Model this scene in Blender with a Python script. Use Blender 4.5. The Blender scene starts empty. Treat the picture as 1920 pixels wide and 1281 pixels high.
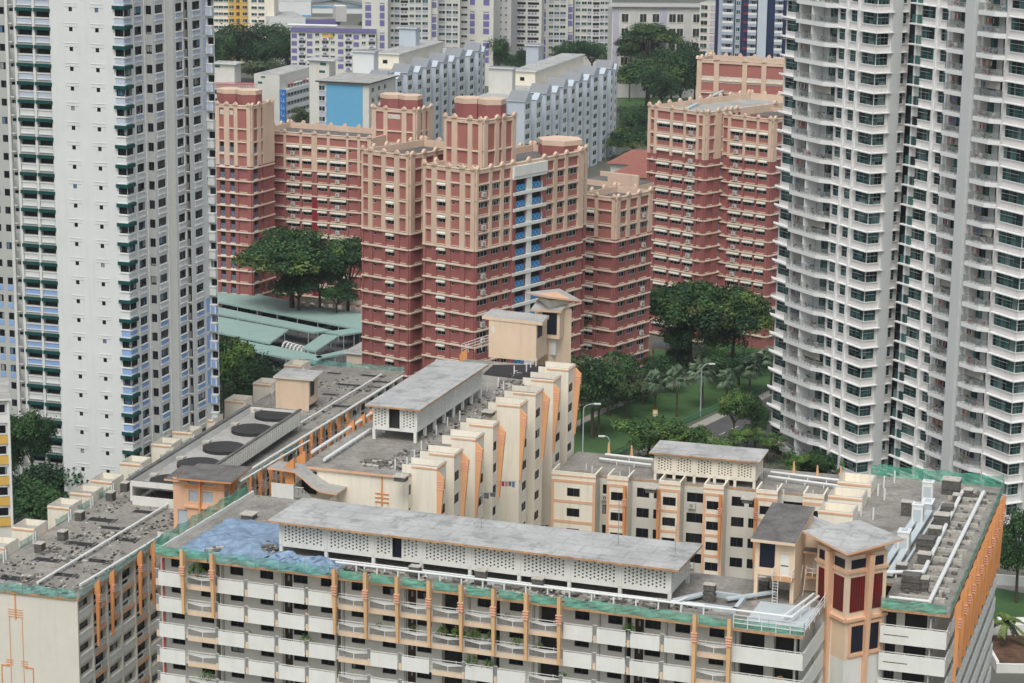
import bpy, math, random
from math import sin, cos, tan, pi, radians, sqrt, atan2
from mathutils import Vector, Matrix
S = bpy.context.scene
C = S.collection
RN = random.Random(11)
# ---------------- camera
FP = 4464.0; CP = math.atan(1008/4464.0); CR = .0134; CH = 108.0
CF = Vector((0, cos(CP), -sin(CP))); _r = Vector((1, 0, 0)); _u = Vector((0, sin(CP), cos(CP)))
CX = _r*cos(CR)+_u*sin(CR); CU = _u*cos(CR)-_r*sin(CR)
cam = bpy.data.objects.new('camera', bpy.data.cameras.new('camera')); C.objects.link(cam)
cam.matrix_world = Matrix(((CX.x, CU.x, -CF.x, 0), (CX.y, CU.y, -CF.y, 0), (CX.z, CU.z, -CF.z, CH), (0, 0, 0, 1)))
cam.data.sensor_width = 36; cam.data.lens = 36*FP/1920; cam.data.clip_end = 9000; cam.data.clip_start = 1
S.camera = cam
# ---------------- sky and sun (bright overcast)
W = bpy.data.worlds.new('World'); S.world = W; W.use_nodes = True
_nt = W.node_tree; _bg = _nt.nodes['Background']
_sk = _nt.nodes.new('ShaderNodeTexSky'); _sk.sky_type = 'NISHITA'; _sk.sun_disc = False
SUN_EL = radians(58); SUN_AZ = radians(192)
_sk.sun_elevation = SUN_EL; _sk.sun_rotation = SUN_AZ; _sk.air_density = 1.4; _sk.dust_density = 4.0; _sk.ozone_density = 1.0
_hs = _nt.nodes.new('ShaderNodeHueSaturation'); _hs.inputs['Saturation'].default_value = .45
_nt.links.new(_sk.outputs[0], _hs.inputs['Color']); _nt.links.new(_hs.outputs[0], _bg.inputs[0]); _bg.inputs[1].default_value = .12
sl = bpy.data.lights.new('sun', 'SUN'); sl.energy = 1.5; sl.angle = radians(28); sl.color = (1, .96, .9)
so = bpy.data.objects.new('sun', sl); C.objects.link(so)
_sd = Vector((sin(SUN_AZ)*cos(SUN_EL), cos(SUN_AZ)*cos(SUN_EL), sin(SUN_EL)))
so.rotation_euler = _sd.to_track_quat('Z', 'Y').to_euler(); so.location = (0, 0, 400)
S.view_settings.view_transform = 'Standard'; S.view_settings.look = 'None'; S.view_settings.exposure = 0.18; S.view_settings.gamma = 1
# ---------------- measuring helpers
def ray(px, py): return CF+CX*((px-960)/FP)-CU*((py-640.5)/FP)
def at(px, py, z):
    d = ray(px, py); t = (z-CH)/d.z; return (d.x*t, d.y*t)
def atY(px, py, Y):
    d = ray(px, py); t = Y/d.y; return (d.x*t, Y, CH+d.z*t)
def pr(P):
    d = Vector(P)-Vector((0, 0, CH)); z = d.dot(CF)
    if z < 1: return (-9999, -9999, 1)
    return (960+FP*d.dot(CX)/z, 640.5-FP*d.dot(CU)/z, z)
class Fr:
    """facade frame: u runs left to right as seen from outside, n points outward"""
    def __init__(s, o, deg):
        s.o = (o[0], o[1]); s.a = radians(deg); s.c = cos(s.a); s.s = sin(s.a)
    def P(s, u, n, z): return (s.o[0]+u*s.c+n*s.s, s.o[1]+u*s.s-n*s.c, z)
    def xy(s, u, n=0): return s.P(u, n, 0)[:2]
    def U(s, px, z, n=0):
        a = Vector(s.P(0, n, z))-Vector((0, 0, CH)); d = Vector((s.c, s.s, 0)); k = (px-960)/FP
        return (FP*0+k*a.dot(CF)-a.dot(CX))/(d.dot(CX)-k*d.dot(CF))
    def Z(s, py, u, n=0):
        a = Vector(s.P(u, n, 0))-Vector((0, 0, CH)); k = -(py-640.5)/FP
        return (k*a.dot(CF)-a.dot(CU))/(CU.z-k*CF.z)
    def sub(s, u, n=0, rot=0): return Fr(s.xy(u, n), math.degrees(s.a)+rot)
def fr2(p, q): return Fr(p, math.degrees(atan2(q[1]-p[1], q[0]-p[0]))), math.dist(p[:2], q[:2])
# ---------------- materials
MT = {}
def _n(nt, t, **k):
    n = nt.nodes.new('ShaderNode'+t)
    for a, b in k.items():
        if a in n.inputs.keys(): n.inputs[a].default_value = b
        else: setattr(n, a, b)
    return n
def mat(name, col, rough=.85, var=.12, scale=.25, streak=0., streakcol=(.05, .05, .045), fine=0., spot=0., spec=.3, bump=0., grid=0., alpha=1., gs=1.):
    """painted / weathered surface: broad tone shifts, fine grain, rain streaks, dark spots"""
    m = bpy.data.materials.new(name); m.use_nodes = True; nt = m.node_tree; b = nt.nodes['Principled BSDF']
    b.inputs['Roughness'].default_value = rough; b.inputs['Specular IOR Level'].default_value = spec
    L = nt.links; g = _n(nt, 'NewGeometry')
    n1 = _n(nt, 'TexNoise', Scale=scale, Detail=5.0, Roughness=.6); L.new(g.outputs['Position'], n1.inputs['Vector'])
    r1 = _n(nt, 'MapRange'); r1.inputs[1].default_value = .3; r1.inputs[2].default_value = .7; r1.inputs[3].default_value = 1-var; r1.inputs[4].default_value = 1+var*.6
    L.new(n1.outputs[0], r1.inputs[0])
    mx = _n(nt, 'Mix', data_type='RGBA', blend_type='MULTIPLY'); mx.inputs[0].default_value = 1; mx.inputs[6].default_value = (*col, 1)
    L.new(r1.outputs[0], mx.inputs[7]); out = mx.outputs[2]
    def mixin(fac, c2, amt):
        nonlocal out
        mm = _n(nt, 'Math', operation='MULTIPLY'); mm.inputs[1].default_value = amt; L.new(fac, mm.inputs[0])
        q = _n(nt, 'Mix', data_type='RGBA'); L.new(mm.outputs[0], q.inputs[0]); L.new(out, q.inputs[6]); q.inputs[7].default_value = (*c2, 1); out = q.outputs[2]
    if fine:
        n = _n(nt, 'TexNoise', Scale=2.2, Detail=8.0, Roughness=.75); L.new(g.outputs['Position'], n.inputs['Vector'])
        r = _n(nt, 'MapRange'); r.inputs[1].default_value = .45; r.inputs[2].default_value = .68; L.new(n.outputs[0], r.inputs[0]); mixin(r.outputs[0], tuple(x*.35 for x in col), fine)
    if spot:
        n = _n(nt, 'TexNoise', Scale=.35, Detail=9.0, Roughness=.7); L.new(g.outputs['Position'], n.inputs['Vector'])
        r = _n(nt, 'MapRange'); r.inputs[1].default_value = .52; r.inputs[2].default_value = .62; L.new(n.outputs[0], r.inputs[0]); mixin(r.outputs[0], tuple(x*.45 for x in col), spot)
    if grid:
        mp = _n(nt, 'Mapping'); mp.inputs['Rotation'].default_value = (0, 0, radians(18.5)); L.new(g.outputs['Position'], mp.inputs[0])
        k = _n(nt, 'TexBrick'); k.inputs['Scale'].default_value = gs; k.inputs['Brick Width'].default_value = 1.3; k.inputs['Row Height'].default_value = .65; k.inputs['Mortar Size'].default_value = .05; k.inputs['Mortar Smooth'].default_value = .4
        k.inputs['Color1'].default_value = (0, 0, 0, 1); k.inputs['Color2'].default_value = (.35, .35, .35, 1); k.inputs['Mortar'].default_value = (1, 1, 1, 1); L.new(mp.outputs[0], k.inputs['Vector']); mixin(k.outputs['Color'], tuple(x*.4 for x in col), grid)
    if alpha < 1: b.inputs['Alpha'].default_value = alpha
    if streak:
        mp = _n(nt, 'Mapping'); mp.inputs['Scale'].default_value = (.9, .9, .07); L.new(g.outputs['Position'], mp.inputs[0])
        n = _n(nt, 'TexNoise', Scale=1.6, Detail=6.0, Roughness=.65); L.new(mp.outputs[0], n.inputs['Vector'])
        r = _n(nt, 'MapRange'); r.inputs[1].default_value = .5; r.inputs[2].default_value = .75; L.new(n.outputs[0], r.inputs[0]); mixin(r.outputs[0], streakcol, streak)
    L.new(out, b.inputs['Base Color'])
    if bump:
        n = _n(nt, 'TexNoise', Scale=3.0, Detail=6.0); L.new(g.outputs['Position'], n.inputs['Vector'])
        bp = _n(nt, 'Bump', Strength=bump, Distance=.2); L.new(n.outputs[0], bp.inputs['Height']); L.new(bp.outputs[0], b.inputs['Normal'])
    MT[name] = m; return m
def glass(name, cols, cell=(1.15, 1.15, 2.8), rough=.1, spec=.28):
    """panes whose tint changes from window to window (blinds, curtains, dark rooms)"""
    m = bpy.data.materials.new(name); m.use_nodes = True; nt = m.node_tree; b = nt.nodes['Principled BSDF']; L = nt.links
    b.inputs['Roughness'].default_value = rough; b.inputs['Specular IOR Level'].default_value = spec
    g = _n(nt, 'NewGeometry'); v = _n(nt, 'VectorMath', operation='DIVIDE'); v.inputs[1].default_value = cell; L.new(g.outputs['Position'], v.inputs[0])
    fl = _n(nt, 'VectorMath', operation='FLOOR'); L.new(v.outputs[0], fl.inputs[0])
    w = _n(nt, 'TexWhiteNoise', noise_dimensions='3D'); L.new(fl.outputs[0], w.inputs['Vector'])
    cr = _n(nt, 'ValToRGB'); cr.color_ramp.interpolation = 'CONSTANT'; e = cr.color_ramp.elements
    while len(e) < len(cols): e.new(.5)
    for i, (p, c) in enumerate(cols): e[i].position = p; e[i].color = (*c, 1)
    L.new(w.outputs[0], cr.inputs[0]); L.new(cr.outputs[0], b.inputs['Base Color']); MT[name] = m; return m
# ---------------- mesh builder
class MB:
    def __init__(s): s.v = []; s.f = []; s.m = []; s.mats = []
    def mi(s, m):
        if m not in s.mats: s.mats.append(m)
        return s.mats.index(m)
    def face(s, pts, m):
        b = len(s.v); s.v += [tuple(p) for p in pts]; s.f.append(tuple(range(b, b+len(pts)))); s.m.append(s.mi(m))
    def box(s, F, u0, u1, n0, n1, z0, z1, m, mt=None):
        p = [F.P(u, n, z) for z in (z0, z1) for u, n in ((u0, n1), (u1, n1), (u1, n0), (u0, n0))]
        b = len(s.v); s.v += p; k = s.mi(m); kt = s.mi(mt) if mt else k
        for q, kk in (((0, 1, 5, 4), k), ((1, 2, 6, 5), k), ((2, 3, 7, 6), k), ((3, 0, 4, 7), k), ((4, 5, 6, 7), kt), ((3, 2, 1, 0), k)):
            s.f.append(tuple(b+i for i in q)); s.m.append(kk)
    def prism(s, pts, z0, z1, m, mt=None, bottom=True):
        n = len(pts); b = len(s.v); s.v += [(x, y, z0) for x, y in pts]+[(x, y, z1) for x, y in pts]; k = s.mi(m)
        for i in range(n):
            j = (i+1) % n; s.f.append((b+i, b+j, b+n+j, b+n+i)); s.m.append(k)
        s.f.append(tuple(b+n+i for i in range(n))); s.m.append(s.mi(mt or m))
        if bottom: s.f.append(tuple(b+i for i in reversed(range(n)))); s.m.append(k)
    def hexa(s, lo, hi, m, mt=None):
        """lo, hi: matching rings of 3-D points"""
        n = len(lo); b = len(s.v); s.v += [tuple(p) for p in lo]+[tuple(p) for p in hi]; k = s.mi(m)
        for i in range(n):
            j = (i+1) % n; s.f.append((b+i, b+j, b+n+j, b+n+i)); s.m.append(k)
        s.f.append(tuple(b+n+i for i in range(n))); s.m.append(s.mi(mt or m)); s.f.append(tuple(b+i for i in reversed(range(n)))); s.m.append(k)
    def tube(s, a, b_, r, m, k=6, r2=None):
        a = Vector(a); c = Vector(b_); d = (c-a).normalized(); x = d.orthogonal().normalized(); y = d.cross(x); r2 = r if r2 is None else r2
        lo = [a+(x*cos(2*pi*i/k)+y*sin(2*pi*i/k))*r for i in range(k)]; hi = [c+(x*cos(2*pi*i/k)+y*sin(2*pi*i/k))*r2 for i in range(k)]
        s.hexa(lo, hi, m)
    def wall(s, F, u0, u1, z0, z1, strips, m, dep=.22, back=None, rev=None):
        """wall with punched openings. strips: (ua, ub, [(za, zb), ...])"""
        q = lambda a, b, c, d, n=0, mm=m: s.face([F.P(a, n, c), F.P(b, n, c), F.P(b, n, d), F.P(a, n, d)], mm)
        x = u0; rv = rev or m
        for ua, ub, zs in sorted(strips):
            if ua > x+1e-4: q(x, ua, z0, z1)
            z = z0
            for za, zb in sorted(zs):
                if za > z+1e-4: q(ua, ub, z, za)
                s.face([F.P(ua, 0, za), F.P(ub, 0, za), F.P(ub, -dep, za), F.P(ua, -dep, za)], rv)
                s.face([F.P(ua, 0, zb), F.P(ua, -dep, zb), F.P(ub, -dep, zb), F.P(ub, 0, zb)], rv)
                s.face([F.P(ua, 0, za), F.P(ua, -dep, za), F.P(ua, -dep, zb), F.P(ua, 0, zb)], rv)
                s.face([F.P(ub, 0, za), F.P(ub, 0, zb), F.P(ub, -dep, zb), F.P(ub, -dep, za)], rv)
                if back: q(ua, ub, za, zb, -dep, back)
                z = zb
            if z < z1-1e-4: q(ua, ub, z, z1)
            x = ub
        if x < u1-1e-4: q(x, u1, z0, z1)
    def mesh(s, name, off=(0, 0, 0)):
        me = bpy.data.meshes.new(name); me.from_pydata([(x-off[0], y-off[1], z-off[2]) for x, y, z in s.v], [], s.f)
        for m in s.mats: me.materials.append(m)
        me.polygons.foreach_set('material_index', s.m); me.update(); return me
    def obj(s, name, parent=None, root=None):
        if not s.f: return None
        p = parent; off = [0, 0, 0]
        while p is not None: off = [off[i]+p.location[i] for i in range(3)]; p = p.parent
        o = bpy.data.objects.new(name, s.mesh(name, off)); C.objects.link(o); o.parent = parent; return o
    def top(s, name, label, cat, group=None, kind=None, loc=None):
        if not s.f: return None
        if loc is None:
            xs = [v[0] for v in s.v]; ys = [v[1] for v in s.v]; zs = [v[2] for v in s.v]; loc = ((min(xs)+max(xs))/2, (min(ys)+max(ys))/2, min(zs))
        o = bpy.data.objects.new(name, s.mesh(name, loc)); o.location = loc; C.objects.link(o)
        if kind: o['kind'] = kind
        if label: o['label'] = label
        if cat: o['category'] = cat
        if group: o['group'] = group
        return o
REPS = []; TH = {}
class T:
    """a thing: Empty at its base plus parts; rep() collects repeated parts"""
    def __init__(s, name, label, cat, loc, group=None):
        o = bpy.data.objects.new(name, None); o.location = loc; C.objects.link(o); o['label'] = label; o['category'] = cat
        if group: o['group'] = group
        s.o = o; s.reps = {}; REPS.append(s); TH[o.name] = s
    def rep(s, name, mk, F, u, n, z, size):
        """mk: template MB-mesh builder key (callable cached), local frame x=u, y=-n, z"""
        s.reps.setdefault(name, []).append((mk, F.P(u, n, z), F.a, size))
CACHE = {}
LOC = Fr((0, 0), 0)
def tmpl(fn, *a):
    k = (fn.__name__,)+tuple(round(x, 2) if isinstance(x, float) else x for x in a)
    if k not in CACHE:
        b = MB(); fn(b, *a); CACHE[k] = [b, None, fn.__name__]
    return k
def flush():
    for t in REPS:
        L = t.o.location
        for name, lst in t.reps.items():
            sc = []
            for it in lst:
                x, y, z = pr(it[1]); vis = -60 < x < 1980 and -90 < y < 1330
                far = -400 < x < 2320 and -400 < y < 1700
                sc.append((it[3]*(1 if vis else 0)/(z*z), vis, far, it))
            sc.sort(key=lambda q: -q[0]); n = 0; rest = MB()
            for a, vis, far, (k, P, ang, size) in sc:
                if vis and n < 100:
                    c = CACHE[k]
                    if c[1] is None: c[1] = c[0].mesh(name)
                    o = bpy.data.objects.new(name, c[1]); C.objects.link(o); o.parent = t.o
                    o.location = (P[0]-L.x, P[1]-L.y, P[2]-L.z); o.rotation_euler = (0, 0, ang); n += 1
                elif far:
                    b = CACHE[k][0]; off = len(rest.v); ca, sa = cos(ang), sin(ang)
                    rest.v += [(P[0]+x*ca-y*sa, P[1]+x*sa+y*ca, P[2]+z) for x, y, z in b.v]
                    rest.f += [tuple(off+i for i in f) for f in b.f]; mm = [rest.mi(m) for m in b.mats]; rest.m += [mm[i] for i in b.m]
            if rest.f:
                o = rest.obj(name, t.o)
                o['kind'] = 'stuff'
# ---- window templates (local: x right, y inward, z up)
def win(b, w, h, nm=1, fr='frame_white', gl='glass_dark', t=.06, tr=0.):
    m = MT[fr]; g = MT[gl]
    b.face([(t, .07, t), (w-t, .07, t), (w-t, .07, h-t), (t, .07, h-t)], g)
    for x0, x1, z0, z1 in ((0, w, 0, t), (0, w, h-t, h), (0, t, t, h-t), (w-t, w, t, h-t)): b.box(LOC, x0, x1, -.12, 0, z0, z1, m)
    for i in range(1, nm+1):
        x = w*i/(nm+1); b.box(LOC, x-t*.4, x+t*.4, -.1, -.01, t, h-t, m)
    if tr: b.box(LOC, t, w-t, -.1, -.01, h*tr-t*.4, h*tr+t*.4, m)
def acunit(b, w=.85, h=.6):
    b.box(LOC, 0, w, .02, .4, 0, h, MT['ac_white']); c = []
    for i in range(10): c.append((w*.42+.22*cos(i*pi/5), -.405, h/2+.22*sin(i*pi/5)))
    b.face(c, MT['dark_void'])
    b.face([(w*.42+.12*cos(i*pi/4), -.41, h/2+.12*sin(i*pi/4)) for i in range(8)], MT['ac_white'])
    b.box(LOC, .05, .12, 0, .45, -.1, 0, MT['steel']); b.box(LOC, w-.12, w-.05, 0, .45, -.1, 0, MT['steel'])
def hood(b, w, h=.75, m='white_paint', dep=.55):
    """sloping window hood with scalloped edge"""
    M = MT[m]; b.face([(0, 0, h), (w, 0, h), (w, -dep, h*.35), (0, -dep, h*.35)][::-1], M)
    b.box(LOC, 0, w, dep-.05, dep, 0, h*.36, M); b.face([(0, 0, h), (0, -dep, h*.35), (0, -dep, 0), (0, 0, 0)], M); b.face([(w, 0, h), (w, 0, 0), (w, -dep, 0), (w, -dep, h*.35)], M)
# ---------------- palette
mat('white_paint', (.74, .75, .71), var=.06, streak=.2, streakcol=(.3, .3, .27))
mat('parapet_white', (.76, .78, .74), var=.06, scale=.5, streak=.14, streakcol=(.35, .35, .3))
mat('cream_wall', (.84, .79, .67), var=.06, streak=.22, streakcol=(.3, .27, .2))
mat('ivory_wall', (.70, .68, .60), var=.06, streak=.12, streakcol=(.28, .26, .2))
mat('grey_wall', (.66, .65, .59), var=.08, streak=.1)
mat('peach', (.74, .46, .30), var=.07, streak=.15)
mat('pale_peach', (.76, .60, .44), var=.08, streak=.15)
mat('orange', (.70, .31, .12), var=.08, streak=.1); mat('fin_orange', (.80, .43, .22), var=.08, streak=.08)
mat('ochre_post', (.72, .45, .23), var=.1, streak=.12)
mat('rust_edge', (.55, .33, .18), var=.25, scale=1.5, spot=.6, fine=.4)
mat('roof_screed', (.34, .325, .295), var=.3, scale=.22, fine=.6, spot=.62, bump=.4, grid=.35)
mat('roof_old', (.42, .42, .40), var=.22, scale=.25, fine=.3, spot=.4, bump=.2)
mat('roof_slab_pale', (.48, .49, .48), var=.2, scale=.22, fine=.3, spot=.62, grid=.28, gs=.28)
mat('roof_lichen', (.17, .165, .16), var=.35, scale=.6, fine=.5, spot=.6)
mat('tar', (.035, .035, .038), var=.3, scale=.8)
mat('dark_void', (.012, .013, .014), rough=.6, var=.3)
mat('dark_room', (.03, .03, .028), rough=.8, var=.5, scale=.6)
mat('door_brown', (.05, .028, .022), rough=.5, var=.4)
mat('louvre_dark', (.012, .016, .03), rough=.4)
mat('tray_grey', (.40, .43, .45), rough=.6, var=.15)
mat('louvre_red', (.20, .018, .018), rough=.5)
mat('pale_blue_glass', (.42, .50, .56), rough=.35, var=.15)
mat('frame_white', (.6, .62, .6)); mat('frame_dark', (.05, .05, .05)); mat('steel', (.30, .31, .31), rough=.5)
mat('rail_white', (.72, .74, .72), rough=.5, var=.05); mat('baluster', (.12, .12, .12))
mat('ac_white', (.55, .55, .52), var=.1)
mat('net_green', (.12, .42, .30), rough=.75, var=.3, scale=1.1, alpha=.68)
mat('net_teal', (.17, .45, .40), rough=.75, var=.3, scale=1.4, alpha=.62)
mat('tarp_blue', (.23, .33, .46), rough=.55, var=.4, scale=1.1)
mat('pipe_white', (.74, .77, .76), rough=.45, var=.05)
mat('duct_blue', (.50, .57, .60), rough=.5, var=.1)
mat('rubble', (.20, .19, .17), var=.5, scale=3, fine=.5); mat('rubble_pale', (.5, .48, .43), var=.3, scale=3)
mat('slab_stack', (.16, .155, .14), var=.4, scale=4, fine=.6)
mat('red_paint', (.55, .05, .05), rough=.5); mat('pot', (.36, .15, .08)); mat('leaf_pot', (.07, .16, .03), var=.6, scale=4); mat('flower_yel', (.6, .35, .05), var=.5, scale=6)
mat('flower', (.5, .10, .14), var=.5, scale=6); mat('pink_band', (.80, .46, .36), var=.1)
mat('timber_dark', (.09, .05, .03), var=.3)
glass('glass_dark', [(0, (.010, .012, .016)), (.55, (.022, .026, .03)), (.8, (.06, .065, .065)), (.92, (.25, .25, .23))])
glass('glass_corr', [(0, (.008, .009, .013)), (.75, (.02, .02, .022)), (.93, (.22, .24, .24))], cell=(1.7, 1.7, 2.8))
AN = -19.3      # facade direction of the old blocks; their long wings run at +71.5
FH = 2.8
def slabroof(b, pts, z, t=.25, m='roof_screed', edge='rust_edge'): b.prism(pts, z-t, z, MT[edge], MT[m])
# ---- templates of the foreground block
def panel_t(b, w, h=1.45):
    b.box(LOC, 0, w, 0, .09, 0, h, MT['parapet_white']); b.box(LOC, 0, w, .01, .08, h+.13, h+.19, MT['rail_white'])
    for i in range(3): x = .15+(w-.36)*i/2; b.box(LOC, x, x+.06, .02, .07, h, h+.13, MT['rail_white'])
def rail_t(b, w, v=0):
    r = MT['rail_white']; b.box(LOC, 0, w, -.05, .06, 0, .5, MT['pale_peach'])
    b.box(LOC, 0, w, 0, .06, 1.36, 1.43, r); b.box(LOC, 0, w, 0, .05, .56, .6, r); b.box(LOC, 0, w, -.1, -.04, 1.6, 1.65, r)
    for x in (.04, w/2, w-.08): b.box(LOC, x-.03, x+.03, 0, .06, .5, 1.4, r)
    for x in (w*.25, w*.75): b.box(LOC, x-.02, x+.02, -.1, -.04, 1.4, 1.75, r)
    n = int(w/.11)
    for i in range(1, n): x = w*i/n; b.face([(x-.032, -.03, .6), (x+.032, -.03, .6), (x+.032, -.03, 1.34), (x-.032, -.03, 1.34)], MT['baluster'])
    # butterfly ornament
    for s in (-1, 1): b.face([(w/2, -.08, 1.08), (w/2+s*(w/2-.1), -.08, 1.30), (w/2+s*(w/2-.1), -.08, 1.34), (w/2, -.08, 1.34)][::s], r)
def gate_t(b, w):
    for i in range(5): x = w*(i+.5)/5; b.box(LOC, x-.03, x+.03, 0, .04, .1, 1.4, MT['steel'])
    b.box(LOC, 0, w, 0, .06, 1.4, 1.46, MT['rail_white']); b.box(LOC, w*.15, w*.85, -.02, .1, -.35, .35, MT['pale_peach'])
def post_t(b, h, m='ochre_post'):
    """tapered post with hooked head and pink rings"""
    M = MT[m]
    lo = [(-.12, -.30, 0), (.12, -.30, 0), (.12, .0, 0), (-.12, .0, 0)]; hi = [(-.2, -.5, h-1.9), (.2, -.5, h-1.9), (.2, .0, h-1.9), (-.2, .0, h-1.9)]
    b.hexa(lo, hi, M); b.box(LOC, -.15, .15, 0, .34, -.16, .12, M)
    pts = [(-.0, -1.9), (-.55, -1.9), (-.55, 0), (-.3, -.1), (-.05, -.35), (.12, -.8), (.15, -1.9)]
    # head profile in y,z extruded in x
    lo = [(-.17, y, h+z) for y, z in pts]; hi = [(.17, y, h+z) for y, z in pts]; b.hexa(lo, hi, M)
    for i in range(4): b.box(LOC, -.30, .30, .3, .6, h-1.95-.27*i, h-1.88-.27*i, MT['pink_band'])
def holes(b, F, u0, u1, z0, z1, mm, n=-.0, sz=.19, du=.40, dz=.36, back='dark_void'):
    """breeze-block screen: staggered square holes"""
    nu = max(2, int((u1-u0-.15)/du)); st = []; s0 = (u1-u0-(nu-1)*du)/2
    nz = int((z1-z0-.5)/dz)
    for i in range(nu):
        u = u0+s0+i*du; zz = []
        for j in range(nz):
            z = z0+.3+j*dz+(dz/2 if i % 2 else 0)
            if z+sz < z1-.1: zz.append((z, z+sz))
        st.append((u-sz/2, u+sz/2, zz))
    b.wall(F, u0, u1, z0, z1, st, MT[mm], .12, MT[back] if back else None)
def tankhouse(F, L, Wd, z, h, npan, name, label, parent=None, over=1.0, leg=1.0, tilt=0., rm='roof_slab_pale', wm='white_paint', door=None, enddoor=False):
    """raised water-tank room: legs, beam, pierced screens between piers, thin overhanging roof"""
    b = MB(); wz = z+leg; st = MB(); scr = []
    b.box(F, 0, L, -Wd, 0, wz-.22, wz, MT[wm])
    for i in range(npan+1):
        u = min(L-.35, max(0, L*i/npan-.18))
        for n in (-.4, -Wd): b.box(F, u, u+.35, n+.02, n+.37, z, wz-.22, MT[wm])
        b.box(F, u, u+.35, -.3, .06, wz, z+leg+h, MT[wm])
    for i in range(npan):
        u0 = L*i/npan+(.17 if i else .35); u1 = L*(i+1)/npan-.18
        if i == npan-1: u1 = L-.35
        s = MB()
        if door == i:
            m = (u0+u1)/2; holes(s, F, u0, m-.5, wz, wz+h, wm); holes(s, F, m+.5, u1, wz, wz+h, wm); s.box(F, m-.5, m+.5, -.3, -.25, wz, wz+h, MT['louvre_dark'])
        else: holes(s, F, u0, u1, wz, wz+h, wm)
        scr.append(s)
    for k in (0, 1):       # end screens
        E = F.sub(L, 0, 90) if k else F.sub(0, -Wd, -90)
        s = MB()
        if enddoor and not k:
            m = Wd/2; holes(s, E, .1, m-.9, wz, wz+h, wm); holes(s, E, m+.9, Wd-.1, wz, wz+h, wm)
            s.box(E, m-.9, m-.7, -.1, .05, wz, wz+h, MT[wm]); s.box(E, m+.7, m+.9, -.1, .05, wz, wz+h, MT[wm]); s.box(E, m-.7, m+.7, -.5, -.45, wz, wz+h, MT['dark_room'])
        else: holes(s, E, .1, Wd-.1, wz, wz+h, wm)
        scr.append(s)
    bk = F.sub(L, -Wd, 180); s = MB(); holes(s, bk, 0.4, L-.4, wz, wz+h, wm); scr.append(s)
    c = F.xy(L/2, -Wd/2)
    t = parent or T(name, label, 'tank room', (c[0], c[1], z))
    P = t.o
    b.obj('frame', P)
    for s in scr: s.obj('pierced_screen', P)
    r = MB(); zt = wz+h
    p = [F.P(u, n, zt+(.12 if n < -Wd/2 else 0)*0+tilt*(u/L)) for u, n in ((-over, over), (L+over, over), (L+over, -Wd-over), (-over, -Wd-over))]
    r.hexa([(x, y, zz) for x, y, zz in p], [(x, y, zz+.22) for x, y, zz in p], MT['rust_edge'], MT[rm]); r.obj('roof', P)
    return t
# =====================================================  FRONT BLOCK  (block A)
pA = at(294, 1037, 32); qA = at(1507, 1192, 32)
FA, LA = fr2(pA, qA); ZA = 32.0; DA = 14.5
front = T('apartment_block', 'long foreground block with white parapet panels, ochre posts and blue sheets on its roof', 'apartment block', (*FA.xy(LA/2, -DA/2), 0))
bw = LA/20.05
def lc(F, px, py, z, q=None):
    x, y = at(px, py, z); dx, dy = x-F.o[0], y-F.o[1]; return (dx*F.c+dy*F.s, dx*F.s-dy*F.c)
def door_t(b, w, h, m='door_brown'): b.box(LOC, 0, w, -.18, -.1, 0, h, MT[m]); b.box(LOC, w*.4, w*.6, -.1, -.08, h*.6, h*.85, MT['steel'])
def plane_t(b, w, h, m='peach', t=.04): b.box(LOC, 0, w, 0, t, 0, h, MT[m])
def pipe_run(F, pts, z, r, name='pipe', P=None, st=2.2, m='pipe_white'):
    b = MB()
    for (u0, n0), (u1, n1) in zip(pts, pts[1:]):
        b.tube(F.P(u0, n0, z), F.P(u1, n1, z), r, MT[m], 8); L = sqrt((u1-u0)**2+(n1-n0)**2); k = int(L/st)
        for i in range(1, k): t = i/k; u = u0+(u1-u0)*t; n = n0+(n1-n0)*t; b.box(F, u-.07, u+.07, n-.07, n+.07, z-.95, z-r*.6, MT[m])
    b.obj(name, P)
def pole_t(b, h, r=.035, m='steel', k=5): b.tube((0, 0, 0), (0, 0, h), r, MT[m], k)
def netting(F, u0, u1, n, z0, z1, P, m='net_green', seg=1.0, thick=.25):
    """sagging safety net with scaffold tubes"""
    b = MB(); k = max(2, int((u1-u0)/seg*2)); rr = random.Random(int(u0*10+n*7+z0)); rows = 5
    g = [[None]*(rows+1) for _ in range(k+1)]
    for i in range(k+1):
        u = u0+(u1-u0)*i/k
        for j in range(rows+1):
            t = j/rows; sag = (.25*sin(pi*((u-u0)/3.4 % 1))) if j == rows else 0
            g[i][j] = F.P(u+rr.uniform(-.05, .05), n+rr.uniform(-.05, .05)+.07*sin(i*.9+j*.7), z0+(z1-z0)*t-sag)
    for i in range(k):
        for j in range(rows): b.face([g[i][j], g[i+1][j], g[i+1][j+1], g[i][j+1]], MT[m])
    b.obj('safety_net', P); c = int((u1-u0)/2.3); t = TH[P.name]
    for i in range(c+1): t.rep('scaffold_pole', tmpl(pole_t, z1-z0+.2), F, u0+(u1-u0)*i/max(1, c), n+.02, z0-.1, .1)
def rubble(F, u, n, z, r, name, label, m='rubble', k=26, h=.5, group=None):
    b = MB(); rr = random.Random(int(u*31+n*17))
    for i in range(k):
        a = rr.uniform(0, 2*pi); d = r*sqrt(rr.random()); s = rr.uniform(.12, .4); zz = z+h*(1-d/r)*rr.random()
        G = F.sub(u+d*cos(a), n+d*sin(a), rr.uniform(0, 90)); b.box(G, -s, s, -s*.6, s*.6, zz, zz+s*.5, MT[m if rr.random() < .7 else 'rubble_pale'])
    return b.top(name, label, 'rubble pile', group)
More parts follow.
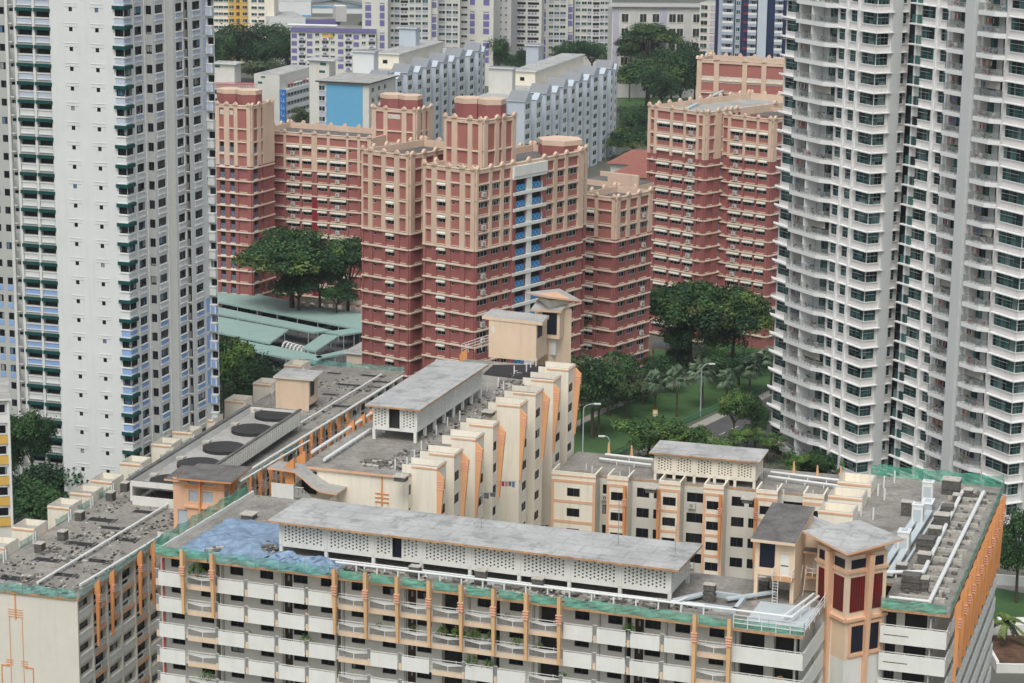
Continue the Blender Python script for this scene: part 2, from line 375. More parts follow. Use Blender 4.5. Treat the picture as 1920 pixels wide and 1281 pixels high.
def stack(F, u, n, z, w, d, h, label, group='stacks of roof slabs', cap=True):
    b = MB(); k = int(h/.13); rr = random.Random(int(u*3+n*11))
    for i in range(k): o = rr.uniform(-.05, .05); b.box(F, u-w/2+o, u+w/2+o, n-d/2-o, n+d/2-o, z+i*.13, z+i*.13+.105, MT['slab_stack'])
    if cap: b.box(F, u-w/2-.05, u+w/2+.05, n-d/2-.05, n+d/2+.05, z+k*.13, z+k*.13+.07, MT['rubble_pale'])
    return b.top('slab_stack', label, 'slab stack', group)
def plant(F, u, n, z, s, label, k=60, m='leaf_pot', pot=True, group='potted plants on the corridors', sx=1.):
    b = MB(); rr = random.Random(int(u*97+z*13)); x0, y0, _ = F.P(u, n, 0)
    if pot: b.tube((x0, y0, z), (x0, y0, z+.3*s), .14*s, MT['pot'], 8, .2*s)
    for i in range(k):
        a = rr.uniform(0, 2*pi); e = rr.uniform(.1, 1.4); r = s*rr.uniform(.15, .75)*sx; c = Vector((x0+r*cos(a)*cos(e)*.9, y0+r*sin(a)*cos(e)*.9, z+.3*s+s*.9*sin(e)*rr.uniform(.4, 1)))
        d = Vector((cos(a), sin(a), rr.uniform(-.5, .8))).normalized()*s*.22; w = d.orthogonal().normalized()*s*.08
        b.face([c-w, c+d*.5-w*.3, c+d, c+d*.5+w], MT[m] if rr.random() < .93 else MT['flower' if i % 3 == 0 else m])
    return b.top('potted_plant', label, 'plant', group)
# ---------- corridors, panels and posts of the front block
b = MB(); COR = 1.45; ZB = 8.0; NF = 8
ops = {}
for k in range(NF):
    zf = ZA-.28-FH*(k+1)
    for i in range(20):
        u = i*bw
        if i in (4, 8, 15): lst = [(u+.2, u+1.1, 'd'), (u+1.2, u+2.8, 'w')]
        elif i in (9, 12): lst = [(u+.5, u+2.7, 'o')]
        elif i >= 18: lst = [(u+.4, u+2.9, 'o')]
        else: lst = [(u+.85, u+2.35, 'w')]
        if i in (1, 5, 10, 14): lst.append((u+2.6, u+3.25, 'o'))
        for a, c, t in lst: ops.setdefault((round(a, 2), round(c, 2)), []).append((zf, t))
st = []
for (a, c), l in ops.items():
    st.append((a, c, [(zf+(1.25 if t == 'w' else .05), zf+(2.25 if t != 'o' else 2.4)) for zf, t in l]))
    for zf, t in l:
        if t == 'w': front.rep('window', tmpl(win, c-a, 1.0, 1, 'frame_dark', 'glass_corr'), FA, a, -COR-.1, zf+1.25, 1.6)
        if t == 'd': front.rep('door', tmpl(door_t, c-a, 2.2), FA, a, -COR, zf+.05, 2.)
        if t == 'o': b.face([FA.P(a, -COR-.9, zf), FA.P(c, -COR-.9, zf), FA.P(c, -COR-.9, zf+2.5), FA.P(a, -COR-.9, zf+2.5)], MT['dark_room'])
FAw = FA.sub(0, -COR)
b.wall(FAw, 0, LA-1.2, ZB, ZA-.28, st, MT['grey_wall'], .9, None)
for i in range(0, 20, 2):   # downpipes and party-wall ribs
    b.box(FAw, i*bw-.28, i*bw-.12, 0, .14, ZB, ZA-.3, MT['ivory_wall']); b.box(FAw, i*bw+.05, i*bw+.12, 0, .1, ZB, ZA-.3, MT['steel'])
for k in range(NF): zf = ZA-.28-FH*(k+1); b.box(FA, .0, LA, -COR+.002, -.02, zf-.18, zf, MT['grey_wall'])
# end walls + rear wall
b.box(FA, 0, .2, -DA, -COR-.01, ZB, ZA-.3, MT['ivory_wall']); b.box(FA, LA-1.2, LA-1, -DA, -COR-.01, ZB, ZA-.3, MT['parapet_white']); b.box(FA, 0, LA-1, -DA, -DA+.2, ZB, ZA-.3, MT['cream_wall'])
b.obj('wall', front.o)
b = MB(); slabroof(b, [FA.xy(-.1, .35), FA.xy(LA+.05, .35), FA.xy(LA+.05, -DA), FA.xy(8, -DA), FA.xy(8, -23), FA.xy(-.1, -23)], ZA, .28, 'roof_screed'); b.obj('roof', front.o)
b = MB(); b.prism([FA.xy(-.15, -23), FA.xy(-.15, 0), FA.xy(.1, 0), FA.xy(.1, -23)], ZA, ZA+.45, MT['white_paint'], MT['white_paint']); b.prism([FA.xy(.2, -23), FA.xy(.2, -15), FA.xy(7.8, -15), FA.xy(7.8, -23)], ZB, ZA-.3, MT['ivory_wall']); b.obj('annex_wall', front.o)
Wrow = {0: {0, 2, 3, 4, 5, 13, 14, 15, 16}, 1: {0, 2, 3, 4, 5, 13, 14, 15, 16}}
Wlow = {0, 2, 3, 4, 5, 7, 8, 10, 11, 13, 14, 15, 16}
for k in range(NF):
    zf = ZA-.28-FH*(k+1)
    for i in range(18):
        W_ = i in (Wrow.get(k, Wlow)); u = i*bw
        if W_:
            front.rep('parapet_panel', tmpl(panel_t, bw-.45), FA, u+.22, .12, zf-.3, 5.)
            front.rep('gate', tmpl(gate_t, .4), FA, u-.2, 0, zf, .5)
        else: front.rep('railing', tmpl(rail_t, bw), FA, u, -.05, zf-.4, 4.9)
    # wrap-round parapet at the right corner
    b = MB(); m = MT['parapet_white']; b.box(FA, 18*bw+.1, LA+.1, 0, .12, zf-.4, zf+1.2, m)
    G = FA.sub(LA+.1, 0, 90); b.box(G, -.12, 9.5, -.12, 0, zf-.4, zf+1.2, m); r = MT['rail_white']
    b.box(FA, 18*bw+.1, LA+.1, .02, .1, zf+1.33, zf+1.39, r); b.box(G, -.05, 9.5, -.1, -.02, zf+1.33, zf+1.39, r)
    for q in range(5): u = 18*bw+.3+q*(LA-18*bw-.5)/4; b.box(FA, u, u+.06, .03, .09, zf+1.2, zf+1.33, r)
    b.obj('corner_parapet', front.o)
for i, m in ((1, 'ochre_post'), (2, 'ochre_post'), (6, 0), (7, 0), (8, 0), (9, 0), (10, 0), (11, 0), (12, 0), (13, 0)):
    front.rep('post', tmpl(post_t, 6.9, 'ochre_post'), FA, i*bw, .62, ZA-5.75, 4.)
for i in (17, 18): front.rep('post', tmpl(post_t, 11.5, 'ochre_post'), FA, i*bw, .62, ZA-10.35, 6.)
b = MB()
for k in range(NF): zf = ZA-.28-FH*(k+1); b.tube(FA.P(.55, -.25, zf), FA.P(.55, -.25, zf+2.5), .09, MT['red_paint'], 8)
b.obj('standpipe', front.o)
# nets and pipes along the eaves
netting(FA, 0, 6.0, .38, ZA, ZA+1.15, front.o, 'net_green'); netting(FA, 6, 19.6, .38, ZA-.1, ZA+1.2, front.o, 'net_teal')
for i in range(6, 13): netting(FA, i*bw+.35, (i+1)*bw-.35, .34, ZA-.05, ZA+.95, front.o, 'net_green')
netting(FA, 13*bw+.3, 17*bw-.3, .34, ZA-.05, ZA+1.05, front.o, 'net_green'); netting(FA, 17*bw+.3, 18*bw-.3, .34, ZA-.05, ZA+.95, front.o, 'net_green'); netting(FA, 18*bw+.2, LA, .1, ZA, ZA+1., front.o, 'net_green')
GL = FA.sub(0, -23, -90); netting(FA.sub(-.1, -22, -90), 0, 22, 0, ZA+.4, ZA+1.7, front.o, 'net_green')
b = MB(); r = MT['rail_white']     # guard rail round the right corner
G = FA.sub(LA+.1, .2, 90)
for F_, a0, a1 in ((FA, 18*bw+.2, LA+.1), (G, 0, 11.)):
    n = .2 if F_ is FA else 0
    for h in (.45, .85, 1.25): b.box(F_, a0, a1, n-.03, n+.03, ZA+h, ZA+h+.06, r)
    k = 5
    for q in range(k+1): u = a0+(a1-a0)*q/k; b.box(F_, u-.035, u+.035, n-.035, n+.035, ZA, ZA+1.31, r)
b.obj('guard_rail', front.o)
pipe_run(FA, [(19.4, -1.7), (60, -2.3)], ZA+.85, .12, 'roof_pipe', front.o); pipe_run(FA, [(17.5, -3.1), (57.5, -3.4)], ZA+.6, .09, 'roof_pipe', front.o)
pipe_run(FA, [(60, -2.3), (66.5, -2.4)], ZA+.85, .12, 'roof_pipe', front.o); pipe_run(FA, [(54.8, -2.0), (55.5, -4.2)], ZA+.85, .12, 'roof_pipe', front.o)
pipe_run(FA, [(65.5, -2.2), (66.8, -10)], ZA+.8, .13, 'roof_pipe', front.o); pipe_run(FA, [(66.3, -2.4), (67.4, -9.5)], ZA+.8, .13, 'roof_pipe', front.o)
th1 = tankhouse(FA.sub(11.9, -4.3), 42.0, 6.9, ZA, 2.45, 8, 'tank_room', 'longest pierced white tank room, under a pale stained flat roof on the foreground block', door=2, over=.95, leg=1.15)
# dust-grey ducts and trays on the roof beyond the tank room
b = MB(); m = MT['duct_blue']
for u0, u1, n0, n1, h in ((55.6, 60.6, -4.2, -3.8, .5), (56.2, 60, -8.2, -7.8, .5), (60.2, 60.6, -8, -3.6, .5), (33, 38.5, -3.9, -3.3, .35), (27.5, 31.5, -3.9, -3.4, .3)): b = MB(); b.box(FA, u0, u1, n0, n1, ZA, ZA+h, m); b.obj('cable_duct', front.o)
for G, u0, u1, w in ((FA.sub(59, -6.2, 45), 0, 5.5, .3), (FA.sub(55.2, -5.0, 55), -1.5, 2.5, .4)): b = MB(); b.box(G, u0, u1, -w, w, ZA+.4, ZA+.6, m); b.obj('cable_duct', front.o)
b = MB(); b.box(FA, 55.8, 60.2, -7.6, -4.4, ZA-.0, ZA+.06, MT['rubble']); b.box(FA, 62, 68, -8, -.6, ZA+.02, ZA+.1, MT['duct_blue']); b.obj('roof_patch', front.o)
# blue sheets: heaped tarpaulins
def tarp(F, u0, u1, n0, n1, z, name, label, hh, seed, m='tarp_blue', sink=0):
    rr = random.Random(seed); k, l = 44, 32; b = MB(); ph = [rr.uniform(0, 6) for _ in range(6)]
    def hz(i, j):
        x, y = i/k, j/l; e = min(x, 1-x, y, 1-y)*4; e = min(1, e)
        return z+.06+hh*e*(.45+.3*sin(5*x+ph[0]+3*y)+.25*sin(9*y+ph[1]-4*x)+.12*abs(sin(15*x+9*y+ph[2])))+.10*abs(sin(14*x-9*y+ph[3]+2*sin(5*y)))+.05*sin(29*y+17*x+ph[4])
    g = [[F.P(u0+(u1-u0)*i/k+.25*sin(j*.9+ph[4]), n0+(n1-n0)*j/l+.22*sin(i*.8+ph[5]), hz(i, j)) for j in range(l+1)] for i in range(k+1)]
    for i in range(k):
        for j in range(l): b.face([g[i][j], g[i+1][j], g[i+1][j+1], g[i][j+1]], MT[m])
    o = b.top(name, label, 'tarpaulin', 'blue sheets on the foreground roof')
    for p in o.data.polygons: p.use_smooth = True
tarp(FA, 1.5, 11.4, -13.5, -.9, ZA, 'tarpaulin', 'crumpled blue sheet heaped at the left end of the foreground roof', 1.1, 3)
tarp(FA, 11.5, 19.8, -3.9, .1, ZA, 'tarpaulin', 'blue sheet stretched in front of the pierced white tank room behind the teal net', 1.3, 8)
rubble(FA, 10.6, -4.2, ZA, 1.1, 'rubble_pile', 'dark heap of debris between the blue sheets and the first pierced screen', k=50, h=1.6)
rubble(FA, 5.6, -2.4, ZA, 1.0, 'rubble_pile', 'pale debris heap on the blue sheet above the second ochre post', k=30, h=.9)
rubble(FA, 20.6, -1.2, ZA, 1.3, 'rubble_pile', 'broken slabs just right of the blue sheets at the roof edge', k=40, h=.9)
_rl = ['fourth', 'fifth', 'sixth', 'seventh', 'eighth', 'ninth', 'tenth']
for q, u in enumerate((26, 32.5, 38, 43.6, 49, 53.2)):
    rubble(FA, u, -3.5, ZA, .9, 'rubble_pile', ['low rubble under the door of the long pierced tank room', 'rubble strewn between the two white roof pipes left of the middle', 'grey rubble in front of the middle pierced screens', 'rubble under the sixth pierced screen of the long tank room', 'rubble before the seventh pierced screen of the long tank room', 'rubble by the right end of the long pierced tank room'][q], k=26, h=.4)
for q, (u, n, h) in enumerate(((27.6, -2.9, 1.1), (34.6, -3.0, 1.5), (40.6, -3.1, 1.4), (53.6, -2.6, .9), (57.3, -6.1, 1.9), (61.5, -11, 1.4))):
    stack(FA, u, n, ZA, 1.1, .8, h, ['low slab stack by the dark door of the long tank room', 'slab stack against a pier under the middle pierced screens', 'slab stack right of the middle beside the roof pipe', 'pale-capped slab stack at the right end of the roof pipe', 'tall dark slab stack on the grey patch right of the long tank room', 'dark slab stack left of the hooded machine room'][q])
# machine room with dark louvre, raised on posts
mr = T('lift_machine_room', 'peach lift machine room on posts with a lichen grey lean-to roof and white door', 'machine room', (*FA.xy(62.6, -12), ZA))
F = FA.sub(61.1, -8.6); zb = ZA+2.6; zt = ZA+6.0; b = MB(); m = MT['pale_peach']
b.wall(F, 0, 4.0, zb, zt, [(.45, 2.0, [(zb+.75, zt-.15)]), (2.5, 3.45, [(zb+.15, zb+2.4)])], m, .18, None)
E = F.sub(4.0, 0, 90); b.wall(E, 0, 7.8, ZA+.1, zt+.1, [], m); b.box(F, 0, 4, -7.8, -7.6, ZA, zt, m); b.box(F, 0, .15, -7.6, -.02, zb, zt, m); b.box(F, .15, 3.98, -7.6, -.2, zb-.2, zb, m)
b.box(F, 0, .35, -.35, 0, ZA, zb, m); b.box(F, 3.6, 3.99, -.4, 0, ZA, zb, m); b.box(F, .3, 3.6, -4, -3.9, ZA, zb-.2, MT['grey_wall']); b.obj('wall', mr.o)
b = MB(); b.box(F, .45, 2.0, -.17, -.12, zb+.75, zt-.15, MT['louvre_dark']); b.obj('louvre', mr.o)
b = MB(); b.box(F, 2.5, 3.45, -.16, -.1, zb+.15, zb+2.4, MT['white_paint']); o_ = b.obj('door', mr.o); b = MB(); b.box(F, 2.6, 3.35, -.1, -.07, zb+1.1, zb+1.2, MT['frame_dark']); b.obj('handle', o_)
b = MB(); b.box(F, 2.0, 4.0, 0, 1.1, zb-.1, zb+.05, MT['rust_edge']); r = MT['rail_white']
for h in (.5, .95): b.box(F, 2.0, 2.06, 0, 1.1, zb+h, zb+h+.06, r); b.box(F, 3.94, 4.0, 0, 1.1, zb+h, zb+h+.06, r); b.box(F, 2.9, 4.0, 1.05, 1.1, zb+h, zb+h+.06, r)
for u in (2.03, 2.9, 3.97): b.box(F, u-.03, u+.03, 1.04, 1.1, zb, zb+1.0, r)
b.obj('landing', mr.o); b = MB()
for u in (2.15, 2.65): b.tube(F.P(u, 1.15, ZA), F.P(u, 1.15, zb), .035, r, 5)
for i in range(8): b.tube(F.P(2.15, 1.15, ZA+.3*i+.2), F.P(2.65, 1.15, ZA+.3*i+.2), .025, r, 5)
b.obj('ladder', mr.o); b = MB()
lo = [F.P(u, n, zt+(.1 if n > -1 else 1.35)) for u, n in ((-.3, .75), (4.1, .75), (4.1, -8.1), (-.3, -8.1))]; b.hexa(lo, [(x, y, z+.3) for x, y, z in lo], MT['pale_peach'], MT['roof_lichen']); b.obj('roof', mr.o)
b = MB(); b.face([E.P(0, .005, zt), E.P(7.8, .005, zt), E.P(7.8, .005, zt+1.25), E.P(0, .005, zt+.15)], MT['pale_peach']); b.obj('gable', mr.o)
# ---------- louvred lift tower (turned 45 degrees)
tw = T('lift_tower', 'peach and white lift tower with dark red louvres under a flared grey roof', 'lift tower', (*FA.xy(70, -11.8), 0))
ct = FA.xy(70.15, -11.45); hs = 2.42; zt = 37.6
def twpts(h, rot=45, c=ct, F=FA): return [(c[0]+h*1.4142*cos(F.a+radians(a)), c[1]+h*1.4142*sin(F.a+radians(a))) for a in (-85, 5, 95, 185)]
pt = twpts(hs); F1, L1 = fr2(pt[3], pt[0]); F2, L2 = fr2(pt[0], pt[1]); b = MB(); pe = MT['peach']; wp = MT['white_paint']; pp = MT['pale_peach']
b.prism(pt, 0, 27.0, wp); b.obj('shaft', tw.o); b = MB(); b.prism(pt, 27.0, zt, pp); b.obj('head', tw.o)
b = MB(); bb = MB(); tr = MB()
for F_, L in ((F1, L1), (F2, L2)):
    for a, c in ((.3, .45*L), (.56*L, L-.5)):
        a += .1; b.box(F_, a, c, .0, .05, 31.9, 35.4, MT['louvre_red']); b.box(F_, a, c, 0, .05, 36.3, 37.2, MT['louvre_dark'])
        n_ = 6
        for i in range(n_): u = a+(c-a)*(i+.5)/n_; b.box(F_, u-.03, u+.03, .05, .09, 31.9, 35.4, MT['door_brown'])
    tr.box(F_, -.15, L+.15, 0, .3, 31.0, 31.3, pe); tr.box(F_, -.12, L+.12, .0, .2, 35.9, 36.15, pe)
    lo = [F_.P(u, n, 18) for u, n in ((L/2-.16, .25), (L/2+.16, .25), (L/2+.16, 0), (L/2-.16, 0))]; hi = [F_.P(u, n, zt) for u, n in ((L/2-.3, .75), (L/2+.3, .75), (L/2+.3, 0), (L/2-.3, 0))]; tr.hexa(lo, hi, pe)
for a, c in ((.7, L2/2-.2), (L2/2+.2, L2-.75)): bb.box(F2, a, c, .02, .06, 27.7, 30.4, MT['louvre_dark'])
for u0, u1, z0, z1 in ((.4, L2-.45, 27.3, 27.6), (.4, L2-.45, 30.45, 30.75), (.4, .65, 27.6, 30.45), (L2-.7, L2-.45, 27.6, 30.45)): tr.box(F2, u0, u1, .0, .16, z0, z1, pe)
for i in range(3): tr.box(F2, L2/2-.9, L2/2+.9, .0, .32, 17.9+i*.5, 18.15+i*.5, MT['pink_band'])
tr.box(F2, L2/2-.75, L2/2+.75, .0, .06, 8, 17.7, MT['pink_band'])
b.obj('louvre', tw.o); bb.obj('louvre', tw.o); tr.obj('trim', tw.o)
b = MB(); r2 = twpts(3.5); lo = [(r2[0][0], r2[0][1], zt+.6), (r2[1][0], r2[1][1], zt+1.1), (r2[2][0], r2[2][1], zt+1.1), (r2[3][0], r2[3][1], zt+1.0)]
b.hexa(lo, [(x, y, z+.22) for x, y, z in lo], MT['peach'], MT['roof_slab_pale']); b.prism(twpts(2.2), zt, zt+.75, MT['peach']); b.obj('roof', tw.o)
# white stair shaft and lean-to beside the tower
b = MB(); F = FA.sub(64.3, -13.2); b.box(F, 0, 3.6, -5, 0, ZA-.02, ZA+5.2, pp); lo = [F.P(u, n, ZA+(5.2 if u < 3 else 5.2)) for u, n in ((0, 0), (3.6, 0), (3.6, -5), (0, -5))]; hi = [F.P(u, n, ZA+(6.4 if u < 3 else 5.3)) for u, n in ((0, 0), (3.6, 0), (3.6, -5), (0, -5))]; b.hexa(lo, hi, pp, MT['roof_slab_pale']); b.obj('link_wall', tw.o)
b = MB(); b.box(F, 1.2, 2.7, 0, 1.4, ZA+1.7, ZA+1.9, MT['rust_edge']); b.box(F, .9, 3.0, 0, 1.5, ZA+4.3, ZA+4.5, MT['rust_edge'], MT['roof_lichen']); b.box(F, 1.7, 2.5, 0, .05, ZA+1.9, ZA+4.0, wp)
for h in (.4, .85): b.box(F, 1.2, 2.7, 1.34, 1.4, ZA+1.9+h, ZA+1.95+h, r); b.box(F, 1.2, 1.26, 0, 1.4, ZA+1.9+h, ZA+1.95+h, r)
for u in (1.23, 1.9, 2.67): b.box(F, u-.03, u+.03, 1.34, 1.4, ZA+1.9, ZA+2.8, r)
for u in (.7, 1.1): b.tube(F.P(u, 1.8, ZA), F.P(u+.2, 1.3, ZA+3.0), .035, r, 5)
b.obj('landing', tw.o)
b = MB(); b.box(FA, LA-.95, LA+1.2, -13.5, -9.4, 6, ZA-.3, wp); b.box(FA, LA+.15, LA+1.9, -9.6, -9.3, ZA-.3, ZA+.1, pe); b.obj('stair_shaft', front.o)
# people and plants on the corridors
PL = [(1.3, 0, 'bushy plant leaning over the railing between the first two ochre posts', 1.1, 90), (1.6, 4, 'climbing plant at the left end railing, four floors below the roof', .9, 50),
 (4.95, 0, 'small cactus cluster beside the corridor door under the blue sheet', .5, 30), (4.9, 2, 'trailing green plant between two white panels on the third floor down', .8, 60), (2.98, 2, 'small leafy plant squeezed between the white panels three floors down', .55, 40),
 (7.3, 1, 'spindly potted plant behind the railing, two floors down, left of the dense row of plants', .5, 40), (8.4, 1, 'potted plant by a brown door two floors down', .6, 40), (9.3, 1, 'tall dark plant at the start of the dense corridor garden', .8, 80), (9.8, 1, 'dense leafy shrub in the corridor garden two floors down', .9, 110), (10.3, 1, 'wide leafy shrub in the middle of the corridor garden', .9, 110),
 (10.8, 1, 'bright green plant at the right of the corridor garden', .8, 80), (11.6, 1, 'round leafy plant behind the fourth ochre post from the right group', .7, 60), (12.3, 1, 'low plant at the end of the corridor garden beside the last post of the group', .55, 50), (10.2, 2, 'spiky fan-leaved plant rising over the white panel below the corridor garden', .9, 60), (10.75, 2, 'second spiky fan-leaved plant over the panel below the corridor garden', .8, 60),
 (13.0, 2, 'hanging leafy plant just under the foot of the last ochre post of the group', .6, 50), (15.0, 0, 'pink flowering plant hanging between two white panels on the top floor', .8, 80), (15.4, 0, 'small round shrub behind the top right white panels', .4, 40), (11.3, 0, 'row of pots on the top floor corridor behind the railing', .45, 40), (7.8, 0, 'spiky pot plant on the top corridor between the first posts of the long group', .45, 30)]
for i, k, lab, s, n in PL: plant(FA, i*bw, -.3, ZA-.28-FH*(k+1)+.8, s*1.25, lab, n*2)
plant(FA, 19.4*bw, -.4, ZA-.28-FH*2+.3, .9, 'yellow and orange flowering plant in the right corner balcony', 120, 'flower_yel' if 'flower_yel' in MT else 'leaf_pot')
def person(F, u, n, z, label, skin=(.42, .25, .17), cloth=None):
    b = MB(); sk = MT['skin']; x, y, _ = F.P(u, n, 0); V = lambda du, dn, dz: F.P(u+du, n+dn, z+dz)
    ring = [(0, .13, .08), (.45, .12, .09), (.75, .11, .10), (.95, .155, .11), (1.2, .17, .12), (1.4, .19, .11), (1.5, .07, .06), (1.56, .055, .055), (1.6, .075, .08), (1.7, .085, .10), (1.78, .07, .085), (1.81, .02, .03)]
    R_ = [[V(a*cos(2*pi*i/10), c*sin(2*pi*i/10), h) for i in range(10)] for h, a, c in ring]
    for i in range(len(R_)-1):
        for j in range(10): b.face([R_[i][j], R_[i][(j+1) % 10], R_[i+1][(j+1) % 10], R_[i+1][j]], sk)
    for s in (-1, 1): b.tube(V(s*.19, 0, 1.38), V(s*.25, .05, 1.1), .05, sk, 7, .04); b.tube(V(s*.25, .05, 1.1), V(s*.12, .3, 1.03), .04, sk, 7, .03)
    o = b.top('person', label, 'person'); h = MB()
    for j in range(8): a0, a1 = 2*pi*j/8, 2*pi*(j+1)/8; h.face([V(.09*cos(a0), .1*sin(a0)-.02, 1.72), V(.09*cos(a1), .1*sin(a1)-.02, 1.72), V(0, -.02, 1.85)], MT['hair'])
    h.face([V(-.09, -.08, 1.6), V(.09, -.08, 1.6), V(.09, -.1, 1.75), V(-.09, -.1, 1.75)], MT['hair']); h.obj('hair', o)
mat('skin', (.42, .26, .18), rough=.6, var=.05); mat('hair', (.02, .015, .012), rough=.5)
person(FA, 4.93*bw, -.3, ZA-.28-FH*2-.0, 'bare chested person leaning on the gate between two white panels on the second corridor')
# aerials on the tank-room roof
for q, (u, n, h) in enumerate(((32.4, -9, 4.2), (47, -9, 4.6), (53.2, -8, 3))) :
    b = MB(); x, y, _ = FA.P(u-0, n, 0); z = ZA+3.85
    b.tube((x, y, z), (x, y, z+h), .035, MT['steel'], 5)
    for i in range(3): a = i*2.1; b.tube((x, y, z+h*.25), (x+1.6*cos(a), y+1.6*sin(a), z), .015, MT['steel'], 4)
    for i in range(4): b.tube((x-.5, y, z+h-.2-i*.3), (x+.5, y+.1, z+h-.2-i*.3), .015, MT['steel'], 4)
    b.top('aerial', ['thin aerial mast standing left of centre on the long tank-room roof', 'tall thin aerial mast in the middle of the long tank-room roof', 'shorter aerial mast towards the right on the long tank-room roof'][q], 'aerial', 'aerials on the tank-room roof', loc=(x, y, z))
# =====================================================  MIDDLE BLOCK: comb-shaped right side
FM, _ = fr2(at(819, 874, 33.2), at(1066, 690, 33.2)); LM = _+4.5       # u runs away from camera, n outward to the right
mid = T('stepped_block', 'tall cream block at the centre, its right side stepped in bays with orange fins', 'apartment block', (*FM.xy(25, -7), 0))
ZM = 32.0; ZBm = 8.0; cw = MT['cream_wall']; WM = 13.0; PB = 3.1   # bays project 3.1 m, wall behind them at n=-3.1
boxes = []
for px, py, qx, qy in ((819, 874, 835, 861), (854, 850, 868, 838), (892, 820, 908, 808), (922, 795, 939, 787), (978, 758, 990, 747), (1006, 736, 1020, 725), (1038, 711, 1051, 700), (1066, 690, 1079, 680)):
    boxes.append((lc(FM, px, py, 33.2)[0], lc(FM, qx, qy, 33.2)[0]))
b = MB(); fl = [ZM-.6-FH*k for k in range(9)]
def bay_side(t, G, L, zs, kind, fin=True, b=None):
    """side of one bay: one column of windows in a recessed strip"""
    wz = [(z-FH+1.0, z-FH+2.15) for z in zs]
    a, c = (max(.9, L*.40), L-.15) if fin else (.2, L*.62)
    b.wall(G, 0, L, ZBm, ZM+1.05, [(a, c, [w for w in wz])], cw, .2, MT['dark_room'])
    for z0, z1 in wz: t.rep('window', tmpl(win, c-a, z1-z0, 1, 'frame_dark', 'glass_dark'), G, a, -.06, z0, (c-a))
def fin_t(b, h):
    """orange tapered fin with a peaked cap"""
    m = MT['fin_orange']; lo = [(0, 0, 0), (.2, 0, 0), (.2, .0, 0.01), (0, .0, 0.01)]
    P = [(0, 0), (-.2, 0), (-.9, h-.6), (-.1, h+.2), (0, h+.2)]
    b.hexa([(0, y, z) for y, z in P], [(.38, y, z) for y, z in P], m)
    for i in range(4): b.box(LOC, -.05, .43, .02, .9, h-1.0-.3*i, h-.92-.3*i, MT['pink_band'])
for i, (u0, u1) in enumerate(boxes):
    u1 = max(u1, u0+2.2); zt = ZM+1.05
    E = FM.sub(u0, -PB, -90)                      # front face of the bay: looks at the camera
    E = FM.sub(u0, -PB-.0, -90)
    b.wall(E, 0, PB, ZBm, zt, [], cw); S_ = FM.sub(u0, 0); bay_side(mid, S_, u1-u0, fl, 0, i % 2 == 0, b)
    bk = FM.sub(u1, 0, 90); b.wall(bk, 0, PB, ZBm, zt, [], cw)
    # open box parapet on top
    R0, R1 = FM.sub(u0, -PB-1.4), 0
    for a0, a1, n0, n1 in ((u0, u0+.15, -PB-1.2, 0), (u1-.15, u1, -PB-1.2, 0), (u0+.15, u1-.15, -.15, 0)): b.box(FM, a0+.002, a1-.002, n0, n1-.002, ZM, zt+.0, cw, MT['roof_slab_pale'])
    b.box(FM, u0+.15, u1-.15, -PB-1.2, -.15, ZM+.05, ZM+.3, MT['tar' if i in (5, 6) else 'roof_old'])
    for G, L in ((E, PB), (S_, u1-u0)): b.box(G, -.06 if G is S_ else 0, L+.06, 0, .08, ZM+.72, ZM+.9, MT['peach'])
    mid.rep('fin', tmpl(fin_t, 9.2), FM, u0-.02 if i % 2 == 0 else u1-.4, 0, ZM-8.9, 3)
    nx = boxes[i+1][0] if i < 7 else LM
    # recess wall behind
    if nx-u1 > .3:
        G = FM.sub(u1, -PB); L = nx-u1; a = L*.25; c = min(L-.2, a+1.5)
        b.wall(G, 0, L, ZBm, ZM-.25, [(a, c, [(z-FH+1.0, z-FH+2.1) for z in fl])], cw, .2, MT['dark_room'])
        for z in fl: mid.rep('window', tmpl(win, c-a, 1.1, 1, 'frame_dark', 'glass_dark'), G, a, -.06, z-FH+1., 1)
# gable facing the camera with the orange cross ornament, and left long side
ug = boxes[0][0]-1.2; E = FM.sub(ug, -WM-PB+.0, -90)
b.wall(E, 0, WM, ZBm, ZM-.25, [], cw); G = FM.sub(ug, -PB); b.wall(G, 0, boxes[0][0]-ug, ZBm, ZM-.25, [(.25, .95, [(z-FH+1.0, z-FH+2.2) for z in fl])], cw, .2, MT['dark_room'])
for z in fl: mid.rep('window', tmpl(win, .7, 1.2, 0, 'frame_white' if z in fl[1:3] else 'frame_dark', 'glass_dark'), G, .25, -.03, z-FH+1, .8)
Lf = FM.sub(LM, -WM-PB, 180); st = []
for j in range(int((LM-ug)/3.3)): st.append((j*3.3+.5, j*3.3+2.7, [(z-FH+1.1, z-FH+2.3) for z in fl]))
b.wall(Lf, 0, LM-ug, ZBm, ZM-.25, st, MT['ivory_wall'], .3, MT['dark_room']); bk = FM.sub(LM, -PB, 90); b.wall(bk, 0, WM, ZBm, ZM-.25, [], cw)
b.obj('wall', mid.o)
b = MB(); slabroof(b, [FM.xy(ug-.3, -PB+.0), FM.xy(LM+.3, -PB+.0), FM.xy(LM+.3, -WM-PB-.4), FM.xy(ug-.3, -WM-PB-.4)], ZM, .3, 'roof_screed', 'peach'); b.obj('roof', mid.o)
b = MB(); c = WM-3.2
b.box(E, c-.09, c+.09, 0, .08, ZM-3.9, ZM-.3, MT['orange'])
for i in range(3): b.box(E, c-.85, c+.85, 0, .1, ZM-3.5+i*.5, ZM-3.38+i*.5, MT['orange'])
for s in (-1, 1): b.box(E, c+s*.75-.025, c+s*.75+.025, 0, .03, ZBm, ZM-3.5, MT['orange'])
b.obj('ornament', mid.o)
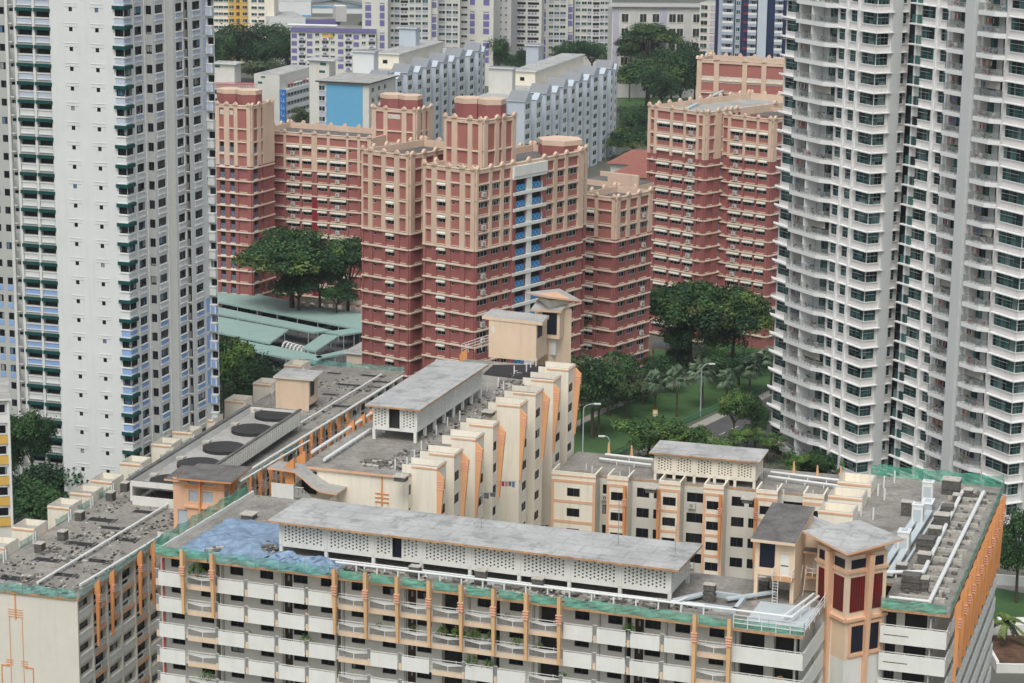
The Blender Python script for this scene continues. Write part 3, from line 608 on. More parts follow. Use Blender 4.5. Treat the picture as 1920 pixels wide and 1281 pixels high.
# wavy canopy over the stair at the near left corner
b = MB(); prof = [(-3.3, .1), (-1.5, .12), (.1, .0), (1.0, -.55), (2.2, -1.5), (3.2, -2.0), (5.4, -2.15)]
def wpt(a, n, dz): return E.P(a, n, ZM+.1+dz)
for (a0, d0), (a1, d1) in zip(prof, prof[1:]):
    lo = [wpt(a0, 0, d0), wpt(a1, 0, d1), wpt(a1, 3.2, d1), wpt(a0, 3.2, d0)]; b.hexa([(x, y, z-.2) for x, y, z in lo], lo, MT['peach'], MT['roof_old'])
b.obj('canopy', mid.o)
b = MB(); b.box(E, -3.0, -.2, 2.6, 2.75, ZBm, ZM-1.7, MT['white_paint']); b.box(E, -.35, -.2, 0, 2.6, ZBm, ZM-1.7, MT['white_paint']); b.box(E, 1.6, 4.2, 2.0, 2.2, ZBm, ZM-3.2, cw); b.box(E, 4.05, 4.2, 0, 2.0, ZBm, ZM-3.0, cw)
b.box(E, -.2, 1.6, .02, .3, ZM-3.3, ZM-.6, MT['dark_void']); b.obj('stair_parapet', mid.o)
b = MB(); r = MT['rail_white']
for i in range(12): u = -.1+i*.17; b.box(E, u, u+.05, 2.5, 2.55, ZM-3.2-.12*max(0, i-5), ZM-2.0-.12*max(0, i-5), r)
b.box(E, -.1, 1.0, 2.5, 2.57, ZM-2.0, ZM-1.93, r); b.obj('stair_railing', mid.o)
# left edge of the roof: orange peaked fins
for px, py in ((565, 872), (582, 858), (648, 797), (667, 784), (686, 771), (858, 662)):
    u, n = lc(FM, px, py, ZM+.6); b = MB(); G = FM.sub(u, -WM-PB-.3, 90)
    b.hexa([G.P(0, 0, ZM-1.8), G.P(0, -.0, ZM+1.5), G.P(1.1, 0, ZM+.5), G.P(1.1, 0, ZM-1.8)], [G.P(0, -.4, ZM-1.8), G.P(0, -.4, ZM+1.5), G.P(1.1, -.4, ZM+.5), G.P(1.1, -.4, ZM-1.8)], MT['orange']); b.obj('fin', mid.o)
def L2(F, pts, z): return [lc(F, px, py, z) for px, py in pts]
pipe_run(FM, L2(FM, [(585, 848), (697, 775)], ZM+.5), ZM+.5, .2, 'roof_pipe', mid.o); pipe_run(FM, L2(FM, [(608, 862), (695, 805)], ZM+.5), ZM+.5, .2, 'roof_pipe', mid.o)
# raised tank room on the middle block
q = L2(FM, [(704, 800), (781, 812), (908, 728)], ZM+1.3)
t2u, t2n = q[1]; th2 = tankhouse(FM.sub(t2u, t2n), q[2][0]-t2u, q[1][1]-q[0][1], ZM, 2.7, 7, 'tank_room', 'raised white tank room with a mottled grey roof and open doorway, on the middle block', over=.7, leg=1.5, enddoor=True, rm='roof_slab_pale')
# lift head at the far end
def crn(F, pts, z): return [F.P(u, n, z) for u, n in pts]
q = lc(FM, 916, 672, ZM), lc(FM, 1003, 681, ZM)
lh = T('machine_house', 'windowless pale peach box with slate lean-to roof at the far end of the centre block', 'machine house', (*FM.xy((q[0][0]+q[1][0])/2+2, (q[0][1]+q[1][1])/2), ZM))
u0 = q[0][0]; n0, n1 = q[0][1], q[1][1]; b = MB(); pp = MT['pale_peach']; E2 = FM.sub(u0, n0, -90); Lh = n1-n0
b.wall(E2, 0, Lh, ZM+.15, ZM+5.6, [], pp); S2 = FM.sub(u0, n1); b.wall(S2, 0, 5, ZM+.15, ZM+5.4, [(.5, 3.0, [(ZM+3.2, ZM+5.35)])], pp, .1, MT['louvre_dark'])
b.wall(FM.sub(u0+5, n0, 180), 0, 5, ZM, ZM+5.6, [], pp); b.wall(FM.sub(u0+5, n1, 90), 0, Lh, ZM, ZM+5.6, [], pp); b.obj('wall', lh.o)
b = MB(); lo = [E2.P(-1.0, 0.1, ZM+5.6), E2.P(Lh+.9, 0.1, ZM+5.35), E2.P(Lh+.9, -3.0, ZM+5.75), E2.P(-.6, -3.0, ZM+6.0)]; b.hexa(lo, [(x, y, z+.45) for x, y, z in lo], pp, MT['roof_old']); b.obj('roof', lh.o)
b = MB(); b.face([E2.P(.35, .01, ZM+4.3), E2.P(.75, .01, ZM+3.5), E2.P(.9, .01, ZM+4.1), E2.P(.6, .01, ZM+4.9)], MT['white_paint']); b.obj('paint_patch', lh.o)
lt = T('lift_tower', 'small lift tower with stacked butterfly roofs and black louvre beyond the windowless peach box', 'lift tower', (*FM.xy(u0+9, n1), ZM))
c2 = FM.xy(u0+8.5, n1-.2); b = MB(); g1 = twpts(1.9, c=c2, F=FM); b.prism(g1, 8, ZM+6.1, pp); b.obj('shaft', lt.o)
G1, GL1 = fr2(g1[3], g1[0]); G2, GL2 = fr2(g1[0], g1[1])
E3 = FM.sub(u0+5.5, n1-1.2, -90); b = MB(); b.box(E3, 0, 2.9, -3, 0, ZM+2.3, ZM+6.1, pp); b.box(E3, .1, 2.2, -3, -.5, ZM-.2, ZM+2.3, MT['white_paint']); b.obj('machine_room', lt.o); b = MB(); b.box(E3, .35, 2.5, 0, .05, ZM+2.9, ZM+6.0, MT['louvre_dark']); b.obj('louvre', lt.o)
b = MB(); lo = [E3.P(-1.3, .4, ZM+6.1), E3.P(3.2, .4, ZM+6.2), E3.P(3.2, -2.6, ZM+6.6), E3.P(-1.3, -2.6, ZM+6.9)]; b.hexa(lo, [(x, y, z+.25) for x, y, z in lo], MT['peach'], MT['roof_old'])
r2 = twpts(2.9, c=c2, F=FM); lo = [(r2[0][0], r2[0][1], ZM+7.2), (r2[1][0], r2[1][1], ZM+7.9), (r2[2][0], r2[2][1], ZM+7.9), (r2[3][0], r2[3][1], ZM+8.3)]; b.hexa(lo, [(x, y, z+.22) for x, y, z in lo], MT['peach'], MT['roof_old'])
b.obj('roof', lt.o); b = MB(); b.prism(twpts(1.6, c=c2, F=FM), ZM+6.1, ZM+7.6, MT['ivory_wall']); b.obj('clerestory', lt.o)
b = MB(); r = MT['rail_white']
a_ = lc(FM, 866, 662, ZM)
for h in (.5, .9, 1.3): b.tube(FM.P(a_[0], a_[1], ZM+h), FM.P(a_[0]+7, a_[1]+4.5, ZM+h+1.2), .05, r, 5); b.tube(FM.P(a_[0]+1.5, a_[1]+.4, ZM+h), FM.P(a_[0]+8.5, a_[1]+4.9, ZM+h+1.2), .05, r, 5)
for i in range(8): b.tube(FM.P(a_[0]+i, a_[1]+i*.64, ZM-.1), FM.P(a_[0]+i, a_[1]+i*.64, ZM+1.3+i*.17), .04, r, 5)
b.obj('stair_railing', lh.o)
b = MB(); q = L2(FM, [(925, 684), (1030, 684), (985, 712), (905, 702)], ZM+.06); b.face([FM.P(u, n, ZM+.06) for u, n in q][::-1], MT['tar']); b.obj('tarred_roof', mid.o)
# vent pipes in pairs along the bays
for px, py in ((777, 862), (790, 845), (818, 815), (839, 800), (850, 782), (862, 788), (902, 748), (913, 735), (934, 725), (944, 731), (964, 702), (987, 698), (1005, 688), (995, 690), (741, 880), (763, 876)):
    u, n = lc(FM, px, py, ZM); mid.rep('vent_pipe', tmpl(pole_t, 1.2, .09, 'pipe_white', 7), FM, u, n, ZM, .3)
rubble(FM, *lc(FM, 706, 869, ZM), ZM, 1.8, 'rubble_pile', 'scattered dark rubble near the cream gable with the orange cross mark', k=50, h=.5)
rubble(FM, *lc(FM, 955, 720, ZM), ZM, 1.4, 'rubble_pile', 'dark rubble between vent pipes below the pale peach lift head', k=30, h=.5)
def lid(F, u, n, z, lab):
    b = MB(); b.box(F, u-.8, u+.8, n-.8, n+.8, z+.5, z+.62, MT['rubble_pale']); b.box(F, u-.65, u+.65, n-.65, n+.65, z, z+.5, MT['slab_stack']); b.top('roof_hatch', lab, 'roof hatch', 'roof hatches')
lid(FM, *lc(FM, 752, 893, ZM+.5), ZM, 'pale-lidded roof hatch at the near corner of the cream gable'); lid(FM, *lc(FM, 916, 772, ZM+.5), ZM, 'pale-lidded roof hatch between the fourth and fifth stepped bays'); lid(FM, *lc(FM, 826, 853, ZM+.5), ZM, 'pale-lidded roof hatch between the second and third stepped bays')
lid(FA, *lc(FA, 467, 962, ZA+.6), ZA, 'pale-lidded roof hatch behind the blue sheets beside the long tank room')
# laundry on poles
def washing(F, u, n, z, L, cols, label):
    b = MB(); b.tube(F.P(u, n, z), F.P(u, n+L, z+.25), .03, MT['steel'], 5); rr = random.Random(int(z*7+u))
    for i, c in enumerate(cols):
        a = L*.25+i*L*.7/len(cols); w = L*.6/len(cols); h = rr.uniform(.5, .9); zz = z+.25*a/L
        b.face([F.P(u, n+a, zz), F.P(u, n+a+w, zz), F.P(u+.05, n+a+w*.9, zz-h), F.P(u-.04, n+a+.03, zz-h*.9)], MT[c])
    b.top('laundry', label, 'laundry', 'laundry poles')
for n_, c_ in (('cloth_grey', (.12, .12, .13)), ('cloth_red', (.35, .04, .06)), ('cloth_blue', (.10, .18, .35)), ('cloth_white', (.6, .6, .6)), ('cloth_pink', (.5, .2, .25)), ('cloth_yellow', (.6, .42, .12)), ('cloth_black', (.02, .02, .02))): mat(n_, c_, var=.2, scale=2)
washing(FM, boxes[3][0]+1.6, 0, ZM-6.6, 2.6, ['cloth_red', 'cloth_pink', 'cloth_grey', 'cloth_blue'], 'red, pink and blue washing on a pole from the fourth stepped bay')
washing(FM, boxes[2][0]+1.5, 0, ZM-6.2, 2.4, ['cloth_grey', 'cloth_grey'], 'dark grey sheet drying on a pole from the third stepped bay')
washing(FM, boxes[1][0]+1.5, 0, ZM-13, 2.6, ['cloth_white', 'cloth_white', 'cloth_grey'], 'pale washing on a pole low on the second stepped bay')
washing(FM, boxes[5][0]+1.5, 0, ZM-17.3, 1.8, ['cloth_black', 'cloth_black'], 'black trousers drying low on the sixth stepped bay')
# =====================================================  LEFT WING (lower, long)
ZL = 14.7; FL, LL = fr2(at(143, 1121, ZL), at(755, 697, ZL)); WL = 15.5; SL = 18.6
left = T('long_block', 'long low block at lower left with crumbling grey roof and plain cream gable', 'apartment block', (*FL.xy(LL/2, -8), -8))
b = MB(); ZBl = -12; iw = MT['ivory_wall']; gw = MT['grey_wall']; edges = [0, 4.1]
B0 = [lc(FL, x, y, ZL-3)[0] for x, y in ((124, 1200), (145, 1180), (172, 1150), (197, 1125), (223, 1100), (245, 1080), (270, 1055), (293, 1030))]
bwid = 4.05; nb = int(LL/bwid); rails0 = (1, 4, 7, 10, 13, 16, 19, 22, 25, 28)
st = []; k_ = range(9)
for i in range(nb):
    u = i*bwid+.25; zs = []
    for k in k_:
        zf = ZL-.3-FH*(k+1); rail = (i in rails0) or (k < 2 and i % 6 in (1, 2, 3, 4)); hi = zf+2.35
        lo = zf+.15 if rail else zf+1.15; zs.append((lo, hi))
        G = FL
        if rail: left.rep('railing', tmpl(rail_o, bwid-.5) if 'rail_o' in globals() else None, G, u, .04, zf-.4, 2) if 'rail_o' in globals() else None
    st.append((u, i*bwid+bwid-.25, zs))
def rail_o(b, w):
    b.box(LOC, 0, w, 0, .08, 0, .55, MT['peach']); r = MT['rail_white']; b.box(LOC, 0, w, 0, .06, 1.45, 1.52, r); b.box(LOC, 0, w, 0, .05, 1.62, 1.68, r)
    for x in (0, w/2, w-.06): b.box(LOC, x, x+.06, 0, .06, .55, 1.6, r)
    b.box(LOC, .1, w/2-.05, 0, .03, .65, 1.0, MT['frame_white']); b.box(LOC, w/2+.1, w-.1, 0, .03, .65, 1.35, MT['frame_white'])
def para_l(b, w):
    b.box(LOC, 0, w, .0, .12, 0, 1.15, MT['parapet_white']); b.box(LOC, 0, w, .02, .16, 1.0, 1.06, MT['rail_white'])
for i in range(nb):
    u = i*bwid+.25
    for k in k_:
        zf = ZL-.3-FH*(k+1); rail = (i in rails0) or (k < 2 and i % 6 in (1, 2, 3, 4))
        if rail: left.rep('railing', tmpl(rail_o, bwid-.5), FL, u, .04, zf-.35, 3)
        else: left.rep('parapet_panel', tmpl(para_l, bwid-.5), FL, u, .02, zf, 2)
b.wall(FL, 0, LL, ZBl, ZL-.3, st, iw, .5, MT['glass_corr'])
for i in range(nb+1): b.box(FL, i*bwid-.16, i*bwid+.16, .01, .2, ZBl, ZL-.3, iw)
st = []
for i in range(nb): st.append((i*bwid+.4, i*bwid+(3.6 if i % 3 else 2.6), [(ZL-.3-FH*(k+1)+.2, ZL-.3-FH*(k+1)+2.35) for k in k_]))
pass
G = FL.sub(0, -SL, -90); b.wall(G, 0, SL, ZBl, ZL-.3, [], MT['ivory_wall'])
b.wall(FL.sub(LL, 0, 90), 0, SL, ZBl, ZL-.3, [], iw); b.obj('wall', left.o)
b = MB(); slabroof(b, [FL.xy(-.2, .4), FL.xy(LL+.3, .4), FL.xy(LL+.3, -WL), FL.xy(-.2, -WL)], ZL, .3); b.obj('roof', left.o)
# gable ornament (thin orange lines)
b = MB(); c = SL-8.1; o_ = MT['orange']; q = lambda a0, a1, z0, z1: b.box(G, a0, a1, .0, .06, z0, z1, o_)
q(c-.1, c+.1, ZL-3.6, ZL-.3)
for i in range(4): q(c-1.0, c+1.0, ZL-3.3+.3*i, ZL-3.24+.3*i)
for s in (-1, 1):
    q(c+s*.85-.03, c+s*.85+.03, ZL-12, ZL-3.3); q(c+s*2.1-.07, c+s*2.1+.07, ZL-24, ZL-9.6); q(min(c+s*2.1, c+s*1.0), max(c+s*2.1, c+s*1.0), ZL-9.7, ZL-9.55); q(min(c+s*2.1, c+s*1.0), max(c+s*2.1, c+s*1.0), ZL-12.9, ZL-12.75)
    for i in range(3): q(c+s*1.0-.45, c+s*1.0+.45, ZL-9.5+.3*i, ZL-9.43+.3*i)
b.obj('ornament', left.o)
for i in (1, 2, 4, 5, 8, 9, 13, 14, 15, 16, 18, 19, 20, 21, 22, 23): left.rep('post', tmpl(post_t, 8.3, 'orange'), FL, i*bwid, .65, ZL-7.2, 5.)
u = 0; netting(FL, 0, 24, .4, ZL-.1, ZL+1., left.o, 'net_teal'); netting(FL, 30, 96, .4, ZL-.1, ZL+1., left.o, 'net_teal'); netting(G, 0, SL, .25, ZL-.1, ZL+1.2, left.o, 'net_teal'); netting(FL.sub(LL, 0, 90), -.2, SL, .2, ZL-.1, ZL+.9, left.o, 'net_teal')
for a_, c_ in (([(70, 1093), (324, 940)], .17), ([(150, 1097), (300, 1006)], .17)): pipe_run(FL, L2(FL, a_, ZL+.5), ZL+.5, c_, 'roof_pipe', left.o, st=3)
pipe_run(FL, L2(FL, [(440, 899), (755, 705)], ZL+.9), ZL+.9, .2, 'roof_pipe', left.o, st=4); pipe_run(FL, L2(FL, [(452, 902), (580, 826)], ZL+.9), ZL+.9, .15, 'roof_pipe', left.o, st=4); pipe_run(FL, L2(FL, [(560, 795), (715, 702)], ZL+.7), ZL+.7, .15, 'roof_pipe', left.o, st=4)
# open box parapets along the far side
for j, (px, py) in enumerate(((28, 1027), (82, 993), (150, 953), (202, 929), (246, 906), (288, 872), (338, 836), (372, 812), (412, 788), (487, 755), (528, 722), (596, 688))):
    u, n = lc(FL, px, py, ZL+1.3); n = -18.6; d = 4.0; w = 3.4; b = MB(); zt = ZL+1.4
    u0, u1 = u-.4, u+w; n0, n1 = n-.0, n+3.2
    b.prism([FL.xy(u0, n0), FL.xy(u0, n1), FL.xy(u1, n1), FL.xy(u1, n0)][::-1], ZBl, ZL-.4, MT['cream_wall']); 
    for a0, a1, m0, m1 in ((u0, u0+.18, n0, n1), (u1-.18, u1, n0, n1), (u0+.18, u1-.18, n0, n0+.18), (u0+.18, u1-.18, n1-.18, n1)): b.box(FL, a0, a1, m0, m1, ZL-.4, zt, MT['cream_wall'], MT['roof_slab_pale'])
    b.box(FL, u0+.18, u1-.18, n0+.18, n1-.18, ZL+.5, ZL+.6, MT['roof_old']); b.box(FL, u0-.08, u0-.01, n0-.05, n1+.05, ZL+1.0, ZL+1.2, MT['peach'])
    b.obj('roof_bay', left.o)
    left.rep('vent_pipe', tmpl(pole_t, 1.4, .1, 'pipe_white', 7), FL, u-1.2, -14.8, ZL, .3); left.rep('vent_pipe', tmpl(pole_t, 1.4, .1, 'pipe_white', 7), FL, u-2.2, -14.6, ZL, .3)
    if j < 8: netting(FL, u+w-8, u, -15.3, ZL, ZL+1., left.o, 'net_teal', seg=1.6)
NR = ['nearest to the gable', 'second from the gable', 'third from the gable', 'fourth from the gable']
for q, (px, py) in enumerate(((55, 1085), (140, 1050), (205, 1005), (95, 1032))): rubble(FL, *lc(FL, px, py, ZL), ZL, 1.6, 'rubble_pile', 'dark debris on the crumbling roof of the long low block, '+NR[q], k=26, h=.3, group='debris on the long low roof')
# black pits where roofing slabs were lifted
def pit(F, px, py, z, w, d, P):
    b = MB(); u, n = lc(F, px, py, z); b.box(F, u-w/2, u+w/2, n-d/2, n+d/2, z-.02, z+.012, MT['tar'])
    for i in range(6): b.box(F, u-w/2+i*w/6, u-w/2+i*w/6+w/7, n+d/2, n+d/2+.25, z, z+.16, MT['slab_stack'])
    b.obj('roof_opening', P)
for px, py, w, d in ((28, 1085, 1.6, 4), (88, 1050, 1.4, 3.4), (150, 1020, 1.6, 4), (208, 990, 1.2, 3), (235, 1012, 1.4, 3), (185, 1052, 1.3, 3), (120, 1078, 1.2, 2.6), (270, 960, 1.3, 3), (190, 975, 1.6, 3.6), (655, 722, 1.2, 4), (698, 705, 1.2, 4), (640, 762, 1.2, 4), (712, 716, 1, 3), (675, 732, 1, 3), (700, 726, .8, 2), (618, 740, 1, 2.4), (625, 700, 1, 2)): pit(FL, px, py, ZL, w, d, left.o)
def scatter(F, u0, u1, n0, n1, z, n, label, seed, name='roof_debris'):
    rr = random.Random(seed); b = MB(); cl = [(rr.uniform(u0, u1), rr.uniform(n0, n1)) for _ in range(n//9+1)]
    for i in range(n):
        c = rr.choice(cl); u = min(u1, max(u0, c[0]+rr.gauss(0, 1.3))); v = min(n1, max(n0, c[1]+rr.gauss(0, .9))); s = rr.uniform(.08, .3); G = F.sub(u, v, rr.uniform(-20, 20) if rr.random() < .6 else rr.uniform(0, 90)); h = rr.uniform(.03, .16); b.box(G, -s, s, -s*.55, s*.55, z, z+h, MT[rr.choice(('rubble', 'rubble', 'tar', 'slab_stack', 'rubble_pale'))])
    b.top(name, label, 'debris', kind='stuff')
scatter(FL, 1, 46, -14, -1, ZL, 620, 'loose slabs and debris strewn over the near roof of the long low block', 5); scatter(FL, 70, 118, -14, -1, ZL, 260, 'loose debris on the far roof of the long low block', 6); scatter(FM, boxes[0][0], boxes[7][0], -7.5, -3.4, ZM, 420, 'dark debris strewn along the stepped bays of the centre block', 7); scatter(FA, 19, 58, -3.9, -.4, ZA, 420, 'grey debris along the front edge of the foreground roof', 9); scatter(FB, 2, 34, -5, -.5, ZW, 90, 'small debris on the low cream block roof', 10) if 'FB' in globals() else None
for q, (px, py) in enumerate(((118, 1012), (75, 1035), (208, 938), (235, 920), (150, 975))): stack(FL, *lc(FL, px, py, ZL), ZL, 1.2, 1.0, 1.2, 'slab stack by the box parapets of the long low roof, '+['beside the third white box', 'beside the second white box', 'beside the fifth white box', 'beside the sixth white box', 'beside the fourth white box'][q], 'slab stacks on the long low roof')
# peach lift tower
u0, n0 = lc(FL, 345, 985, ZL); pl = T('lift_tower', 'peach lift tower with tall pale blue windows on the long low block at left', 'lift tower', (*FL.xy(u0+3, n0+4), ZL))
q0 = lc(FL, 326, 991, ZL); q1 = lc(FL, 414, 1006, ZL); E = FL.sub(q0[0], q0[1], -90); L = q1[1]-q0[1]; pe = MT['peach']; b = MB()
zt = E.Z(903, L); b.wall(E, 0, L, ZL-14, zt, [(.6, 2.0, [(ZL-.2, ZL+2.7)]), (2.2, 3.6, [(ZL+3.9, zt-1.6), (zt-.75, zt-.15)]), (4.1, 5.6, [(ZL+3.9, zt-1.6), (zt-.75, zt-.15)])] if L > 6 else [], pe, .15, MT['pale_blue_glass'])
G = E.sub(L, 0, 90); b.wall(G, 0, 5, ZL-14, zt, [(.5, 1.8, [(ZL+.2, ZL+1.9), (ZL+3.9, zt-1.4)]), (3.0, 4.3, [(ZL+.2, ZL+1.9), (ZL+3.9, zt-1.4)])], pe, .15, MT['pale_blue_glass'])
b.wall(E.sub(L, -5, 180), 0, L, ZL, zt, [], pe); b.wall(E.sub(0, -5, 270), 0, 5, ZL, zt, [], pe); b.obj('wall', pl.o)
b = MB(); b.box(E, 1.6, L+.3, 0, .25, ZL+3.1, ZL+3.35, pe); b.box(G, -.3, 5.2, 0, .25, ZL+3.1, ZL+3.35, pe); b.box(E, 1.6, L+.2, 0, .2, zt-1.2, zt-1.0, MT['orange']); b.box(E, 3.72, 3.98, 0, .4, ZL-6, zt, MT['orange']); b.box(G, 2.2, 2.6, 0, .5, ZL-6, zt, MT['orange'])
for x in (2.7, 3.15, 4.6, 5.1): b.box(E, x, x+.04, -.14, -.1, ZL+3.9, zt-1.6, MT['frame_white'])
b.box(E, 2.2, 5.6, -.14, -.1, ZL+5.2, ZL+5.24, MT['frame_white']); b.obj('trim', pl.o)
b = MB(); lo = [E.P(1.0, 1.2, zt), E.P(L+1.5, 1.2, zt+.1), E.P(L+1.5, -6, zt+.3), E.P(1.0, -6, zt+.1)]; b.hexa(lo, [(x, y, z+.22) for x, y, z in lo], MT['orange'], MT['roof_lichen']); lo = [E.P(-1.1, .4, zt-.5), E.P(2.2, .4, zt-.55), E.P(2.2, -5.5, zt-.2), E.P(-1.1, -5.5, zt-.2)]; b.hexa(lo, [(x, y, z+.22) for x, y, z in lo], MT['peach'], MT['roof_lichen']); b.obj('roof', pl.o)
# white curved parapet between the tower and the front block
b = MB(); E4 = FL.sub(lc(FL, 300, 1003, ZL)[0]-.5, -1, -70); b.hexa([E4.P(0, 0, ZL-4), E4.P(3.5, 0, ZL-4), E4.P(9.5, 0, ZL-4), E4.P(9.5, 0, ZL-.8), E4.P(3.6, 0, ZL-1.6), E4.P(2.6, 0, ZL+.2), E4.P(0, 0, ZL+.5)], [E4.P(0, -.2, ZL-4), E4.P(3.5, -.2, ZL-4), E4.P(9.5, -.2, ZL-4), E4.P(9.5, -.2, ZL-.8), E4.P(3.6, -.2, ZL-1.6), E4.P(2.6, -.2, ZL+.2), E4.P(0, -.2, ZL+.5)], MT['white_paint']); b.obj('curved_parapet', left.o)
mat('tank_black', (.045, .045, .045), var=.3)
# roof tank trough with five round black lids
ct_ = lc(FL, 320, 880, ZL+3.4); cf = lc(FL, 528, 775, ZL+3.4)
tk = T('open_tank_room', 'open-topped white tank trough with round black tank lids behind the peach lift tower', 'tank room', (*FL.xy((ct_[0]+cf[0])/2, -9), ZL))
u0 = lc(FL, 290, 905, ZL+3.4)[0]; u1 = lc(FL, 545, 768, ZL+3.4)[0]; n1 = lc(FL, 555, 775, ZL+3.4)[1]; n0 = n1-8.2; b = MB(); wp = MT['white_paint']; z2 = ZL+3.4
for a0, a1, m0, m1, zz in ((u0, u1, n1-.3, n1, ZL+1.2), (u0, u1, n0, n0+.3, ZL+.5), (u1-.3, u1, n0+.3, n1-.3, ZL+.2), (u0, u0+.3, n0+.3, n1-.3, ZL+2.6)): b.box(FL, a0, a1, m0, m1, zz, z2, wp, MT['roof_lichen'])
b.box(FL, u0, u0+.3, n0+.3, n1-.3, ZL, ZL+1.2, wp); b.box(FL, u0+.3, u1-.3, n0+.3, n1-.3, ZL+2.3, ZL+2.5, MT['roof_old'])
nfin = int((u1-u0)/.8)
b.obj('trough', tk.o)
def rib_t(b): b.hexa([(-.06, 0, 0), (.06, 0, 0), (.06, -.1, 0), (-.06, -.1, 0)], [(-.06, 0, 2.1), (.06, 0, 2.1), (.06, -.2, 2.1), (-.06, -.2, 2.1)], MT['white_paint'])
for i in range(nfin): tk.rep('rib', tmpl(rib_t), FL, u0+.4+i*.8, n1, ZL+1.2, .5)
b = MB(); b.box(FL, u0-.3, u1+.3, n1-.35, n1+.12, z2, z2+.15, MT['roof_lichen']); b.box(FL, u0-.3, u1+.3, n0-.5, n0+.1, z2, z2+.15, MT['roof_lichen']); b.obj('rim', tk.o)
for i in range(5):
    u = u0+3.2+(u1-u0-6.5)*i/4+(1.5 if i > 2 else 0); c = FL.P(u, (n0+n1)/2+.6, 0); b = MB(); b.prism([(c[0]+3.0*cos(a*pi/16), c[1]+3.0*sin(a*pi/16)) for a in range(32)], ZL+2.5, ZL+3.0, MT['tar'], MT['tank_black']); o_ = b.obj('tank_lid', tk.o)
    b = MB(); b.box(FL, u+.8, u+2, n0+.9, n0+2.0, ZL+3.0, ZL+3.2, MT['rubble_pale']); b.obj('hatch_cover', o_)
# plain peach box room
q0 = lc(FL, 517, 765, ZL); q1 = lc(FL, 580, 775, ZL); bx = T('machine_house', 'windowless peach box with pale flat roof beyond the black-lidded tank trough', 'machine house', (*FL.xy(q0[0]+2, (q0[1]+q1[1])/2), ZL))
E = FL.sub(q0[0], q0[1], -90); L = lc(FL, 607, 752, ZL)[1]-q0[1]; L = max(4, min(L, 8)); b = MB(); pp = MT['pale_peach']
b.wall(E, 0, L, ZL, ZL+4.9, [], pp); G = E.sub(L, 0, 90); b.wall(G, 0, 4, ZL+.8, ZL+4.9, [(.6, 2.6, [(ZL+2.0, ZL+4.7)])], pp, .1, MT['louvre_dark']); b.wall(E.sub(L, -4, 180), 0, L, ZL, ZL+4.9, [], pp); b.wall(E.sub(0, -4, 270), 0, 4, ZL, ZL+4.9, [], pp); b.obj('wall', bx.o)
b = MB(); lo = [E.P(-.3, .3, ZL+4.9), E.P(L+.8, .3, ZL+4.9), E.P(L+.8, -4.5, ZL+5.2), E.P(-.3, -4.5, ZL+5.2)]; b.hexa(lo, [(x, y, z+.25) for x, y, z in lo], MT['ivory_wall'], MT['roof_slab_pale']); b.obj('roof', bx.o)
# =====================================================  BACK WING (faces us beyond the foreground)
ZW = 20.5; FB, LB = fr2(at(1075, 898, ZW), at(1530, 940, ZW)); LB = lc(FB, 1640, 950, ZW)[0]; WB = 13.5
back = T('stepped_block', 'low cream block behind the foreground at right, with peach window frames', 'apartment block', (*FB.xy(LB/2, -6), 0))
b = MB(); kk = range(8); fz = [ZW-.35-FH*k for k in kk]; PJ = 2.6
bx_ = [(-3, FB.U(1117, ZW)), (FB.U(1138, ZW), FB.U(1178, ZW)), (FB.U(1235, ZW), FB.U(1276, ZW)), (FB.U(1319, ZW), FB.U(1357, ZW)), (FB.U(1417, ZW), FB.U(1458, ZW)), (FB.U(1505, ZW), FB.U(1545, ZW)), (FB.U(1590, ZW), FB.U(1630, ZW))]
for i, (a, c) in enumerate(bx_):
    G = FB.sub(a, 0); L = c-a; w0, w1 = (L-1.75)/2, (L+1.75)/2
    b.wall(G, 0, L, 0, ZW+.7, [(w0, w1, [(z-2.1, z-.95) for z in fz])], cw, .15, MT['dark_room'])
    for z in fz: back.rep('window', tmpl(win, w1-w0, 1.15, 1, 'frame_dark', 'glass_corr'), G, w0, -.04, z-2.1, 2)
    if i: back.rep('peach_frame', tmpl(frame_t, L), G, 0, .0, ZW-20.0, 3) if 'frame_t' in globals() else None
    b.wall(G.sub(L, 0, 90), 0, PJ, 0, ZW+.7, [], MT['ivory_wall']); b.wall(G.sub(0, -PJ, -90), 0, PJ, 0, ZW+.7, [], MT['ivory_wall'])
    b.box(G, .02, L-.02, -.2, -.02, ZW-.5, ZW+.9, cw); b.box(G, L-.2, L, -PJ-1.2, -.2, ZW, ZW+.9, cw); b.box(G, 0, .2, -PJ-1.2, -.2, ZW, ZW+.9, cw); b.box(G, .2, L-.2, -PJ-.9, -.2, ZW+.02, ZW+.3, MT['roof_screed'])
    b.box(G, 0, L, .001, .06, ZW+.3, ZW+.45, MT['peach'])
    if i < 6:
        n_ = bx_[i+1][0]-c; H = FB.sub(c, -PJ); st = []
        wide = n_ > 4
        cols = [(.6, 2.3), (2.9, n_-.5)] if n_ > 3.6 else [(.35, n_-.3)]
        for x0, x1 in cols: st.append((x0, x1, [(z-2.1, z-.8) for z in fz]))
        b.wall(H, 0, n_, 0, ZW-.2, st, MT['grey_wall'], .2, MT['dark_room'])
        for x0, x1 in cols:
            for z in fz: back.rep('window', tmpl(win, x1-x0, 1.3, 1, 'frame_dark', 'glass_corr'), H, x0, -.04, z-2.1, 2)
        if n_ <= 3.6:
            for k in (1, 3, 5): back.rep('air_conditioner', tmpl(acunit, 1.0, .75), H, n_*.2, .02, fz[k-1 if k == 1 else k]-FH-.15+.05*k, 1.5)
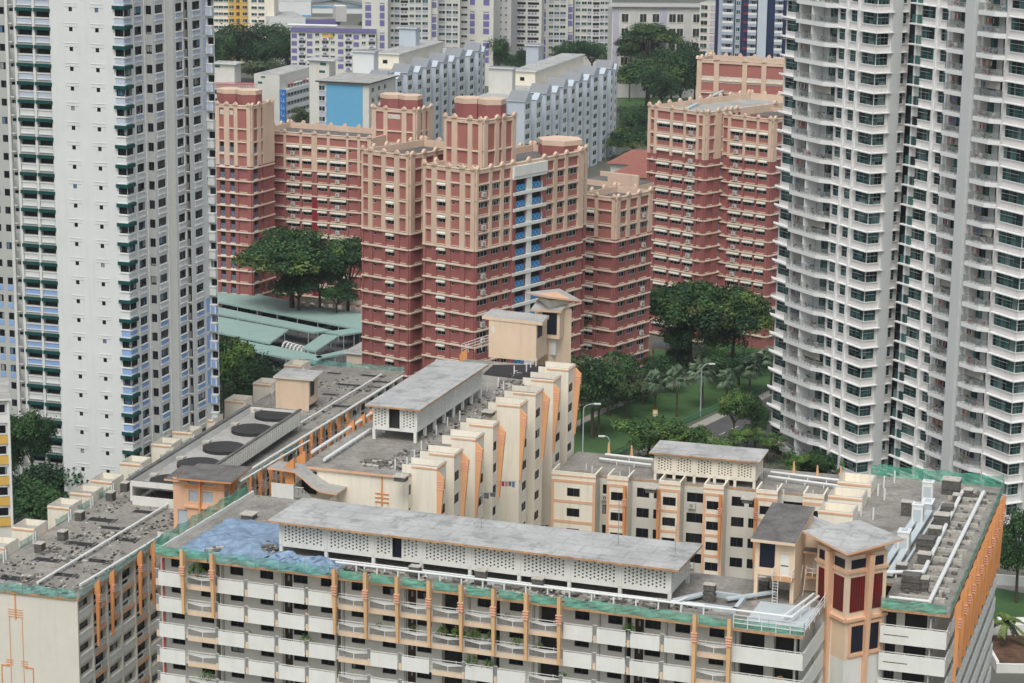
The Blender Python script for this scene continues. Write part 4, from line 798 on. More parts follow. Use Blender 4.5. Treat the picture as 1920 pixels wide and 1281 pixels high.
def frame_t(b, L):
    m = MT['pink_band' if 0 else 'pale_peach']
    b.box(LOC, .0, .38, 0, .05, 0, 19.9, MT['peach']); b.box(LOC, L-.38, L, 0, .05, 0, 19.9, MT['peach'])
    for k in range(7): z = 19.9-.35-FH*k; b.box(LOC, .38, L-.38, .0, .05, z-.02, z+.35, MT['peach'])
for i, (a, c) in enumerate(bx_): back.rep('peach_frame', tmpl(frame_t, c-a), FB, a, .002, ZW-20.1, 3)
for i in (1, 2, 3, 4): back.rep('post', tmpl(post_t, 8.6, 'orange'), FB, (bx_[i][1]-.25) if i in (1, 3) else bx_[i][0]+.2, .62, ZW-8.6, 3)
b.wall(FB.sub(LB, 0, 90), 0, WB, 0, ZW-.2, [], iw); b.wall(FB.sub(LB, -WB, 180), -3, LB, 0, ZW-.2, [], iw); b.obj('wall', back.o)
b = MB(); slabroof(b, [FB.xy(-3, -PJ), FB.xy(LB, -PJ), FB.xy(LB, -WB), FB.xy(-3, -WB)], ZW, .3); b.obj('roof', back.o)
for a_ in ([(1135, 852), (1225, 862)], [(1124, 860), (1222, 872)], [(1445, 885), (1585, 902)], [(1440, 893), (1580, 912)]): pipe_run(FB, L2(FB, a_, ZW+.6), ZW+.6, .17, 'roof_pipe', back.o, st=2.5)
for px, py in ((1140, 852), (1183, 857), (1487, 888), (1531, 895), (1575, 898)):
    u, n = lc(FB, px, py, ZW); b = MB(); b.hexa([FB.P(u-.1, n, ZW), FB.P(u+.35, n, ZW), FB.P(u+.35, n+.1, ZW), FB.P(u-.1, n+.1, ZW)], [FB.P(u, n, ZW+1.7), FB.P(u+.15, n, ZW+1.7), FB.P(u+.15, n+.1, ZW+1.7), FB.P(u, n+.1, ZW+1.7)], MT['ochre_post']); b.obj('fin', back.o)
q = L2(FB, [(1226, 884), (1413, 906)], ZW+1.15); th3 = tankhouse(FB.sub(q[0][0], q[0][1]), q[1][0]-q[0][0], 5.5, ZW, 2.5, 5, 'tank_room', 'short pierced cream tank room on the low block in front of the green trees', over=.6, leg=1.15, wm='cream_wall')
for px, py in ((1099, 886), (1110, 890), (1162, 900), (1180, 893), (1287, 902), (1302, 905), (1341, 918), (1360, 915), (1457, 927), (1469, 934), (1524, 936)): u, n = lc(FB, px, py, ZW); back.rep('vent_pipe', tmpl(pole_t, 1.2, .08, 'pipe_white', 7), FB, u, n, ZW, .3)
lid(FB, *lc(FB, 1221, 915, ZW+.5), ZW, 'pale-lidded green roof hatch between two peach-framed bays left of the short tank room legs'); lid(FB, *lc(FB, 1402, 935, ZW+.5), ZW, 'pale-lidded green roof hatch right of the short tank room')
# =====================================================  RIGHT WING (runs back at the right edge)
ZR = 32.0; FR, LR = fr2(at(1775, 1152, ZR), at(1877, 915, ZR)); WR = 15.0; right = T('corner_block', 'right-hand block beyond the lift tower, with a row of orange posts down its side', 'apartment block', (*FR.xy(LR/2, -7), 0))
b = MB(); COR = 1.4; NE = -(lc(FR, 1775, 1152, ZR)[1]-lc(FR, 1650, 1143, ZR)[1]); NE = max(-9.5, NE); EW = -NE; E = FR.sub(0, NE, -90)
fzr = [ZR-.3-FH*(k+1) for k in range(10)]
b.wall(FR.sub(0, -COR), 0, LR, 0, ZR-.3, [(i*3.3+.4, i*3.3+2.4, [(z+1.1, z+2.3) for z in fzr]) for i in range(int(LR/3.3))], gw, .2, MT['dark_room'])
E2_ = FR.sub(COR, NE, -90); b.wall(E2_, 0, EW-COR, 0, ZR-.3, [(EW-4.2, EW-2, [(z+.1, z+2.3) for z in fzr]), (.3, EW-5, [(z+.1, z+2.2) for z in fzr])], gw, .3, MT['dark_room'])
b.wall(FR.sub(LR, 0, 90), 0, WR, 0, ZR-.3, [], iw); b.wall(FR.sub(LR, -WR, 180), 0, LR, 0, ZR-.3, [], iw)
for z in fzr: b.box(FR, .0, LR, -COR, -.02, z-.18, z, gw); b.box(E, .0, EW, -COR, -.02, z-.18, z, gw)
b.obj('wall', right.o)
b = MB()
slabroof(b, [FR.xy(-.2, .35), FR.xy(LR+.2, .35), FR.xy(LR+.2, -WR), FR.xy(7.5, -WR), FR.xy(7.5, NE), FR.xy(-.2, NE)], ZR, .28); b.obj('roof', right.o)
for z in fzr:
    b = MB(); b.box(E, 0, EW+.1, 0, .12, z-.5, z+1.25, MT['parapet_white']); b.box(E, 0, EW+.1, .02, .1, z+1.38, z+1.44, MT['rail_white']); b.box(FR, -.1, 3.2, 0, .12, z-.5, z+1.25, MT['parapet_white']); b.box(E, .4, 2.8, .12, .14, z+.35, z+.42, MT['frame_dark'])
    for q in range(4): b.box(E, .4+q*2.1, .46+q*2.1, .03, .09, z+1.25, z+1.38, MT['rail_white'])
    b.obj('corner_parapet', right.o)
    for i in range(13): right.rep('parapet_panel', tmpl(panel_t, 3.05, 1.5), FR, 3.4+i*3.3, .1, z-.35, 4)
for i in range(12): right.rep('post', tmpl(post_t, 8.3, 'orange'), FR, 1.2+i*3.35+(1 if i > 0 else 0), .75, ZR-7.1, 5)
netting(E, .0, EW, .2, ZR, ZR+1.1, right.o, 'net_green'); netting(FR, 0, LR, .3, ZR, ZR+1., right.o, 'net_green'); netting(FR.sub(LR, 0, 90), -.2, WR, .2, ZR, ZR+1.5, right.o, 'net_green')
pipe_run(FR, [(10.6, -3.8), (LR-5, -3.8)], ZR+.6, .22, 'roof_pipe', right.o, st=3.5); pipe_run(FR, [(1.5, -1.9), (LR-4.5, -1.5)], ZR+.6, .22, 'roof_pipe', right.o, st=3.5); pipe_run(FR, [(1.5, -1.9), (1.5, NE+.5)], ZR+.6, .15, 'roof_pipe', right.o); pipe_run(FR, [(10.6, -3.8), (8.5, -9)], ZR+.6, .2, 'roof_pipe', right.o)
b = MB()
for i in range(12): u = 3.5+i*3.3; b.box(FR, u-.12, u+.12, -5.2, -.6, ZR, ZR+.4, MT['rubble_pale'])
b.obj('roof_kerb', right.o)
b = MB()
for i in range(160):
    u = RN.uniform(2, LR-3); n = RN.uniform(-5.2, -.5); s = RN.uniform(.1, .35); G = FR.sub(u, n, RN.uniform(0, 90)); b.box(G, -s, s, -s*.5, s*.5, ZR, ZR+RN.uniform(.1, .35), MT['rubble' if RN.random() < .8 else 'rubble_pale'])
b.top('roof_rubble', 'loose broken slabs strewn between the two white pipes on the right-hand roof', 'rubble', kind='stuff')
SL_ = ['nearest the lift tower', 'second beyond the lift tower', 'third beyond the lift tower', 'beside the bend of the white pipe', 'left of the white pipe near its middle', 'just past the middle of the pipe', 'two thirds along the pipe', 'near the far green net', 'tallest one by the far green net', 'standing alone left of the ducts']
for q, (px, py, w, h) in enumerate(((1690, 1078, 1.2, 1.2), (1708, 1106, 2.0, 1.7), (1727, 1106, 1.6, 1.3), (1733, 1060, 1.5, 1.3), (1735, 1033, 2.0, 1.5), (1752, 1015, 1.5, 1.6), (1765, 990, 1.8, 1.5), (1776, 968, 1.5, 1.3), (1783, 925, 2.2, 1.7), (1700, 966, 1.3, 1.6))):
    stack(FR, *lc(FR, px, py, ZR), ZR, w*.8, w*.9, h*1.05, 'dark slab stack on the right-hand roof, '+SL_[q], 'slab stacks on the right-hand roof', cap=q % 3 != 1)
for q, (px, py) in enumerate(((1772, 985), (1795, 940), (1815, 930))): stack(FR, *lc(FR, px, py, ZR), ZR, 1.2, 1.0, .8, ['low capped slab stack right of the pipe at mid length', 'low slab stack between the pipe ends', 'lowest slab stack by the far pipe end'][q], 'slab stacks on the right-hand roof')
# ducts
b = MB(); m = MT['duct_blue']; a = lc(FR, 1655, 1090, ZR); c = lc(FR, 1735, 965, ZR)
G, L = fr2(FR.xy(*a), FR.xy(*c)); b.box(G, 0, L, -.9, -.2, ZR+.3, ZR+.6, m); b.box(G, 1, L, .1, .8, ZR+.3, ZR+.6, m); b.box(G, 2, L+4, 1.2, 1.4, ZR+.2, ZR+.5, m); b.obj('duct', right.o)
for q, (px, py, w, h) in enumerate(((1694, 1035, 1.7, 2.3), (1720, 985, 1.3, 2.4), (1739, 955, 2.4, .9), (1739, 940, 1.2, 2.3))):
    u, n = lc(FR, px, py, ZR); b = MB(); b.box(FR, u-w*.5, u+w*.5, n-.6, n+.6, ZR, ZR+h, MT['white_paint' if q != 2 else 'duct_blue'], MT['duct_blue']); b.box(FR, u-w*.5-.06, u+w*.5+.06, n-.66, n+.66, ZR+h, ZR+h+.07, MT['pipe_white']); b.box(FR, u-w*.5-.03, u-w*.5, n-.4, n+.4, ZR+h*.2, ZR+h*.8, MT['duct_blue']); b.box(FR, u-w*.2, u+w*.2, n-.3, n+.3, ZR+h+.07, ZR+h+.2, MT['duct_blue'])
    b.top('duct_housing', ['boxy white duct housing behind the flared tower roof', 'upright white duct housing in the middle of the right-hand roof', 'low pale blue duct housing on the right-hand roof', 'stepped white duct housing farthest back on the right-hand roof'][q], 'duct housing', 'duct housings on the right-hand roof')
for j, (u, w) in enumerate(((39.6, 4), (33.5, 3.6), (27.3, 3.4))):
    b = MB(); n0, n1 = -17.4, -13.6; zt = ZR+1.5
    b.prism([FR.xy(u-w/2, n0), FR.xy(u-w/2, -15.02), FR.xy(u+w/2, -15.02), FR.xy(u+w/2, n0)][::-1], 0, ZR, cw)
    for a0, a1, m0, m1 in ((u-w/2, u-w/2+.2, n0, n1), (u+w/2-.2, u+w/2, n0, n1), (u-w/2+.2, u+w/2-.2, n0, n0+.2), (u-w/2+.2, u+w/2-.2, n1-.2, n1)): b.box(FR, a0, a1, m0, m1, ZR, zt, cw, MT['roof_slab_pale'])
    b.box(FR, u-w/2-.08, u-w/2-.01, n0-.04, n1+.04, zt-.35, zt-.15, MT['peach']); b.obj('roof_bay', right.o)
for px, py in ((1657, 915), (1677, 905), (1646, 930), (1658, 938), (1637, 975), (1614, 968)): u, n = lc(FR, px, py, ZR); right.rep('vent_pipe', tmpl(pole_t, 1.4, .1, 'pipe_white', 7), FR, u, n, ZR, .3)
# =====================================================  RED AND CREAM CLUSTER
mat('red_wall', (.335, .125, .115), var=.12, streak=.25, streakcol=(.17, .055, .055)); mat('red_panel', (.40, .165, .14), var=.06); mat('red_dark', (.26, .02, .04), var=.05)
mat('cream_trim', (.68, .52, .40), var=.09, streak=.22, streakcol=(.3, .2, .12)); mat('band_cream', (.74, .64, .52), var=.06, streak=.1); mat('hood_white', (.68, .66, .58), var=.1)
mat('blue_panel', (.02, .20, .48), rough=.5, var=.1); mat('lattice', (.35, .6, .75), rough=.5); mat('grille_blue', (.28, .36, .50), rough=.5)
glass('glass_red', [(0, (.012, .02, .02)), (.6, (.03, .045, .045)), (.85, (.10, .14, .14))], cell=(.9, .9, 2.8))
def lattice_t(b, w, h, m='blue_panel', l='lattice'):
    b.box(LOC, 0, w, 0, .06, 0, h, MT[m]); n = max(2, int(w/1.1)); L = MT[l]
    for i in range(n):
        x0, x1 = w*i/n, w*(i+1)/n
        for a, c in ((x0, x1), (x1, x0)): b.face([(a-.06, -.08, .05), (a+.06, -.08, .05), (c+.06, -.08, h-.05), (c-.06, -.08, h-.05)], L)
def grille_t(b, w, h):
    M = MT['grille_blue']; b.box(LOC, 0, w, 0, .05, h-.06, h, M); b.box(LOC, 0, w, 0, .05, 0, .06, M)
    for a, c in ((0, w), (w, 0)): b.face([(a-.05, -.06, .05), (a+.05, -.06, .05), (c+.05, -.06, h-.05), (c-.05, -.06, h-.05)], M)
    for i in range(6): x = w*(i+.5)/6; b.box(LOC, x-.03, x+.03, 0, .04, .05, h, M)
    b.box(LOC, -.12, w+.12, -.02, .25, -.28, -.02, MT['band_cream'])
def finial_t(b, w=1.0, h=.7, d=.4, m='cream_trim'):
    M = MT[m]; lo = [(-w/2, -d, 0), (w/2, -d, 0), (w/2, d*.3, 0), (-w/2, d*.3, 0)]
    f = [(-w/2, 0), (w/2, 0), (w/2, h*.35), (0, h), (-w/2, h*.35)]
    b.hexa([(x, -d, z) for x, z in f], [(x, d*.3, z) for x, z in f], M)
def latband_t(b, w, h):
    b.box(LOC, 0, w, 0, .05, 0, h, MT['hood_white']); n = max(2, int(w/1.3))
    for i in range(n):
        x0, x1 = w*i/n, w*(i+1)/n
        for a, c in ((x0, x1), (x1, x0)): b.face([(a-.06, -.07, .05), (a+.06, -.07, .05), (c+.06, -.07, h-.05), (c-.06, -.07, h-.05)], MT['cream_trim'])
def redface(t, b, F, L, ztop, cols, cf, z0=0, cap=2.7, tiers=None, latrow=False):
    """cols: (ua, ub, kind). everything between the columns is pilaster"""
    rw = MT['red_wall']; st = []; nf = int((ztop-cap-z0)/FH); zb0 = ztop-cap; zc = ztop-cap-cf*FH
    H = lambda k: zb0-FH*k
    for a, c, kind in cols:
        zs = []; w = c-a
        for k in range(nf):
            z = H(k)
            if kind in ('w', 'wa', 'wh', 'wha'):
                h = 1.0 if kind != 'wh' and kind != 'wha' else .95; top = z-.2 if kind[1:2] != 'h' else z-.45
                zs.append((top-h, top)); t.rep('window', tmpl(win, w-.1, h, 2 if w > 2.4 else 1, 'frame_white', 'glass_red', .05), F, a+.05, -.05, top-h, w*h)
                if kind[1:2] == 'h': t.rep('window_hood', tmpl(hood, w-.1, .62, 'hood_white', .5), F, a+.05, 0, z-.6, 1.5*w)
                if kind.endswith('a') and (k % 3 != 1 or kind == 'wha'): t.rep('air_conditioner', tmpl(acunit, .95, .75), F, a+w*.35, .02, top-h-.85, .8)
            elif kind == 's':
                zs.append((z-.85, z-.35)); t.rep('window', tmpl(win, .55, .5, 0, 'frame_white', 'glass_red', .05), F, a+.05, -.05, z-.85, .3)
                b.box(F, a+.25, c-.15, .001, .1, z-2.35, z-2.25, MT['band_cream'])
            elif kind == 'b':
                zs.append((z-2.35, z-.15)); t.rep('balcony_panel', tmpl(lattice_t, w, 1.15), F, a, .0, z-2.35, w*1.2)
            elif kind == 'v':
                if k >= 1: zs.append((z-2.3, z-.15)); t.rep('balcony_grille', tmpl(grille_t, w, 1.2), F, a, -.02, z-2.3, w)
            elif kind == 'r': b.box(F, a, c, .001, .02, z-FH+.25, z, MT['red_dark'])
            if kind in ('w', 'wa', 'wh', 'wha', 'p'): b.box(F, a+.12, c-.12, .001, .1, z-2.38, z-2.28, MT['band_cream'])
        wd = {'s': .65}.get(kind, w)
        st.append((a+(.05 if kind == 's' else 0), a+wd-(.0 if kind != 's' else .05), zs))
    st = [(a, c, z) for a, c, z in st]
    zcc = max(z0, zc)
    if zc > z0: b.wall(F, 0, L, z0, zc, [(a, c, [q for q in z if q[0] < zc]) for a, c, z in st], rw, .25, MT['dark_room'])
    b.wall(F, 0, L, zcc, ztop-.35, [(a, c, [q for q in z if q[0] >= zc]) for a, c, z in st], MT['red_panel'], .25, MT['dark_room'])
    # pilasters
    x = 0; ps = []
    for a, c, k in sorted(cols)+[(L, L, '')]:
        if a-x > .12: ps.append((x, a))
        x = c
    for a, c in ps:
        b.box(F, a, c, .002, .3, zc, ztop-.02, MT['cream_trim']); b.box(F, a+.04, c-.04, .002, .22, z0, zc, rw)
        t.rep('finial', tmpl(finial_t, min(1.1, c-a+.1)), F, (a+c)/2, .12, ztop, .5)
    # cornice and floor bands
    b.box(F, -.02, L+.02, -.3, .2, ztop-.4, ztop, MT['cream_trim']); b.box(F, -.02, L+.02, .2, .28, ztop-.12, ztop-.02, MT['band_cream'])
    b.box(F, 0, L, .002, .25, ztop-.75, ztop-.4, MT['cream_trim'])
    for k in range(nf+1):
        z = H(k)
        b.box(F, 0, L, .003, (.27 if z > zc-.1 else .4), z, z+.26, MT['band_cream'])
        if z > zc+.1: pass
    if latrow:
        for a, c, k in cols: t.rep('lattice_band', tmpl(latband_t, c-a, 1.25), F, a, .0, zb0-.9, 3)
LAST = []
def redblock(name, label, corner, Y, aL, lpx, rpx, cl, cr, cf, depth=None, z0=0, zref=None, roof='roof_lichen', capd=2.7, latrow=False, group='red and cream apartment towers', lowr=None):
    x, y, ztop = atY(corner[0], corner[1], Y); P = (x, y); FLc = Fr(P, aL); l = FLc.U(lpx, ztop); F = FLc.sub(l, 0); LLn = -l; G = Fr(P, aL+90)
    Lr = G.U(rpx, ztop) if rpx else depth; D = depth or Lr
    t = T(name, label, 'apartment tower', (*F.xy(LLn/2, -D/2), z0), group); b = MB()
    fx = lambda F_, lst: [(F_.U(a, ztop), F_.U(c, ztop), k) for a, c, k in lst]
    redface(t, b, F, LLn, ztop, fx(F, cl), cf, z0, capd, latrow=latrow)
    if Lr > .5: redface(t, b, G, D, ztop, [q for q in fx(G, cr) if q[1] <= D+.01], cf, z0, capd)
    b.wall(F.sub(LLn, -D, 180), 0, LLn, z0, ztop, [], MT['red_wall']); b.wall(F.sub(0, -D, -90), 0, D, z0, ztop, [], MT['red_wall'])
    b.wall(F.sub(0, -D, 0), 0, .01, z0, z0+.01, [], MT['red_wall']); b.obj('wall', t.o)
    r = MB(); pts = [F.xy(.2, -.2), F.xy(LLn-.2, -.2), F.xy(LLn-.2, -D+.2), F.xy(.2, -D+.2)]; r.prism(pts, ztop-1.5, ztop-1.2, MT['cream_trim'], MT[roof]); r.obj('roof', t.o)
    p = MB()    # rear parapets seen across the roof
    for FF, L in ((F.sub(LLn, -D, 180), LLn), (F.sub(0, -D, -90), D)):
        p.box(FF, .31, L-.31, -.28, -.02, ztop-1.2, ztop, MT['cream_trim']); k = max(1, int(L/3.2))
        for i in range(k+1): t.rep('finial', tmpl(finial_t, .9), FF, min(L-.3, max(.3, L*i/k)), -.05, ztop, .5)
    p.obj('parapet', t.o); LAST[:] = [LLn, D]
    return t, F, G, ztop, LLn, D
def rooftank(t, px, py, Y, r, z0, z1, lx=None, aL=-24, two=True):
    """twin faceted water tanks with cream lids"""
    x, y, _ = atY(px, py, Y); F = Fr((x, y), aL)
    for s in ((-1, 1) if two else (0,)):
        cx = s*r*.62; q = r*(.78 if two else 1.1); pts = [(cx+q*cos(radians(a)), q*.95*sin(radians(a))) for a in (-150, -90, -30, 30, 90, 150)]
        if two: pts = [(u if s*u > .07 else s*.07, n) for u, n in pts]
        P = [F.xy(u, -n) for u, n in pts]; b = MB(); b.prism(P, z0, z1-.9, MT['red_wall']); P2 = [F.xy(u*1.01, -n*1.02) for u, n in pts]; o_ = b.obj('water_tank', t.o); b = MB(); b.prism(P2, z1-.9, z1, MT['cream_trim'], MT['cream_trim']); b.obj('lid', o_)
def rtc(t, F, r, z0, z1):
    c = F.P(LAST[0]*.5, -LAST[1]*.45, 0); q = pr((c[0], c[1], z1)); rooftank(t, q[0], q[1], c[1], r, z0, z1)
# --- a: tall tower at far left
ta, Fa, Ga, za, *_ = redblock('apartment_tower', 'red and cream tower nearest the white tower, with a lattice panel and twin tanks', (470, 199), 505, -24, 390, 497, [(392, 404, 'p'), (411.5, 420.5, 'v'), (430.5, 439, 'v'), (446, 463, 'p')], [(473, 481, 'v'), (487, 491, 'p')], 2.8, depth=9.5, capd=5.2)
ta.rep('lattice_band', tmpl(latband_t, 3.2, 1.0), Fa, Fa.U(412.5, za), .02, za-2.2, 3); rtc(ta, Fa, 3.7, za-1.4, za+2.9)
# --- b: long back wing
tb, Fb, Gb, zb_, LB_, _ = redblock('apartment_tower', 'long red wing behind the umbrella trees, with rows of white window hoods', (697, 259), 509, -24, 484, None, [(489, 507, 'w'), (512, 532.5, 's'), (537, 562.5, 'wha'), (567, 585, 'wh'), (595.5, 614, 'wh'), (619, 650, 'wha'), (654, 671, 's'), (676, 690, 'p')], [], 1.9, depth=14)
b = MB(); a = Fb.U(585.5, zb_); c = Fb.U(595, zb_)
for k in range(4, 14): b.box(Fb, a+.05, c-.05, .23, .26, zb_-2.7-FH*(k+1)+.3, zb_-2.7-FH*k, MT['red_dark'])
b.obj('dark_red_panel', tb.o)
# --- bT: lift tower of the back wing
tt, Ft, Gt, zt_, *_ = redblock('apartment_tower', 'middle red lift tower rising behind, with lattice panel and twin tanks', (780, 207), 512, -24, 698, 807, [(706, 720, 'p'), (727.5, 754, 'p'), (763, 775, 'p')], [(787, 791, 'p'), (796, 801, 'p')], 12, depth=8, z0=20, capd=5.0)
tt.rep('lattice_band', tmpl(latband_t, 3.0, 1.0), Ft, Ft.U(727.5, zt_), .02, zt_-2.2, 3); rtc(tt, Ft, 3.5, zt_-1.4, zt_+2.8)
# --- i: tall slab at right behind
ti, Fi, Gi, zi, *_ = redblock('apartment_tower', 'tallest red block, partly behind the right white towers, with a pale lattice strip', (1500, 121), 516, -22.5, 1308, None, [(1317, 1340, 'p'), (1349.5, 1393, 'p'), (1402, 1429, 'p'), (1438, 1470, 'p')], [], 20, depth=10, capd=4.6)
for a, c in ((1317, 1340), (1349.5, 1393), (1402, 1429), (1438, 1475)): ti.rep('lattice_band', tmpl(latband_t, Fi.U(c, zi)-Fi.U(a, zi), 1.4), Fi, Fi.U(a, zi), .02, zi-5.0, 4)
ti.rep('balcony_grille', tmpl(grille_t, 2.8, 1.2), Fi, Fi.U(1451, zi), .05, zi-14.4, 3)
# --- g and h: right pair
tg, Fg, Gg, zg, LG, DG = redblock('apartment_tower', 'wide red block left of the right-hand pair, with rows of white window hoods', (1325, 211), 478, -43, 1217, 1346, [(1222, 1229, 's'), (1234.5, 1259, 'wh'), (1264, 1284, 'wh'), (1288.5, 1308, 'wha'), (1312.5, 1320, 'p')], [(1329.5, 1340, 'p'), (1352, 1358, 'v'), (1362, 1368, 'v'), (1372, 1378, 'v'), (1382, 1388, 'v')], 2.5, depth=34, roof='roof_old')
b = MB()
for i in range(10): pass
th_, Fh, Gh, zh, *_ = redblock('apartment_tower', 'red block right of the pair, half hidden by the right white tower', (1449, 224), 474, -41, 1354.5, 1476, [(1358.5, 1367, 'p'), (1372, 1396, 'wha'), (1400.5, 1421, 'wh'), (1425.5, 1443, 'wh')], [(1456.5, 1471, 's')], 2.1, depth=16)
b = MB(); b.prism([Fg.xy(LG-2, -14), Fg.xy(LG+6, -14), Fg.xy(LG+6, -30), Fg.xy(LG-2, -30)], 0, zg-1.5, MT['red_wall'], MT['roof_lichen']); G2 = Fg.sub(LG+6, -14, 90)
b.obj('rear_wing', tg.o)
u0 = lc(Fg, 1291, 203, zg-1); b = MB(); g0 = lc(Fg, 1288, 205, zg-1); g1 = lc(Fg, 1370, 165, zg-1); G3, L3 = fr2(Fg.xy(*g0), Fg.xy(*g1)); b.box(G3, 0, L3, -.4, .4, zg-1.2, zg-.7, MT['duct_blue']); b.obj('roof_duct', tg.o)
# --- d: front left wing
td, Fd, Gd, zd, *_ = redblock('apartment_tower', 'narrow red block at the left of the front red group, above the green roof net', (768, 291), 405, -36.4, 679.5, 840, [(682.5, 692, 'p'), (700, 717, 's'), (725, 741, 'wh'), (750.5, 763, 'p')], [(776, 790, 'p'), (797, 812, 'p'), (818, 832, 'p')], 3.9, depth=17)
# --- e: main front block
te, Fe, Ge, ze, LEl, DE = redblock('apartment_tower', 'front red and cream block with a white strip of blue lattice balconies', (892, 319), 395.5, -36.4, 795, 1093, [(800, 811, 'p'), (821, 838, 'wh'), (847, 864, 's'), (874, 884.5, 'p')], [(895.5, 916, 'wa'), (921, 937, 'w'), (943, 956, 'w'), (964, 985.5, 'b'), (994, 1015.5, 'b'), (1023, 1037, 'w'), (1043.5, 1058, 'w'), (1063.5, 1083, 'w')], 3.9)
b = MB(); a, c = Ge.U(958.5, ze), Ge.U(1021, ze); m1 = Ge.U(985.5, ze); m2 = Ge.U(994, ze); wp = MT['parapet_white']
nf = int((ze-2.7)/FH)
for k in range(nf+1): z = ze-2.7-FH*k; b.box(Ge, a, c, .3, .65, z-.12, z+.42, wp)
for x0, x1 in ((m1, m2), (a, Ge.U(964, ze)), (Ge.U(1015.5, ze), c)): b.box(Ge, x0, x1, .29, .5, 0, ze-2.7, wp if x0 == m1 else MT['red_wall'])
b.box(Ge, a, c, .31, .75, ze-2.28, ze-.5, wp); b.obj('balcony_frame', te.o)
# core tower on e
x0, y0, zc_ = atY(906, 226, 402); tc = T('lift_core', 'red and cream lift core tower with faceted twin tanks, on the front red block', 'lift core', (x0, y0, ze-1.2)); Fc = Fr((x0, y0), -36.4); l = Fc.U(834, zc_); Fcl = Fc.sub(l, 0); Gc = Fr((x0, y0), 53.6); Lr = Gc.U(966, zc_); b = MB()
redface(tc, b, Fcl, -l, zc_, [(Fcl.U(a, zc_), Fcl.U(c, zc_), 'p') for a, c in ((839, 849), (859, 879), (887, 899))], 30, ze-1.2, 5.5); redface(tc, b, Gc, Lr, zc_, [(Gc.U(a, zc_), Gc.U(c, zc_), 'p') for a, c in ((913, 927), (934, 940), (947, 959))], 30, ze-1.2, 5.5)
b.wall(Fcl.sub(-l, -Lr, 180), 0, -l, ze-1.2, zc_, [], MT['red_wall']); b.wall(Fcl.sub(0, -Lr, -90), 0, Lr, ze-1.2, zc_, [], MT['red_wall']); b.prism([Fcl.xy(.3, -.3), Fcl.xy(-l-.3, -.3), Fcl.xy(-l-.3, -Lr+.3), Fcl.xy(.3, -Lr+.3)], zc_-1.2, zc_-1, MT['cream_trim'], MT['roof_old']); b.obj('wall', tc.o)
c_ = Fcl.P(-l*.5, -Lr*.5, 0); q = pr((c_[0], c_[1], zc_)); rooftank(tc, q[0], q[1], c_[1], 3.3, zc_-1.1, zc_+3.1, aL=-20)
# rear right piece of e with its own tank, and the side face beyond the corner
b = MB(); E5 = Ge.sub(DE, 0, 0); L5 = E5.U(1110, ze)+.01; redface(te, b, E5.sub(.02, -1.2), max(2.5, L5), ze, [(.5, 2.0, 's')], 3.9, 0); b.obj('wall', te.o)
rooftank(te, 1050, 283, 424, 3.8, ze-1.2, ze+1.6, two=False, aL=10)
# --- f: lower block to the right of e
tf, Ff, Gf, zf_, *_ = redblock('apartment_tower', 'lower red block right of the balcony strip, with a set-back upper storey', (1155, 371), 430, -36.4, 1088.5, 1222, [(1090, 1117, 'wh'), (1123, 1149, 's')], [(1162, 1174, 'w'), (1180, 1194, 'w'), (1199.5, 1215, 'wa')], 1.8)
b = MB(); x1, y1, z1_ = atY(1145, 322, 446); F6 = Fr((x1, y1), -36.4); b.box(F6, -9, 0, -10, -9.7, zf_-1.5, zf_+.5, MT['cream_trim']); b.box(F6, -3.5, 3.5, -4.5, -4.2, zf_-1.5, zf_+1.4, MT['cream_trim']); b.box(F6, -9.0, 3.5, -9.7, -4.6, zf_-1.5, zf_-.4, MT['cream_trim'], MT['roof_lichen']); b.obj('set_back_storey', tf.o)
# =====================================================  WHITE HDB TOWER (left)
mat('tower_white', (.68, .71, .70), var=.05, streak=.14, streakcol=(.35, .36, .34)); mat('tower_grey', (.46, .48, .46), var=.06); mat('tower_sill', (.72, .74, .72), var=.04)
mat('pale_lilac', (.50, .56, .68), var=.05); mat('sky_blue', (.27, .42, .70), var=.05); mat('awning_green', (.006, .075, .07), var=.25, scale=2, rough=.6)
glass('glass_tower', [(0, (.008, .010, .014)), (.7, (.025, .03, .035)), (.86, (.10, .20, .34)), (.9, (.3, .32, .32))], cell=(.8, .8, 2.8))
def awn_t(b, w, d=.38):
    n = max(2, int(w/.55)); M = MT['awning_green']; b.box(LOC, 0, w, 0, d, .56, .62, M)
    for i in range(n): x0, x1 = w*i/n, w*(i+1)/n-.03; b.box(LOC, x0, x1, d-.05, d, .12+.02*(i % 2), .58, M)
    b.box(LOC, 0, .05, 0, d-.06, .15, .56, M); b.box(LOC, w-.05, w, 0, d-.06, .15, .56, M)
def sillpan_t(b, w, h, m): b.box(LOC, 0, w, .0, .04, 0, h, MT[m]); b.box(LOC, -.08, w+.08, 0, .14, h, h+.14, MT['tower_sill']); b.box(LOC, -.08, w+.08, 0, .12, -.14, 0, MT['tower_sill'])
def bigbay_t(b, w, d, m):
    b.box(LOC, 0, w, 0, d, 0, 1.25, MT['tower_white']); b.box(LOC, .2, w-.2, d, d+.03, .1, 1.05, MT[m]); b.box(LOC, -.05, w+.05, 0, d+.1, 1.25, 1.4, MT['tower_sill']); b.box(LOC, w, w+.03, .1, d-.1, .1, 1.05, MT[m])
def grill_t(b, w):
    b.box(LOC, 0, w, -.05, .35, -.12, 0, MT['tower_sill']); M = MT['steel']
    for i in range(7): x = w*(i+.5)/7; b.box(LOC, x-.02, x+.02, .3, .33, 0, 1.1, M)
    b.box(LOC, 0, w, .29, .34, 1.1, 1.16, M); b.box(LOC, 0, .04, 0, .33, 1.1, 1.16, M)
lt_t = T('apartment_tower', 'tall white tower with green awnings and blue panels at the left of the photo', 'apartment tower', (-62, 345, 0))
